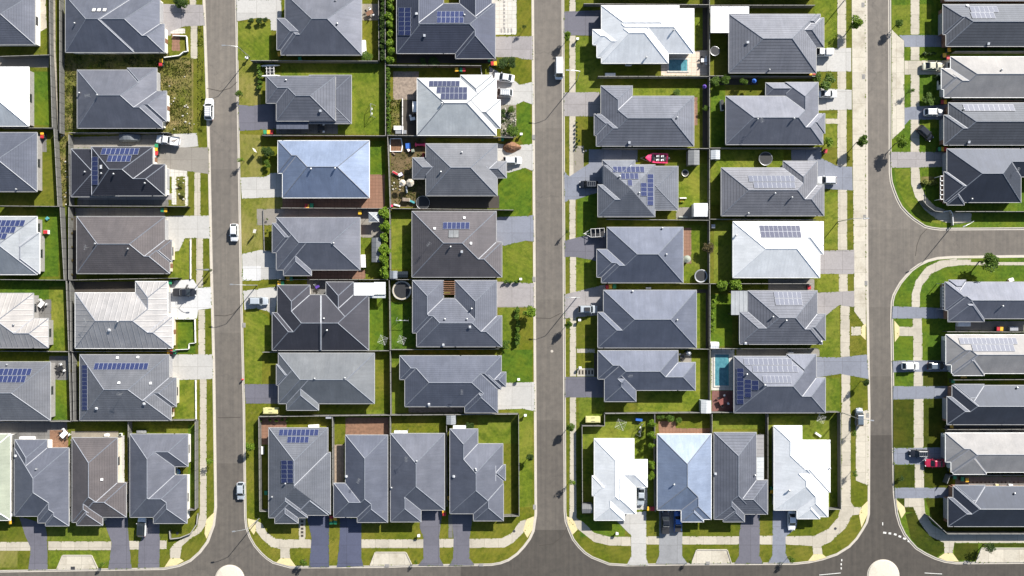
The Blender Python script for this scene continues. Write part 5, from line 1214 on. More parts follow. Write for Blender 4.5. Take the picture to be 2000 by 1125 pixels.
# car under a fitted cover
def covered_car():
    a = P(252, 268, 1); root = thing('covered_car', 'car under a fitted grey cover beside the black tiled roof', 'car', (a[0], a[1], 0.15), 0, K)
    mb = MB(); rings = []
    for f, w, h in ((0,0.5,0.5),(0.03,0.75,0.75),(0.12,0.9,0.88),(0.25,0.93,0.98),(0.38,0.92,1.42),(0.5,0.92,1.5),(0.7,0.93,1.45),(0.85,0.93,1.15),(0.97,0.82,0.95),(1,0.6,0.6)):
        x = 2.45-f*4.9; rings.append([(x,-w,0.1),(x,-w*1.02,h*0.6),(x,-w*0.72,h*0.95),(x,0,h),(x,w*0.72,h*0.95),(x,w*1.02,h*0.6),(x,w,0.1)])
    loft(mb, rings); mb.build('cover', M['car_cover'], root, smooth=True)
    for s in (-1, 1):
        for x in (1.5, -1.5): inst('wheel', proto_mesh('wheel', wheel_mesh), root, (x, s*0.78, 0.32))
covered_car()
def boat(px, py, rz, L, w, label, hullm):
    a = P(px, py, 1.0); root = thing('motor_boat', label, 'boat', (a[0], a[1], 0.15), R(rz))
    out, inn = MB(), MB(); n = 10
    def prof(f, k): # half-width along the length, f=0 bow
        return w/2*k*min(1, (f*3.2)**0.62) if f > 0 else 0.0
    rings = []
    for i in range(n+1):
        f = i/n; x = L/2-f*L; hw = max(0.02, prof(f, 1)); zt = 1.25-0.2*f
        rings.append([(x,0,0.35+0.4*(1-f)**3),(x,-hw*0.75,0.55+0.3*(1-f)**3),(x,-hw,zt),(x,-hw*0.82,zt+0.02),(x,-hw*0.80,zt-(0.35 if 0.3 < f < 0.98 else -0.05)),(x,0,zt-(0.38 if 0.3 < f < 0.98 else -0.10)),(x,hw*0.80,zt-(0.35 if 0.3 < f < 0.98 else -0.05)),(x,hw*0.82,zt+0.02),(x,hw,zt),(x,hw*0.75,0.55+0.3*(1-f)**3)])
    loft(out, rings); out.build('hull', M[hullm], root)
    g = MB(); g.box(-L*0.42,-w*0.30,0.80,L*0.12,w*0.30,0.90); g.build('floor', M['black_plastic'], root)
    for x in (-0.2, -1.3):
        for s in (-1, 1):
            g = MB(); g.box(x-0.25,s*0.45-0.22,0.9,x+0.25,s*0.45+0.22,1.12); g.box(x-0.3,s*0.45-0.22,1.12,x-0.2,s*0.45+0.22,1.4); g.build('seat', M['white_plastic'], root)
    g = MB(); g.box(L*0.14,-w*0.33,1.18,L*0.2,w*0.33,1.55); g.build('windshield', M['glass_dark'], root)
    g = MB(); g.box(-L/2-0.35,-0.2,0.5,-L/2+0.02,0.2,1.5); g.build('outboard_motor', M['steel_dark'], root)
    g = MB()
    g.box(-L/2+0.2,-0.8,0.28,L/2-0.9,-0.7,0.36); g.box(-L/2+0.2,0.7,0.28,L/2-0.9,0.8,0.36); g.box(-0.5,-0.95,0.2,-0.4,0.95,0.3)
    g.cyl((L/2-0.9,-0.75,0.32),(L/2+1.0,0,0.35),0.05,0.05,6); g.cyl((L/2-0.9,0.75,0.32),(L/2+1.0,0,0.35),0.05,0.05,6); g.build('boat_trailer', M['steel'], root)
    for s in (-1, 1): inst('wheel', proto_mesh('wheel', wheel_mesh), root, (-0.45, s*1.02, 0.3))
boat(1282, 309, 178, 5.3, 2.3, 'red motor boat on a trailer in the yard above the square hip roof', 'pink')
def catamaran():
    a = P(527, 138, 0.8); root = thing('catamaran', 'small white twin-hulled catamaran beside the dark fence and front lawn', 'boat', (a[0], a[1], 0.15), R(2))
    for s in (-1, 1):
        mb = MB(); rings = []
        for i in range(9):
            f = i/8; x = -2.4+f*4.8; r = 0.24*max(0.12, math.sin(math.pi*min(1, f*0.95+0.05))**0.5)
            rings.append([(x, s*1.2+r*math.cos(t), 0.55+r*1.2*math.sin(t)) for t in [2*math.pi*k/8 for k in range(8)]])
        loft(mb, rings); mb.build('hull', M['white_plastic'], root, smooth=True)
    for x in (-0.7, 0.1, 1.0):
        mb = MB(); mb.cyl((x,-1.2,0.8),(x,1.2,0.8),0.07,0.07,6); mb.build('crossbeam', M['white_paint'], root)
    mb = MB(); mb.box(-0.65,-0.9,0.78,0.95,0.9,0.82); mb.build('trampoline_net', M['black_plastic'], root)
    for y in (-0.4, 0.4):
        mb = MB(); mb.cyl((-0.9,y,0.88),(1.2,y,0.88),0.05,0.05,6); mb.build('spar', M['white_paint'], root)
catamaran()
def trailer():
    a = P(1165, 455, 0.8); root = thing('cage_trailer', 'white framed cage trailer with black sides on the plum driveway', 'trailer', (a[0], a[1], 0.15), R(183))
    mb = MB(); mb.box(-1.8,-1.0,0.5,1.4,1.0,0.58); mb.build('floor', M['black_plastic'], root)
    mb = MB()
    for b in ((-1.8,-1.0,1.35,1.4,-0.93,1.42),(-1.8,0.93,1.35,1.4,1.0,1.42),(-1.8,-0.93,1.35,-1.73,0.93,1.42),(1.33,-0.93,1.35,1.4,0.93,1.42),(-0.75,-0.93,1.35,-0.68,0.93,1.42),(0.28,-0.93,1.35,0.35,0.93,1.42)): mb.box(*b)
    for x in (-1.78,1.36):
        for y in (-0.98,0.96): mb.box(x,y,0.58,x+0.04,y+0.04,1.35)
    mb.build('cage', M['white_paint'], root)
    for y in (-0.96, 0.94):
        mb = MB(); mb.box(-1.7,y,0.6,1.3,y+0.03,1.3); mb.build('side_panel', M['steel_dark'], root)
    mb = MB(); mb.cyl((1.4,-0.85,0.55),(2.9,0,0.55),0.05,0.05,6); mb.cyl((1.4,0.85,0.55),(2.9,0,0.55),0.05,0.05,6); mb.cyl((1.4,0,0.55),(3.1,0,0.55),0.04,0.04,6); mb.build('drawbar', M['white_paint'], root)
    for s in (-1, 1): inst('wheel', proto_mesh('wheel', wheel_mesh), root, (-0.2, s*1.1, 0.32))
trailer()

# ------------------------------------------------------------------ street lamps
def lamp(px, py, adx, ady, where, h=8.0, arm=2.6):
    a = P(px, py); root = thing('street_lamp', 'tall grey street lamp '+where, 'street lamp', (a[0], a[1], 0.13), 0, 'street lamps along the kerbs')
    mb = MB(); mb.cyl((0,0,0),(0,0,h*0.9),0.11,0.07,8); mb.build('pole', M['steel'], root)
    L = math.hypot(adx, ady); ux, uy = adx/L, -ady/L
    mb = MB(); prev = (0,0,h*0.9)
    for i in range(1, 7):
        t = i/6; cur = (ux*arm*t, uy*arm*t, h*0.9+h*0.1*math.sin(t*math.pi/2)); mb.cyl(prev, cur, 0.055, 0.05, 6, caps=False); prev = cur
    mb.build('arm', M['steel'], root)
    mb = MB(); mt = Matrix.Translation(prev) @ Matrix.Rotation(math.atan2(uy, ux), 4, 'Z'); mb.box(-0.1,-0.13,-0.06,0.65,0.13,0.07,M=mt); o = mb.build('lamp_head', M['steel'], root)
    mb = MB(); mb.box(0.05,-0.1,-0.09,0.6,0.1,-0.062,M=mt); mb.build('lens', M['lamp_lens'], o)
for a in [(488,112,-1,0,'at the top of the left street east side'),(503,557,-1,-0.05,'beside the small verge above the duplex driveway'),(507,1012,-1,0.1,'at the lower left corner of the middle block'),
          (1127,158,-1,0,'beside the white van on the middle street'),(1127,580,-1,0,'above the silver off-road wagon, middle street'),(1636,433,1,0,'above the white roof with solar panels, right street'),
          (1645,806,1,0.1,'beside the dark wagon in the parking lane'),(1648,2,1,0,'at the top of the right street, west footpath'),(1862,438,-0.9,0.4,'on the side street corner below the navy roof'),(410,528,1,0,'on the left street west kerb above the black pickup')]: lamp(*a)

# ------------------------------------------------------------------ trees, shrubs, hedges
def crown(mb, cx, cy, cz, rx, ry, rz, n, leafs=0.22, box=False, rnd=random, lobes=7):
    L = [(0,0,0,1.0)]
    if not box:
        L = []
        for i in range(lobes):
            a = rnd.uniform(0, 6.28); q = rnd.uniform(0.25, 0.72); L.append((q*math.cos(a), q*math.sin(a), rnd.uniform(-0.35, 0.55), rnd.uniform(0.26, 0.48)))
        L.append((0,0,0.25,0.5))
    for _ in range(n):
        if box: x, y, z = [rnd.uniform(-1, 1) for _ in range(3)]; z = abs(z)**0.4*(1 if rnd.random() < 0.85 else -1)*rnd.uniform(0.8, 1.05)
        else:
            l = rnd.choice(L); v = Vector((rnd.gauss(0,1), rnd.gauss(0,1), rnd.gauss(0,1))).normalized()*rnd.uniform(0.6, 1.05)*l[3]
            x, y, z = l[0]+v.x, l[1]+v.y, l[2]+v.z
        p = Vector((cx+x*rx, cy+y*ry, cz+z*rz)); s = leafs*rnd.uniform(0.6, 1.4)
        t = Vector((rnd.gauss(0,1), rnd.gauss(0,1), rnd.gauss(0,0.5))).normalized()*s; nn = Vector((rnd.gauss(0,.6), rnd.gauss(0,.6), 1)); u = t.cross(nn).normalized()*s*0.6
        mb.face([p-t, p+u*0.9, p+t, p-u*0.9])
def tree_parts(kind_, seed):
    rnd = random.Random(seed); tr, cr = MB(), MB()
    tr.cyl((0,0,0),(0.05,0,0.45),0.035,0.025,7)
    for i in range(6):
        a = i*1.05+rnd.random(); e = (0.28*math.cos(a), 0.28*math.sin(a), 0.62+0.2*rnd.random()); tr.cyl((0.04,0,0.30+0.03*i), e, 0.018, 0.006, 5)
        tr.cyl(e, (e[0]*1.4, e[1]*1.4, e[2]+0.12), 0.006, 0.003, 4)
    n = {'dense':2600,'loose':1500,'sparse':550}[kind_]
    crown(cr, 0, 0, 0.68, 0.5, 0.5, 0.30, n, {'dense':0.042,'loose':0.044,'sparse':0.045}[kind_], rnd=rnd, lobes={'dense':13,'loose':10,'sparse':8}[kind_])
    return tr, cr
def tree(px, py, dpx, h, kind_, leafm, label, cat='tree', name='street_tree', group=None, z=0.13, seed=None):
    """dpx crown diameter in photo px; unit tree has crown diameter 1 and height 1"""
    global TS; TS += 1; sd_ = seed if seed is not None else TS % 5
    key = ('tree', kind_, leafm, sd_)
    if key not in PROTO:
        tr, cr = tree_parts(kind_, sd_*13+5); PROTO[key] = (mesh_only(tr, 'trunk', [M['bark']]), mesh_only(cr, 'crown', [M[leafm]]))
    a = P(px, py, z+h*0.68); d = dpx*S
    root = thing(name, label, cat, (a[0], a[1], z), random.uniform(0, 6.28), group)
    for nm, me in zip(('trunk','crown'), PROTO[key]):
        o = inst(nm, me, root); o.scale = (d, d, h)
TS = 0
G = 'young street trees on the verges'
for t in [
 (1109,71,17,3.2,'dense','leaf_bright','bright round street tree above the white van, east kerb of the middle street'),
 (1674,43,28,4.2,'loose','leaf_bright','leafy street tree at the top of the right street lane'),
 (1684,274,23,4.4,'dense','leaf_mid','round dense street tree at the end of the concrete lane bay, right street'),
 (1762,276,27,4.6,'loose','leaf_bright','large bright street tree on the verge opposite, by the angled black car'),
 (1757,45,19,3.2,'loose','leaf_mid','street tree on the top right verge'),
 (1779,178,14,2.4,'sparse','leaf_mid','small thin street tree on the verge beside the cream driveway'),
 (1932,510,40,5.2,'loose','leaf_mid','large spreading tree on the side street verge'),
 (1034,610,27,3.6,'loose','leaf_bright','bright tree on the west kerb of the middle street beside the row of shrubs'),
 (1110,634,16,3.6,'dense','leaf_mid','round street tree on the east kerb below the silver off-road wagon'),
 (1113,836,19,3.8,'loose','leaf_mid','street tree beside the yellow kiosk on the third block'),
 (1117,943,15,3.6,'sparse','leaf_bright','thin bright street tree on the lower east kerb of the middle street'),
 (1036,892,16,3.4,'loose','leaf_dark','dark street tree on the west verge beside the fenced corner lawn'),
 (487,872,19,3.6,'loose','leaf_bright','bright street tree above the silver hatchback'),
 (409,902,15,3.2,'sparse','leaf_bright','thin street tree on the lower west footpath of the left street'),
 (468,182,15,2.8,'loose','leaf_mid','small street tree on the verge above the plum driveway, left street'),
 (470,313,13,2.8,'sparse','leaf_bright','sparse yellow-green sapling on the verge beside the bright blue roof'),
 (1691,747,14,3.6,'dense','leaf_dark','dark round street tree on the kerb below the blue-grey driveway'),
 (1668,846,13,2.6,'sparse','leaf_mid','upper sapling at the edge of the lower parking lane'),
 (1669,925,14,2.6,'sparse','leaf_mid','lower sapling at the edge of the lower parking lane'),
 (1935,1070,26,3.6,'sparse','leaf_dark','dark wispy tree on the bottom right parking bay edge'),
 (593,1098,15,3.0,'loose','leaf_mid','small tree on the bottom verge between the ramp and the dark blue driveway'),
 (1547,1094,15,3.2,'sparse','leaf_mid','small tree on the bottom verge below the white sedan'),
 (197,1104,11,2.4,'sparse','leaf_mid','thin sapling right of the left parking bay'),
 (812,1098,9,2.2,'sparse','leaf_mid','thin sapling right of the middle parking bay'),
 (1348,1098,10,2.2,'sparse','leaf_mid','thin sapling left of the third parking bay'),
 (411,528,8,3.0,'sparse','leaf_dark','tiny dark sapling on the west kerb above the black pickup'),
 (1107,453,8,2.6,'sparse','leaf_dark','tiny dark sapling on the east kerb by the caged trailer'),
 (1760,935,13,1.2,'sparse','leaf_dark','low dark bush on the verge below the black wagon'),
 (1024,52,10,2.6,'sparse','leaf_dark','sapling on the top verge beside the purple-grey driveway'),
]: tree(*t, group=G)
GS = 'garden shrubs'
for t in [
 (352,3,30,2.0,'dense','leaf_dark','dark bushy shrub at the top edge beside the grey driveway'),
 (1615,160,34,2.6,'loose','leaf_mid','bushy garden shrub above the white sedan, sixth column'),
 (1597,152,20,2.2,'loose','leaf_mid','smaller shrub between the bins and the bushy shrub'),
 (1618,278,22,2.6,'loose','leaf_bright','pale leafy shrub below the navy roof corner, sixth column'),
 (1398,158,22,2.6,'loose','leaf_mid','leafy tree by the rear fence below the white awning yard'),
 (1415,157,22,2.6,'loose','leaf_mid','second leafy tree right of the first along that rear fence'),
 (1452,160,17,2.4,'loose','leaf_mid','round leafy shrub beside the blue tub'),
 (1412,556,24,3.2,'loose','leaf_bright','bright bushy tree behind the white roof with solar panels'),
 (1438,556,28,3.2,'loose','leaf_bright','larger bright bushy tree right beside it behind the white roof'),
 (1383,484,24,2.6,'loose','leaf_dry','dry brown shrub straddling the yard by the trampoline'),
 (984,122,24,1.8,'dense','leaf_dark','dark round bush left of the pair above the askew sedan'),
 (1001,122,22,1.8,'dense','leaf_dark','dark round bush right of the pair above the askew sedan'),
 (1815,194,24,1.6,'dense','leaf_mid','leafy shrub bed below the champagne sedan'),
 (1829,195,18,1.6,'dense','leaf_mid','right end shrub of that bed at the ivory roof corner'),
 (1832,152,14,1.6,'loose','leaf_dark','dark shrub against the ivory roof beside the champagne sedan'),
 (523,297,24,2.0,'dense','leaf_dark','dark bushy shrub at the upper end of the edged bed'),
 (523,320,17,1.6,'loose','leaf_mid','lighter shrub at the lower end of the edged bed'),
 (490,41,12,1.2,'dense','leaf_dark','left dark shrub at the top of the front lawn'),
 (506,40,14,1.2,'dense','leaf_dark','middle dark shrub at the top of the front lawn'),
 (518,39,11,1.2,'dense','leaf_dark','right dark shrub at the top of the front lawn'),
 (1003,258,28,1.8,'loose','leaf_mid','leafy shrub at the end of the rock garden'),
 (983,222,16,1.4,'loose','leaf_dark','dark shrub at the upper end of the rock garden'),
 (998,215,16,1.4,'loose','leaf_mid','shrub right of the dark one in the rock garden'),
 (987,672,22,1.6,'loose','leaf_mid','garden shrub at the foot of the shrub row, fourth column'),
 (717,111,24,1.4,'loose','leaf_mid','yard shrub below the white boat-shaped tub'),
 (846,119,26,1.2,'loose','leaf_dark','left shrub in the dark side yard below the courtyard roof'),
 (827,121,18,1.2,'loose','leaf_dark','smaller shrub in the dark side yard below the courtyard roof'),
 (1321,181,16,0.9,'loose','leaf_mid','low shrub on the lawn strip above the tall-winged roof'),
 (139,783-60,12,1.4,'loose','leaf_dry','golden round shrub in the corner behind the panelled roof'),
 (917,833,20,1.2,'loose','leaf_dark','low shrub behind the stepped slate roof, middle bottom row'),
 (1310,818,20,1.6,'loose','leaf_mid','leafy shrub behind the bright blue roof in the bottom row'),
 (1290,814,16,1.6,'loose','leaf_mid','second leafy shrub behind the bright blue roof, left one'),
 (1326,819,14,1.2,'loose','leaf_mid','third leafy shrub behind the bright blue roof, right one'),
 (1378,212,14,1.6,'loose','leaf_mid','small shrub in the dark strip right of the tall-winged roof'),
 (1131,275,6,0.8,'dense','leaf_dark','small ball shrub at the lower end of the row on the footpath bed'),
 (357,380,12,0.8,'loose','leaf_weed','weedy clump in the walled bed of the black tiled house'),
 (354,358,14,0.8,'loose','leaf_weed','upper weedy clump in the walled bed of the black tiled house'),
]: tree(t[0], t[1], t[2], t[3], t[4], t[5], t[6], 'shrub', 'garden_shrub', GS)
for y, w in ((828,'topmost'),(850,'second'),(870,'third and smallest'),(907,'fourth'),(928,'lowest')):
    tree(1272, y, 16 if w != 'third and smallest' else 13, 3.2, 'dense', 'leaf_bright', w+' of the round clipped shrubs beside the stepped white roof', 'shrub', 'round_shrub', 'round clipped shrubs in a row', seed=2)
for i in range(7): tree(1126, 243+i*8.0-3, 5.5, 0.7, 'dense', 'leaf_dark', 'small ball shrub in the row beside the east footpath of the middle street', 'shrub', 'ball_shrub', 'ball shrubs in a row on the footpath bed', seed=1)
for i in range(9): tree(510+(i % 2), 828, 1, 1, 'dense', 'leaf_mid', '') if False else None
for i, (x, y) in enumerate([(508,822),(527,820),(540,821),(551,820),(560,821)]): tree(x, y, 7, 1.0, 'dense', 'leaf_mid', ['first','second','third','fourth','fifth'][i]+' small shrub in the row behind the left solar house, middle bottom row', 'shrub', 'small_shrub', 'small shrubs along the rear fence')
for i in range(5): tree(140, 428+i*27, 6, 1.0, 'loose', 'leaf_dry', ['topmost','second','third','fourth','lowest'][i]+' potted shrub along the strip behind the brown-grey tiled house', 'shrub', 'potted_shrub', 'potted shrubs behind the brown roofed house')
for i, y in enumerate((428,450,472)): tree(522, y, 5, 0.8, 'sparse', 'leaf_mid', ['upper','middle','lower'][i]+' pale plant in the narrow black bed, left street', 'plant', 'bed_plant', 'plants in the black bed')
def hedge(x0, y0, x1, y1, h, leafm, label, n, seed=1, leafs=0.24):
    a = P(x0, y1, h*0.9); b = P(x1, y0, h*0.9); cx, cy = (a[0]+b[0])/2, (a[1]+b[1])/2; rx, ry = (b[0]-a[0])/2, (b[1]-a[1])/2
    root = thing('hedge', label, 'hedge', (cx, cy, 0.13)); rnd = random.Random(seed); cr, tr = MB(), MB()
    step = max(1.0, min(rx, ry)*2); k = max(1, int(max(rx, ry)*2/step))
    for i in range(k):
        t = -1+(2*i+1)/k; px_, py_ = (t*rx, 0) if rx > ry else (0, t*ry); px_ += rnd.uniform(-.1, .1)
        tr.cyl((px_,py_,0),(px_+0.1,py_,h*0.6),0.05,0.03,5)
        sx, sy = (rx/k*1.2, ry) if rx > ry else (rx, ry/k*1.2)
        s = rnd.uniform(0.88, 1.12); crown(cr, px_, py_, h*0.55, sx*s, sy*s, h*0.5*s, n//k, leafs, rnd=rnd, lobes=6)
    tr.build('stems', M['bark'], root); cr.build('foliage', M[leafm], root)
hedge(753, -30, 770, 124, 2.6, 'leaf_bright', 'long tall green hedge at the top, right of the dark fence', 15000, 3, 0.28)
hedge(741, -30, 751, 116, 2.4, 'leaf_dark', 'long dark hedge at the top, on the left side of the spine fence', 10000, 4, 0.28)
hedge(754, 130, 762, 262, 1.8, 'leaf_mid', 'narrow leafy hedge left of the white solar roof yard', 5500, 5)
hedge(741, 408, 761, 545, 3.0, 'leaf_bright', 'tall bright bamboo hedge behind the dark slate roof', 11000, 6, 0.28)
hedge(1388, 584, 1398, 650, 1.6, 'leaf_bright', 'bright leafy hedge strip on the right of the third block spine fence', 1800, 7)
hedge(1005, 600, 1016, 676, 1.3, 'leaf_mid', 'row of clipped shrubs on the verge beside the bright kerb tree', 1700, 8)
hedge(502, 125, 511, 175, 1.4, 'leaf_mid', 'leafy border strip left of the small catamaran', 900, 9)
hedge(983, 548, 1012, 553, 0.9, 'leaf_mid', 'low planting strip above the purple-grey driveway, fourth column', 500, 10)
hedge(1798, 350, 1830, 361, 0.9, 'leaf_weed', 'straw coloured planting bed beside the navy corner roof driveway', 800, 11)
hedge(1802, 102, 1830, 107, 0.7, 'leaf_dark', 'low dark planting strip above the champagne sedan', 350, 12)
def weeds(px0, py0, px1, py1, n, leafm, seed, name='weed_patch', h=0.25, s=0.16):
    rnd = random.Random(seed); mb = MB(); a = P(px0, py1); b = P(px1, py0)
    cl = [(rnd.uniform(a[0], b[0]), rnd.uniform(a[1], b[1]), rnd.uniform(0.3, 1.2)) for _ in range(max(3, n//25))]
    for _ in range(n):
        c = rnd.choice(cl); x = min(max(rnd.gauss(c[0], c[2]), a[0]), b[0]); y = min(max(rnd.gauss(c[1], c[2]), a[1]), b[1]); t = rnd.uniform(0, 6.28); w = s*rnd.uniform(0.5, 1.3)
        z = 0.14; hh = h*rnd.uniform(0.3, 1.2); mb.face([(x-w*math.cos(t), y-w*math.sin(t), z), (x+w*math.cos(t), y+w*math.sin(t), z+0.03), (x+0.4*w*math.sin(t)+w*.5, y+w*math.cos(t), z+hh)])
    o = mb.build(name, M[leafm]); o['kind'] = 'stuff'
weeds(307, 114, 374, 260, 3500, 'leaf_weed', 1); weeds(119, 108, 150, 255, 2000, 'leaf_weed', 2); weeds(152, 104, 330, 132, 1500, 'leaf_dark', 3); weeds(118, 262, 132, 400, 900, 'leaf_weed', 4); weeds(764, 196, 785, 262, 700, 'leaf_weed', 5)
weeds(766, 300, 830, 400, 900, 'leaf_weed', 6); weeds(980, 210, 1006, 262, 500, 'leaf_mid', 7); weeds(387, 50, 396, 256, 500, 'leaf_weed', 8)

# ------------------------------------------------------------------ bins
def bin_meshes(col):
    b = MB(); b.cyl((0,0,0.05),(0,0,0.9),0.0,0.0,4) if False else None
    c0 = [(-0.24,-0.26),(0.24,-0.26),(0.24,0.26),(-0.24,0.26)]; c1 = [(-0.29,-0.34),(0.29,-0.34),(0.29,0.34),(-0.29,0.34)]
    for i in range(4): j = (i+1) % 4; b.face([(*c0[i],0.05),(*c0[j],0.05),(*c1[j],0.98),(*c1[i],0.98)])
    b.face([(*p,0.98) for p in c1]); b.cyl((-0.26,-0.3,0.1),(0.26,-0.3,0.1),0.1,0.1,8)
    l = MB(); l.box(-0.31,-0.38,0.985,0.31,0.36,1.04); l.box(-0.25,-0.3,1.04,0.25,0.28,1.08); l.cyl((-0.24,-0.4,1.0),(0.24,-0.4,1.0),0.03,0.03,6)
    return mesh_only(b, 'body', [M['bin_body']]), mesh_only(l, 'lid', [M[col]])
def wbin(px, py, col, where, rz=0, pre=''):
    k = ('bin', col)
    if k not in PROTO: PROTO[k] = bin_meshes(col)
    a = P(px, py, 1.0); root = thing('wheelie_bin', pre+col+'-lidded wheelie bin '+where, 'bin', (a[0], a[1], 0.15), R(rz+random.uniform(-8, 8)), 'wheelie bins beside the houses')
    root.scale = (1.25, 1.25, 1.0)
    for n, me in zip(('body','lid'), PROTO[k]): inst(n, me, root)
for g in [
 ((315,119,'yellow'),(314,125,'red'),'on the weedy block below the skylight house'), ((83,262,'yellow'),(83,266,'red'),'behind the mauve-grey roof at the left edge'),
 ((306,285,'green'),(305,292,'yellow'),(306,299,'red'),'right of the black tiled roof'), ((318,410,'green'),(324,410,'yellow'),'above the light grey driveway of the brown-grey roof'),
 ((333,551,'green'),'beside the black pickup driveway'), ((330,687,'yellow'),(335.5,687,'red'),(341,687,'green'),'at the driveway of the lowest second column house'),
 ((546,106,'yellow'),'at the corner of the top slate roof, third column'), ((586,115,'green'),'in the dark side yard of the top slate roof, third column'),
 ((518,258,'green'),(525,258,'yellow'),(531,258,'red'),'in the row of three below the plum driveway'), ((599,402,'red'),(601,403,'yellow'),(609,401,'green'),'in the brown side yard of the blue roof'),
 ((703,415,'yellow'),'on the paved yard near the glass umbrella'), ((563,544,'yellow'),(569,544,'green'),'above the fence over the duplex roof'), ((546,553,'yellow'),(552,553,'green'),'just under the fence at the duplex driveway'),
 ((892,136,'yellow'),(901,136,'green'),(906,136,'red'),'in the row of three above the white solar roof'), ((962,124,'red'),(967,124,'yellow'),'at the foot of the courtyard solar roof'), ((956,117,'green'),'under the eave of the courtyard solar roof'),
 ((976,271,'yellow'),(981,271,'green'),'above the mound of brown soil'), ((647,1011,'red'),(647,1015,'yellow'),(647,1019,'green'),(655,1014,'yellow'),(655,1019,'green'),'between the two dark blue driveways'),
 ((876,972,'yellow'),(867,993,'green'),(867,998,'yellow'),(868,1003,'red'),'between the third and fourth middle bottom houses'), ((1267,993,'yellow'),(1270,993,'red'),(1276,993,'red'),(1284,992,'yellow'),'beside the silver sedan in the bottom row'),
 ((1507,959,'yellow'),(1507,954,'green'),'between the ribbed grey roof and the white roof, bottom row'), ((1186,560,'red'),(1192,559,'yellow'),(1200,559,'green'),'above the left end of the wide navy roof'),
 ((1583,143,'yellow'),(1589,143,'red'),'below the grey tiled roof at the top of the sixth column'), ((1612,295,'red'),'at the end of the blue-grey driveway, sixth column'), ((1580,561,'red'),'behind the roof with the flat rear lean-to'),
 ((1853,97,'yellow'),'above the ivory roof fence, top right'), ((1844,108,'yellow'),(1851,112,'red'),'at the ivory roof corner, top right'), ((1840,199,'red'),(1845,199,'yellow'),'right of the white wagon, top right'), ((1835,291,'green'),(1840,291,'yellow'),(1846,291,'red'),'above the pinkish driveway of the navy corner roof'),
 ((1949,642,'red'),(1955,642,'yellow'),'in the side yard below the tiny gable roof'), ((1879,734,'yellow'),(1884,734,'yellow'),'under the ivory roof with pale solar panels'), ((1861,744,'green'),'at the fence below the ivory roof'),
 ((1857,918,'yellow'),(1864,931,'green'),(1879,935,'green'),(1888,937,'yellow'),'between the red car and the paver row'), ((1858,832,'yellow'),'under the third roof from the bottom, right edge'), ((20,1019,'yellow'),'at the pale green roof corner, bottom left'), ((520,962,'green'),'in the left side yard of the left solar house, middle bottom row'),
]:
    items, where = g[:-1], g[-1]; seen_ = {}
    for px, py, col in items:
        seen_[col] = seen_.get(col, 0)+1
    for px, py, col in items:
        same = [q for q in items if q[2] == col]; pre = ''
        if len(same) > 1:
            dx = max(q[0] for q in same)-min(q[0] for q in same); dy = max(q[1] for q in same)-min(q[1] for q in same)
            if dx >= dy: pre = 'left ' if px == min(q[0] for q in same) else 'right '
            else: pre = 'upper ' if py == min(q[1] for q in same) else 'lower '
        wbin(px, py, col, where, pre=pre)

# ------------------------------------------------------------------ pools, yard things
def pool(x0, y0, x1, y1, label, cope=0.35):
    a = P(x0, y1); b = P(x1, y0); cx, cy = (a[0]+b[0])/2, (a[1]+b[1])/2; w, h = (b[0]-a[0])/2, (b[1]-a[1])/2
    root = thing('swimming_pool', label, 'swimming pool', (cx, cy, 0.15))
    mb = MB(); c = cope
    for q in ((-w-c,-h-c,w+c,-h),(-w-c,h,w+c,h+c),(-w-c,-h,-w,h),(w,-h,w+c,h)): mb.box(q[0],q[1],-0.01,q[2],q[3],0.10)
    mb.build('coping', M['white_pave'], root)
    mb = MB(); mb.face([(-w,-h,0.02),(w,-h,0.02),(w,h,0.02),(-w,h,0.02)]); mb.build('water', M['pool_water'], root)
    mb = MB(); mb.prism([(w-0.3,-h+0.1),(w-0.05,-h+0.1),(w-0.05,h-0.3),(w-0.3,h-0.3)], 0.025, 0.03)
    mb.build('pool_edge', M['teal'], root); return root
pool(1306, 117, 1342, 139, 'small square dark blue swimming pool on beige paving')
pool(1396, 692, 1423, 753, 'long narrow turquoise swimming pool with white surround')
def cyl_thing(name, label, cat, px, py, parts, z=0.14, group=None, zt=0.5):
    a = P(px, py, zt); root = thing(name, label, cat, (a[0], a[1], z), 0, group)
    for nm, args, mat in parts:
        mb = MB()
        for q in args: mb.cyl(*q)
        mb.build(nm, M[mat], root)
    return root
def torus(mb, r, t, z, n=24):
    for i in range(n):
        a0, a1 = 2*math.pi*i/n, 2*math.pi*(i+1)/n; mb.cyl((r*math.cos(a0), r*math.sin(a0), z), (r*math.cos(a1), r*math.sin(a1), z), t, t, 6, caps=False)
def trampoline(px, py, rpx, rim, label, z=0.14):
    a = P(px, py, 0.9); r = rpx*S; root = thing('trampoline', label, 'trampoline', (a[0], a[1], z))
    mb = MB(); mb.prism(ngon(0,0,r*0.84,32), 0.82, 0.86); mb.build('jumping_mat', M['tramp_mat'], root)
    mb = MB(); A = ngon(0,0,r*0.84,32); B = ngon(0,0,r*0.98,32)
    for i in range(32): j = (i+1) % 32; mb.face([(*A[i],0.87),(*B[i],0.90),(*B[j],0.90),(*A[j],0.87)][::-1] if False else [(*A[i],0.87),(*B[i],0.90),(*B[j],0.90),(*A[j],0.87)])
    mb.build('pad', M[rim], root)
    mb = MB(); torus(mb, r, 0.04, 0.88)
    mb.build('frame', M['steel'], root)
    for i in range(4):
        t = i*math.pi/2+0.4; mb = MB(); mb.cyl((r*math.cos(t), r*math.sin(t), 0), (r*math.cos(t), r*math.sin(t), 0.88), 0.04, 0.04, 6); mb.build('leg', M['steel'], root)
trampoline(785, 567, 18.5, 'path_concrete', 'large black trampoline with pale rim in the fourth column yard')
trampoline(1495, 310, 13, 'steel_dark', 'round black trampoline with thin rim above the wide pale solar array')
trampoline(1369, 539, 12.5, 'steel', 'round trampoline with silver pad in the corner by the dry shrub')
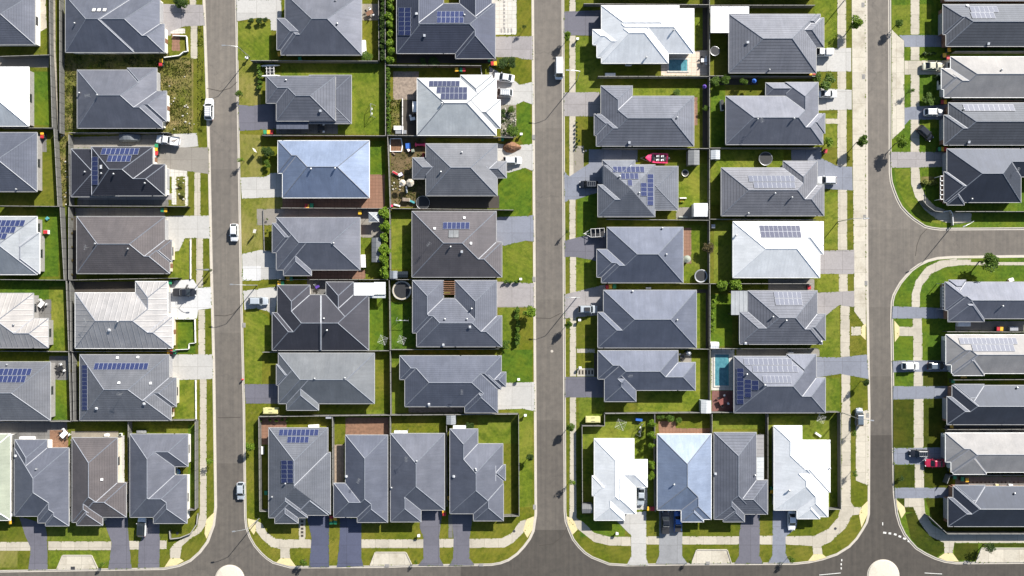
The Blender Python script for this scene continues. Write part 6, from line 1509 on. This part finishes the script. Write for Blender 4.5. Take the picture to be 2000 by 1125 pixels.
trampoline(1396, 100, 9, 'steel_dark', 'small round trampoline below the white rear awning')
trampoline(826, 396, 13, 'tramp_mat', 'black trampoline in the dark side yard below the toy yard house')
trampoline(1338, 338, 6.5, 'path_concrete', 'small ring trampoline in the yard right of the square hip roof')
def tank(px, py, rpx, h, mat, label):
    a = P(px, py, h); r = rpx*S; root = thing('water_tank', label, 'water tank', (a[0], a[1], 0.14))
    mb = MB(); mb.cyl((0,0,0),(0,0,h),r,r,24); mb.build('body', M[mat], root)
    mb = MB(); mb.cyl((0,0,h),(0,0,h+0.25),r*1.02,r*0.25,24); mb.build('lid', M[mat], root)
tank(1342, 506, 7, 2.0, 'roof_green', 'pale green round water tank right of the stepped navy roof')
tank(1345, 690, 4.5, 1.6, 'steel', 'small grey round tank on the paved nook of the lowest navy roof')
def shed(px0, py0, px1, py1, h, mat, label, horiz=False, name='garden_shed'):
    a = P(px0, py1, h); b = P(px1, py0, h); cx, cy = (a[0]+b[0])/2, (a[1]+b[1])/2; w, d = (b[0]-a[0])/2, (b[1]-a[1])/2
    root = thing(name, label, 'shed', (cx, cy, 0.14)); mb = MB(); mb.box(-w+0.06,-d+0.06,0,w-0.06,d-0.06,h-0.1); mb.build('wall', M[mat], root)
    mb = MB()
    if horiz: q = [[(-w,-d,h-0.1),(w,-d,h-0.1),(w,0,h+0.15),(-w,0,h+0.15)],[(-w,0,h+0.15),(w,0,h+0.15),(w,d,h-0.1),(-w,d,h-0.1)]]
    else: q = [[(-w,-d,h-0.1),(0,-d,h+0.15),(0,d,h+0.15),(-w,d,h-0.1)],[(0,-d,h+0.15),(w,-d,h-0.1),(w,d,h-0.1),(0,d,h+0.15)]]
    for f in q: mb.face(f)
    n = 5
    for i in range(n+1):
        if horiz: x = -w+(2*w-0.05)*i/n; mb.face([(x,-d,h-0.07),(x+0.05,-d,h-0.07),(x+0.05,0,h+0.18),(x,0,h+0.18)]); mb.face([(x,0,h+0.18),(x+0.05,0,h+0.18),(x+0.05,d,h-0.07),(x,d,h-0.07)])
        else: y = -d+(2*d-0.05)*i/n; mb.face([(-w,y,h-0.07),(0,y,h+0.18),(0,y+0.05,h+0.18),(-w,y+0.05,h-0.07)]); mb.face([(0,y,h+0.18),(w,y,h-0.07),(w,y+0.05,h-0.07),(0,y+0.05,h+0.18)])
    mb.build('roof', M[mat], root)
    mb = MB(); mb.box(-0.4,-d+0.02,0.02,0.4,-d+0.055,h-0.35); mb.build('door', M['frame_dark'], root)
shed(1344, 293, 1366, 322, 2.2, 'roof_grey', 'grey gabled garden shed right of the red boat')
shed(1388, 293, 1406, 311, 2.0, 'roof_pale', 'small pale silver shed right of the spine fence, opposite the grey shed')
shed(1355, 397, 1382, 423, 2.3, 'white_plastic', 'white garden shed in the yard corner right of the square hip roof', True)
shed(1369, 782, 1389, 807, 2.0, 'roof_pale', 'pale shed with cross-lined roof left of the red deck')
shed(872, 811, 890, 829, 2.0, 'roof_cool', 'pale blue-grey shed behind the stepped slate roof, middle bottom row')
shed(1137, 985, 1157, 1002, 2.0, 'roof_grey', 'small grey shed in the left yard of the stepped white roof', True)
shed(726, 464, 744, 512, 2.1, 'roof_grey', 'long grey garden shed left of the bamboo hedge')
shed(761, 529, 776, 544, 2.0, 'roof_cool', 'little blue-grey shed above the pale-ringed trampoline')
shed(777, 530, 797, 542, 1.6, 'glass_dark', 'small glass greenhouse beside the little blue-grey shed', True, 'greenhouse')
shed(806, 198, 815, 219, 1.6, 'white_plastic', 'small white shed against the white solar roof', True)
shed(1388, 668, 1404, 681, 1.8, 'white_plastic', 'small white shed above the long swimming pool', True)
shed(1398, 770+3, 1408, 798, 0.1+0.9, 'timber_red', 'red slatted storage box at the side of the red deck', True) if False else None
def kiosk(px, py, label):
    a = P(px, py, 1.2); root = thing('electrical_kiosk', label, 'electrical kiosk', (a[0], a[1], 0.13), 0, 'pale yellow electrical kiosks')
    mb = MB(); mb.box(-1.6,-0.6,0,1.6,0.6,1.25); mb.build('cabinet', M['kiosk'], root)
    mb = MB(); mb.box(-1.7,-0.7,1.25,1.7,0.7,1.32); mb.box(-1.55,-0.55,1.32,1.55,0.55,1.38); mb.build('lid', M['kiosk'], root)
    for s in (-0.4, 0.4): mb = MB(); mb.box(-0.45,s-0.04,1.381,0.45,s+0.04,1.42); mb.build('vent_slot', M['steel_dark'], root)
kiosk(529, 802, 'pale yellow electrical kiosk above the middle bottom row, left street side')
kiosk(1158, 819, 'pale yellow electrical kiosk above the third bottom row, middle street side')
def clothesline(px, py, label, r=1.5):
    a = P(px, py, 1.8); root = thing('clothesline', label, 'clothesline', (a[0], a[1], 0.13)); mb = MB(); mb.cyl((0,0,0),(0,0,1.9),0.04,0.03,6); mb.build('pole', M['steel'], root)
    mb = MB()
    for i in range(4):
        t = i*math.pi/2+0.4; e = (r*math.cos(t), r*math.sin(t), 1.95); mb.cyl((0,0,1.75), e, 0.02, 0.02, 5)
        for k in (0.5, 0.75, 1.0):
            t2 = t+math.pi/2; mb.cyl((k*e[0],k*e[1],1.75+0.2*k),(k*r*math.cos(t2),k*r*math.sin(t2),1.75+0.2*k),0.01,0.01,4,caps=False)
    mb.build('arms', M['white_paint'], root)
clothesline(1293+28, 338-26, 'x', 1) if False else None
clothesline(1212, 829, 'rotary clothesline on the lawn above the stepped white roof')
clothesline(748, 664, 'rotary clothesline on the lawn right of the duplex roof', 1.3); clothesline(1603, 818, 'rotary clothesline on the lawn behind the bottom right white roof', 1.2)
clothesline(785, 664, 'rotary clothesline on the lawn left of the courtyard pergola house', 1.2)
def table_set(px, py, label, tm='timber_grey', r=0.9, n=6, umb=None):
    a = P(px, py, 0.8); root = thing('outdoor_setting', label, 'outdoor table', (a[0], a[1], 0.15), random.uniform(0, 1))
    mb = MB(); mb.box(-r,-r*0.6,0.70,r,r*0.6,0.76); mb.build('tabletop', M[tm], root)
    for x in (-r+0.1, r-0.1):
        for y in (-r*0.5, r*0.5): mb = MB(); mb.cyl((x,y,0),(x,y,0.7),0.03,0.03,6); mb.build('leg', M['steel_dark'], root)
    for i in range(n):
        x = -r*0.7+(i % (n//2))*r*1.4/max(1, n//2-1); s = -1 if i < n//2 else 1; y = s*(r*0.6+0.35)
        c = thing('garden_chair', 'garden chair number place', 'chair', (0,0,0)) if False else None
        mb = MB(); mb.box(x-0.22,y-0.22,0.42,x+0.22,y+0.22,0.47); mb.box(x-0.22,y+s*0.2-0.03,0.47,x+0.22,y+s*0.2+0.03,0.9)
        for dx in (-0.2, 0.18):
            for dy in (-0.2, 0.18): mb.box(x+dx,y+dy,0,x+dx+0.03,y+dy+0.03,0.42)
        w = P(0,0); q = Matrix.Translation((a[0], a[1], 0.15)) @ Matrix.Rotation(root.rotation_euler.z, 4, 'Z')
        o = mb.build('garden_chair', M['white_plastic' if i % 2 else 'black_plastic']); o.matrix_world = q; tag(o, ('upper' if s > 0 else 'lower')+(' left' if x < 0 else ' right')+' garden chair at the '+label.replace('outdoor ', '').replace(' the ', ' '), 'chair', 'garden chairs around outdoor tables')
table_set(81, 594, 'outdoor table on the plum patio at the left edge', 'white_paint', 0.8, 4)
table_set(117, 720, 'dark outdoor table behind the left edge solar roof', 'black_plastic', 0.8, 4)
table_set(722, 25, 'outdoor table by the top slate roof, third column', 'timber', 0.8, 4)
table_set(620, 560, 'outdoor table in the duplex courtyard', 'violet', 0.5, 2)
table_set(1375, 118, 'outdoor table beside the small square pool', 'white_plastic', 0.7, 4)
table_set(1413, 783, 'red outdoor table on the red deck', 'timber_red', 1.1, 4)
table_set(1332, 697, 'outdoor table in the paved nook of the lowest navy roof', 'steel_dark', 0.5, 2)
table_set(627, 250, 'outdoor table in the shaded yard below the blue-grey bold tiled roof', 'black_plastic', 0.8, 4)
table_set(125, 848, 'white outdoor table on the brown deck, bottom left', 'white_plastic', 0.9, 4)
table_set(806, 232, 'outdoor table left of the white solar roof', 'white_paint', 0.6, 2)
def umbrella(px, py, mat, label, r=1.5):
    a = P(px, py, 2.3); root = thing('parasol', label, 'parasol', (a[0], a[1], 0.15)); mb = MB(); mb.cyl((0,0,0),(0,0,2.5),0.03,0.03,6); mb.build('pole', M['steel'], root)
    mb = MB(); n = 8; c = [(r*math.cos(2*math.pi*i/n+math.pi/8), r*math.sin(2*math.pi*i/n+math.pi/8), 2.15) for i in range(n)]
    for i in range(n): mb.face([c[i], c[(i+1) % n], (0,0,2.55)])
    for i in range(n): mb.cyl(c[i], (0,0,2.57), 0.02, 0.02, 4, caps=False)
    mb.build('canopy', M[mat], root)
umbrella(786, 357, 'wall_cream', 'small pale parasol in the dirt yard among toys', 0.8); umbrella(801, 357, 'path_concrete', 'wider pale parasol in the dirt yard among toys', 0.95)
umbrella(1473, 158, 'blue', 'blue parasol behind the navy roof, sixth column', 0.55); umbrella(1376, 169, 'violet', 'violet-blue parasol at the fence above the tall-winged roof', 0.5)
def gazebo():
    a = P(730, 424, 2.4); root = thing('glass_gazebo', 'small blue glass roofed gazebo on the paving beside the bamboo hedge', 'gazebo', (a[0], a[1], 0.15)); w, h = 1.2, 1.1
    mb = MB()
    for f in ([(-w,-h,2.2),(w,-h,2.2),(0,0,2.7)],[(w,-h,2.2),(w,h,2.2),(0,0,2.7)],[(w,h,2.2),(-w,h,2.2),(0,0,2.7)],[(-w,h,2.2),(-w,-h,2.2),(0,0,2.7)]): mb.face(f)
    mb.build('roof', M['roof_cool'], root); mb = MB()
    for x, y in ((-w,-h),(w,-h),(w,h),(-w,h)): mb.cyl((x,y,2.22),(0,0,2.73),0.035,0.035,5); mb.cyl((x,y,0),(x,y,2.2),0.04,0.04,5)
    mb.box(-w-.03,-h-.03,2.16,w+.03,-h+.03,2.22); mb.box(-w-.03,h-.03,2.16,w+.03,h+.03,2.22); mb.build('frame', M['white_paint'], root)
gazebo()
def mound():
    a = P(997, 287, 0.5); rnd = random.Random(3); mb = MB(); n = 20; rg = []
    for k, (f, z) in enumerate(((1,0),(0.85,0.45),(0.6,0.85),(0.3,1.15),(0.05,1.25))):
        rg.append([(f*(1.75+0.9*max(0,math.cos(t))**6)*math.cos(t)*(1+rnd.uniform(-.06,.06)), f*1.35*math.sin(t)*(1+rnd.uniform(-.06,.06)), z*(1+rnd.uniform(-.06,.06))) for t in [2*math.pi*i/n for i in range(n)]])
    loft(mb, [r[::-1] for r in rg], cap=False); o = mb.build('soil_mound', M['earth'], loc=(a[0], a[1], 0.15)); tag(o, 'mound of brown soil on the driveway above the white wagon', 'soil pile')
mound()
def round_pool(px, py, r, label):
    a = P(px, py, 0.5); root = thing('paddling_pool', label, 'paddling pool', (a[0], a[1], 0.15)); mb = MB(); torus(mb, r, 0.12, 0.4); torus(mb, r, 0.12, 0.18); mb.build('rim', M['blue'], root)
    mb = MB(); mb.prism(ngon(0,0,r*0.97,24),0.02,0.36); mb.build('water', M['pool_water'], root)
round_pool(346, 922, 0.62, 'small round blue paddling pool in the side notch of the slate roof')
# toys and clutter in the dirt yard
def sandpit():
    a = P(773, 283, 0.5); root = thing('sandpit', 'large brown sandpit with curved white timber edging', 'sandpit', (a[0], a[1], 0.14)); mb = MB(); mb.face([(-1.35,-1.5,0.05),(1.3,-1.5,0.05),(1.5,0,0.05),(1.2,1.55,0.05),(-1.35,1.5,0.05)]); mb.build('sand', M['earth'], root)
    mb = MB(); pts = [(-1.35,-1.5),(1.3,-1.5),(1.5,0),(1.2,1.55),(-1.35,1.5),(-1.35,-1.5)]
    for p, q in zip(pts[:-1], pts[1:]): mb.cyl((*p,0.14),(*q,0.14),0.13,0.13,6)
    mb.build('edging', M['white_paint'], root)
sandpit()
def dumbbell(px, py, L, r, mat, label, rz=0, name='toy_tunnel'):
    a = P(px, py, 0.4); root = thing(name, label, 'toy', (a[0], a[1], 0.14), R(rz)); 
    for s in (-1, 1): mb = MB(); mb.cyl((s*L*0.5-0.3*s,0,0.45),(s*L*0.5,0,0.45),r*0.8,r,12); mb.build('end_ring', M[mat], root)
    mb = MB(); mb.cyl((-L*0.4,0,0.45),(L*0.4,0,0.45),r*0.5,r*0.5,10); mb.build('tube', M[mat], root)
dumbbell(821, 283, 2.3, 0.5, 'pink', 'bright pink plastic dumbbell-shaped toy in the dirt yard')
dumbbell(827, 304, 1.1, 0.35, 'red', 'small red ride-on toy against the grey-blue roof', 80)
def toy_box(px, py, w, d, h, mat, label, rz=0, top=None, name='toy', cat='toy'):
    a = P(px, py, h); root = thing(name, label, cat, (a[0], a[1], 0.14), R(rz)); mb = MB(); mb.box(-w/2,-d/2,0.02,w/2,d/2,h*0.8); mb.build('body', M[mat], root)
    mb = MB(); mb.box(-w/2+0.05,-d/2+0.05,h*0.8+0.002,w/2-0.05,d/2-0.05,h); mb.build('top', M[top or mat], root)
    for x in (-w/2+0.1, w/2-0.1):
        mb = MB(); mb.cyl((x,-d/2-0.03,0.1),(x,d/2+0.03,0.1),0.09,0.09,8); mb.build('runner', M['black_plastic'], root)
for t in [
 (797,285,1.2,1.3,0.6,'blue','blue plastic play table in the dirt yard',5,'blue'), (798,293,0.6,0.8,0.5,'red','red toy cart below the blue play table',30,'white_plastic'), (806,294,0.7,0.7,0.9,'roof_green','pale green toy slide near the pink toy',10,'roof_green'),
 (772,338,1.5,0.5,0.5,'white_plastic','white and red tricycle near the spine fence, dirt yard',-30,'red'), (782,341,1.0,0.8,0.5,'violet','violet ride-on toy in the dirt yard',25,'white_plastic'), (793,390,1.7,0.8,0.9,'wall_cream','wooden workbench toy at the bottom of the dirt yard',-3,'timber_grey'),
 (805,394,1.2,0.5,0.6,'teal','teal curved slide at the bottom of the dirt yard',-25,'teal'), (765,402,0.5,0.5,0.5,'red','red tub in the lower corner of the dirt yard',0,'pink'), (775,401,1.5,0.4,0.3,'white_plastic','white plastic cradle in the lower corner of the dirt yard',-15,'white_paint'),
 (794,370,0.3,1.6,0.5,'white_plastic','white plank leaning beside the pale parasols',5,'white_paint'), (769,300,0.9,0.3,0.3,'timber','timber offcuts below the sandpit',-40,'timber_grey'), (778,250,2.2,1.0,0.6,'white_plastic','white plastic garden bench left of the white solar roof',0,'white_paint'), (783,258,2.6,0.9,0.5,'steel','grey kayak-shaped tub left of the white solar roof',0,'steel'),
 (89,453,1.0,0.9,0.9,'white_plastic','red and white toy car on the lush yard, left edge',0,'red'), (92,427,0.7,0.7,0.4,'teal','small teal toy on the lush yard above the toy car',45,'teal'), (1248,820,1.6,0.6,0.8,'blue','blue plastic slide on the lawn above the round clipped shrubs',-8,'blue'),
 (1598,849,1.6,0.5,0.5,'white_plastic','white toy boat on the lawn behind the bottom right white roof',-35,'white_paint'), (1334,387,1.6,0.3,0.4,'white_plastic','white bench by the vegetable patch near the white shed',0,'white_paint'), (1332,394,0.8,0.4,0.4,'yellow','yellow planter below the white bench',0,'leaf_bright'), (1334,424,2.0,0.3,0.3,'white_plastic','white bench at the fence below the white shed planter',0,'roof_green'),
 (710,92,1.0,3.3,0.9,'white_plastic','long white tub standing against the top slate roof, third column',3,'white_plastic'), (709,510,1.0,3.0,0.9,'white_plastic','white tub standing against the dark slate roof, third column',2,'white_plastic'), (794,1-6,1,1,1,'white_plastic','',0,None),
 (1192,146,2.4,0.8,0.6,'white_plastic','white box bench below the white roof by the middle street',0,'white_paint'), (1228,125,1.4,0.5,1.0,'white_plastic','white air conditioner under the white roof eave, middle',0,'steel'), (1267,563,1.1,0.5,0.7,'white_plastic','white box above the wide navy roof',0,'white_paint'),
 (606,384+2,1,1,1,'steel','',0,None), (1545,690,1.2,0.6,0.8,'white_plastic','white air conditioner above the navy solar roof',0,'white_paint'), (1975,547,1.2,0.8,0.5,'white_plastic','white curved seat on the verge lawn above the tiny gable roof',20,'white_paint'),
 (1980,642,2.0,1.0,0.9,'steel','pale cabinet in the side yard below the tiny gable roof',0,'cap_light'), (1883,633,3.0,1.1,0.9,'white_plastic','white dinghy in the side yard below the tiny gable roof',0,'white_plastic'), (1974,948,1.0,0.5,0.5,'white_plastic','white planter at the end of the paver row',0,'white_paint'), (1947,948,0.8,0.6,0.5,'wall_cream','cream tub on the paver row',0,'kiosk'),
 (1411,205,0.7,2.4,1.0,'white_plastic','black and white barbecue stack in the sixth column yard',4,'black_plastic'), (1393,1002-560,0.9,0.9,0.6,'steel','small steel crate at the spine fence beside the white roof',0,'steel'), (610,1,0.1,0.1,0.1,'steel','',0,None),
 (640,833+3,2.6,0.7,0.7,'white_plastic','',0,None), (612,833,2.4,0.7,0.8,'white_plastic','white garden bench behind the left solar house, middle bottom row',3,'white_paint'), (512,880,0.5,1.8,0.8,'white_plastic','white shelf in the red paved nook, middle bottom row',0,'white_paint'), (642,815,1.4,0.7,1.6,'cap_light','pale blue cabinet at the fence corner, middle bottom row',0,'cap_light'),
 (785,815,0.1,0.1,0.1,'steel','',0,None), (235,845+4,0.6,0.6,0.6,'white_plastic','white pot behind the taupe tiled roof',0,'bin_body'), (208,850,1.0,0.6,0.6,'white_plastic','white tub behind the taupe tiled roof',0,'white_paint'), (276,843,2.2,0.6,0.5,'steel','steel rack behind the slate roof with the side notch',0,'steel'), (52,856,3.4,0.7,0.7,'white_plastic','long white tub behind the stepped slate roof, bottom left',0,'white_paint'),
]:
    if t[6]: toy_box(*t[:9])
def playset(px, py, label, rz=0):
    a = P(px, py, 1.5); root = thing('swing_set', label, 'swing set', (a[0], a[1], 0.13), R(rz)); mb = MB(); mb.cyl((-1.4,0,1.9),(1.4,0,1.9),0.05,0.05,6)
    for x in (-1.4, 1.4):
        for y in (-0.7, 0.7): mb.cyl((x,y,0),(x,0,1.9),0.045,0.045,6)
    mb.build('frame', M['steel'], root)
    for x in (-0.6, 0.5):
        mb = MB(); mb.cyl((x-0.2,0,1.9),(x-0.2,0,0.5),0.01,0.01,4); mb.cyl((x+0.2,0,1.9),(x+0.2,0,0.5),0.01,0.01,4); mb.box(x-0.24,-0.1,0.46,x+0.24,0.1,0.5); mb.build('swing', M['white_plastic'], root)
playset(725, 215, 'slim steel swing set on the lawn right of the blue-grey bold tiled roof', 90); playset(1251, 840, 'white swing set below the blue slide', 80)
playset(786, 626, 'timber swing set on the lawn below the pale-ringed trampoline', 0)
# letterboxes
def letterbox(px, py, label, mat='white_plastic'):
    a = P(px, py, 1.0); root = thing('letterbox', label, 'letterbox', (a[0], a[1], 0.13), 0, 'letterboxes on the front verges'); mb = MB(); mb.box(-0.12,-0.12,0,0.12,0.12,0.8); mb.build('post', M['wall_grey'], root)
    mb = MB(); mb.box(-0.3,-0.25,0.8,0.3,0.25,1.15); mb.build('box', M[mat], root)
for x, y, w in [(482,113,'beside the top front lawn, left street'),(1128,76,'beside the footpath by the bright round street tree'),(1017,545,'at the planting strip of the fourth column'),(1013,741,'on the lowest lawn of the fourth column'),(1026,811,'by the fence corner above the fenced corner lawn'),(1205,1042,'on the lawn below the stepped white roof'),
                (1018,262,'on the oval lawn of the white solar house'),(1132,625,'by the footpath below the silver off-road wagon'),(1133,718,'by the stepping stones of the lowest navy roof'),(818,1046,'on the lawn by the middle parking bay'),(505,1042,'x')]:
    if w != 'x': letterbox(x, y, 'small pale letterbox '+w)
def goal(px, py, rz, label):
    a = P(px, py, 0.8); root = thing('small_sign', label, 'sign', (a[0], a[1], 0.13), R(rz)); mb = MB(); mb.box(-0.45,-0.03,0.8,0.45,0.03,2.3); mb.build('board', M['white_paint'], root)
    for x in (-0.4, 0.4): mb = MB(); mb.cyl((x,0,0),(x,0,0.8),0.04,0.04,5); mb.build('post', M['timber_grey'], root)
goal(500, 295, -60, 'white real estate sign board on the dry front lawn beside the blue roof'); goal(500, 452, 75, 'white sign board on the dry front lawn beside the black bed')
def hydrant(px, py):
    a = P(px, py, 0.5); root = thing('fire_hydrant', 'small red hydrant post on the east kerb of the left street', 'hydrant', (a[0], a[1], 0.13)); mb = MB(); mb.cyl((0,0,0),(0,0,0.7),0.16,0.16,10); mb.cyl((0,0,0.7),(0,0,0.85),0.22,0.1,10); mb.build('body', M['red'], root)
    mb = MB(); mb.cyl((-0.3,0,0.5),(0.3,0,0.5),0.07,0.07,8); mb.build('outlets', M['red'], root)
hydrant(474, 741)
def rocks(px0, py0, px1, py1, n, seed, label):
    rnd = random.Random(seed); mb = MB()
    for _ in range(n):
        x, y = P(rnd.uniform(px0, px1), rnd.uniform(py0, py1)); r = rnd.uniform(0.1, 0.3); mb.cyl((x,y,0.12),(x+rnd.uniform(-.05,.05),y,0.12+r),r,r*0.5,6)
    o = mb.build('rocks', M['stone']); o['kind'] = 'stuff'
rocks(300, 150, 380, 258, 26, 1, ''); rocks(120, 262, 140, 400, 14, 2, ''); rocks(978, 210, 1008, 266, 30, 3, ''); rocks(345, 345, 362, 400, 8, 4, ''); rocks(1130, 285, 1145, 300, 5, 5, ''); rocks(766, 330, 785, 380, 8, 6, '')
def step_wall(): pass
# dividers of the parking bays: raised kerb edge
for b in [[(112,1111),(123,1084),(180,1084),(192,1110)], [(723,1104),(733,1078),(793,1078),(805,1103)], [(1350,1100),(1360,1073),(1420,1073),(1428,1099)], [(1905,1098),(1916,1070),(2600,1070)]]:
    mb = MB()
    for p, q in zip(b[:-1], b[1:]):
        A = Vector(P(*p)); B = Vector(P(*q)); L = (B-A).length; mt = Matrix.Translation((A.x, A.y, 0)) @ Matrix.Rotation(math.atan2(B.y-A.y, B.x-A.x), 4, 'Z'); mb.box(0.1, -0.09, 0.1, L-0.1, 0.09, 0.26, M=mt)
    o = mb.build('bay_kerb', M['kerb_concrete']); o['kind'] = 'structure'
# patio wall pieces showing below the top left eaves
bpy.context.view_layer.update()
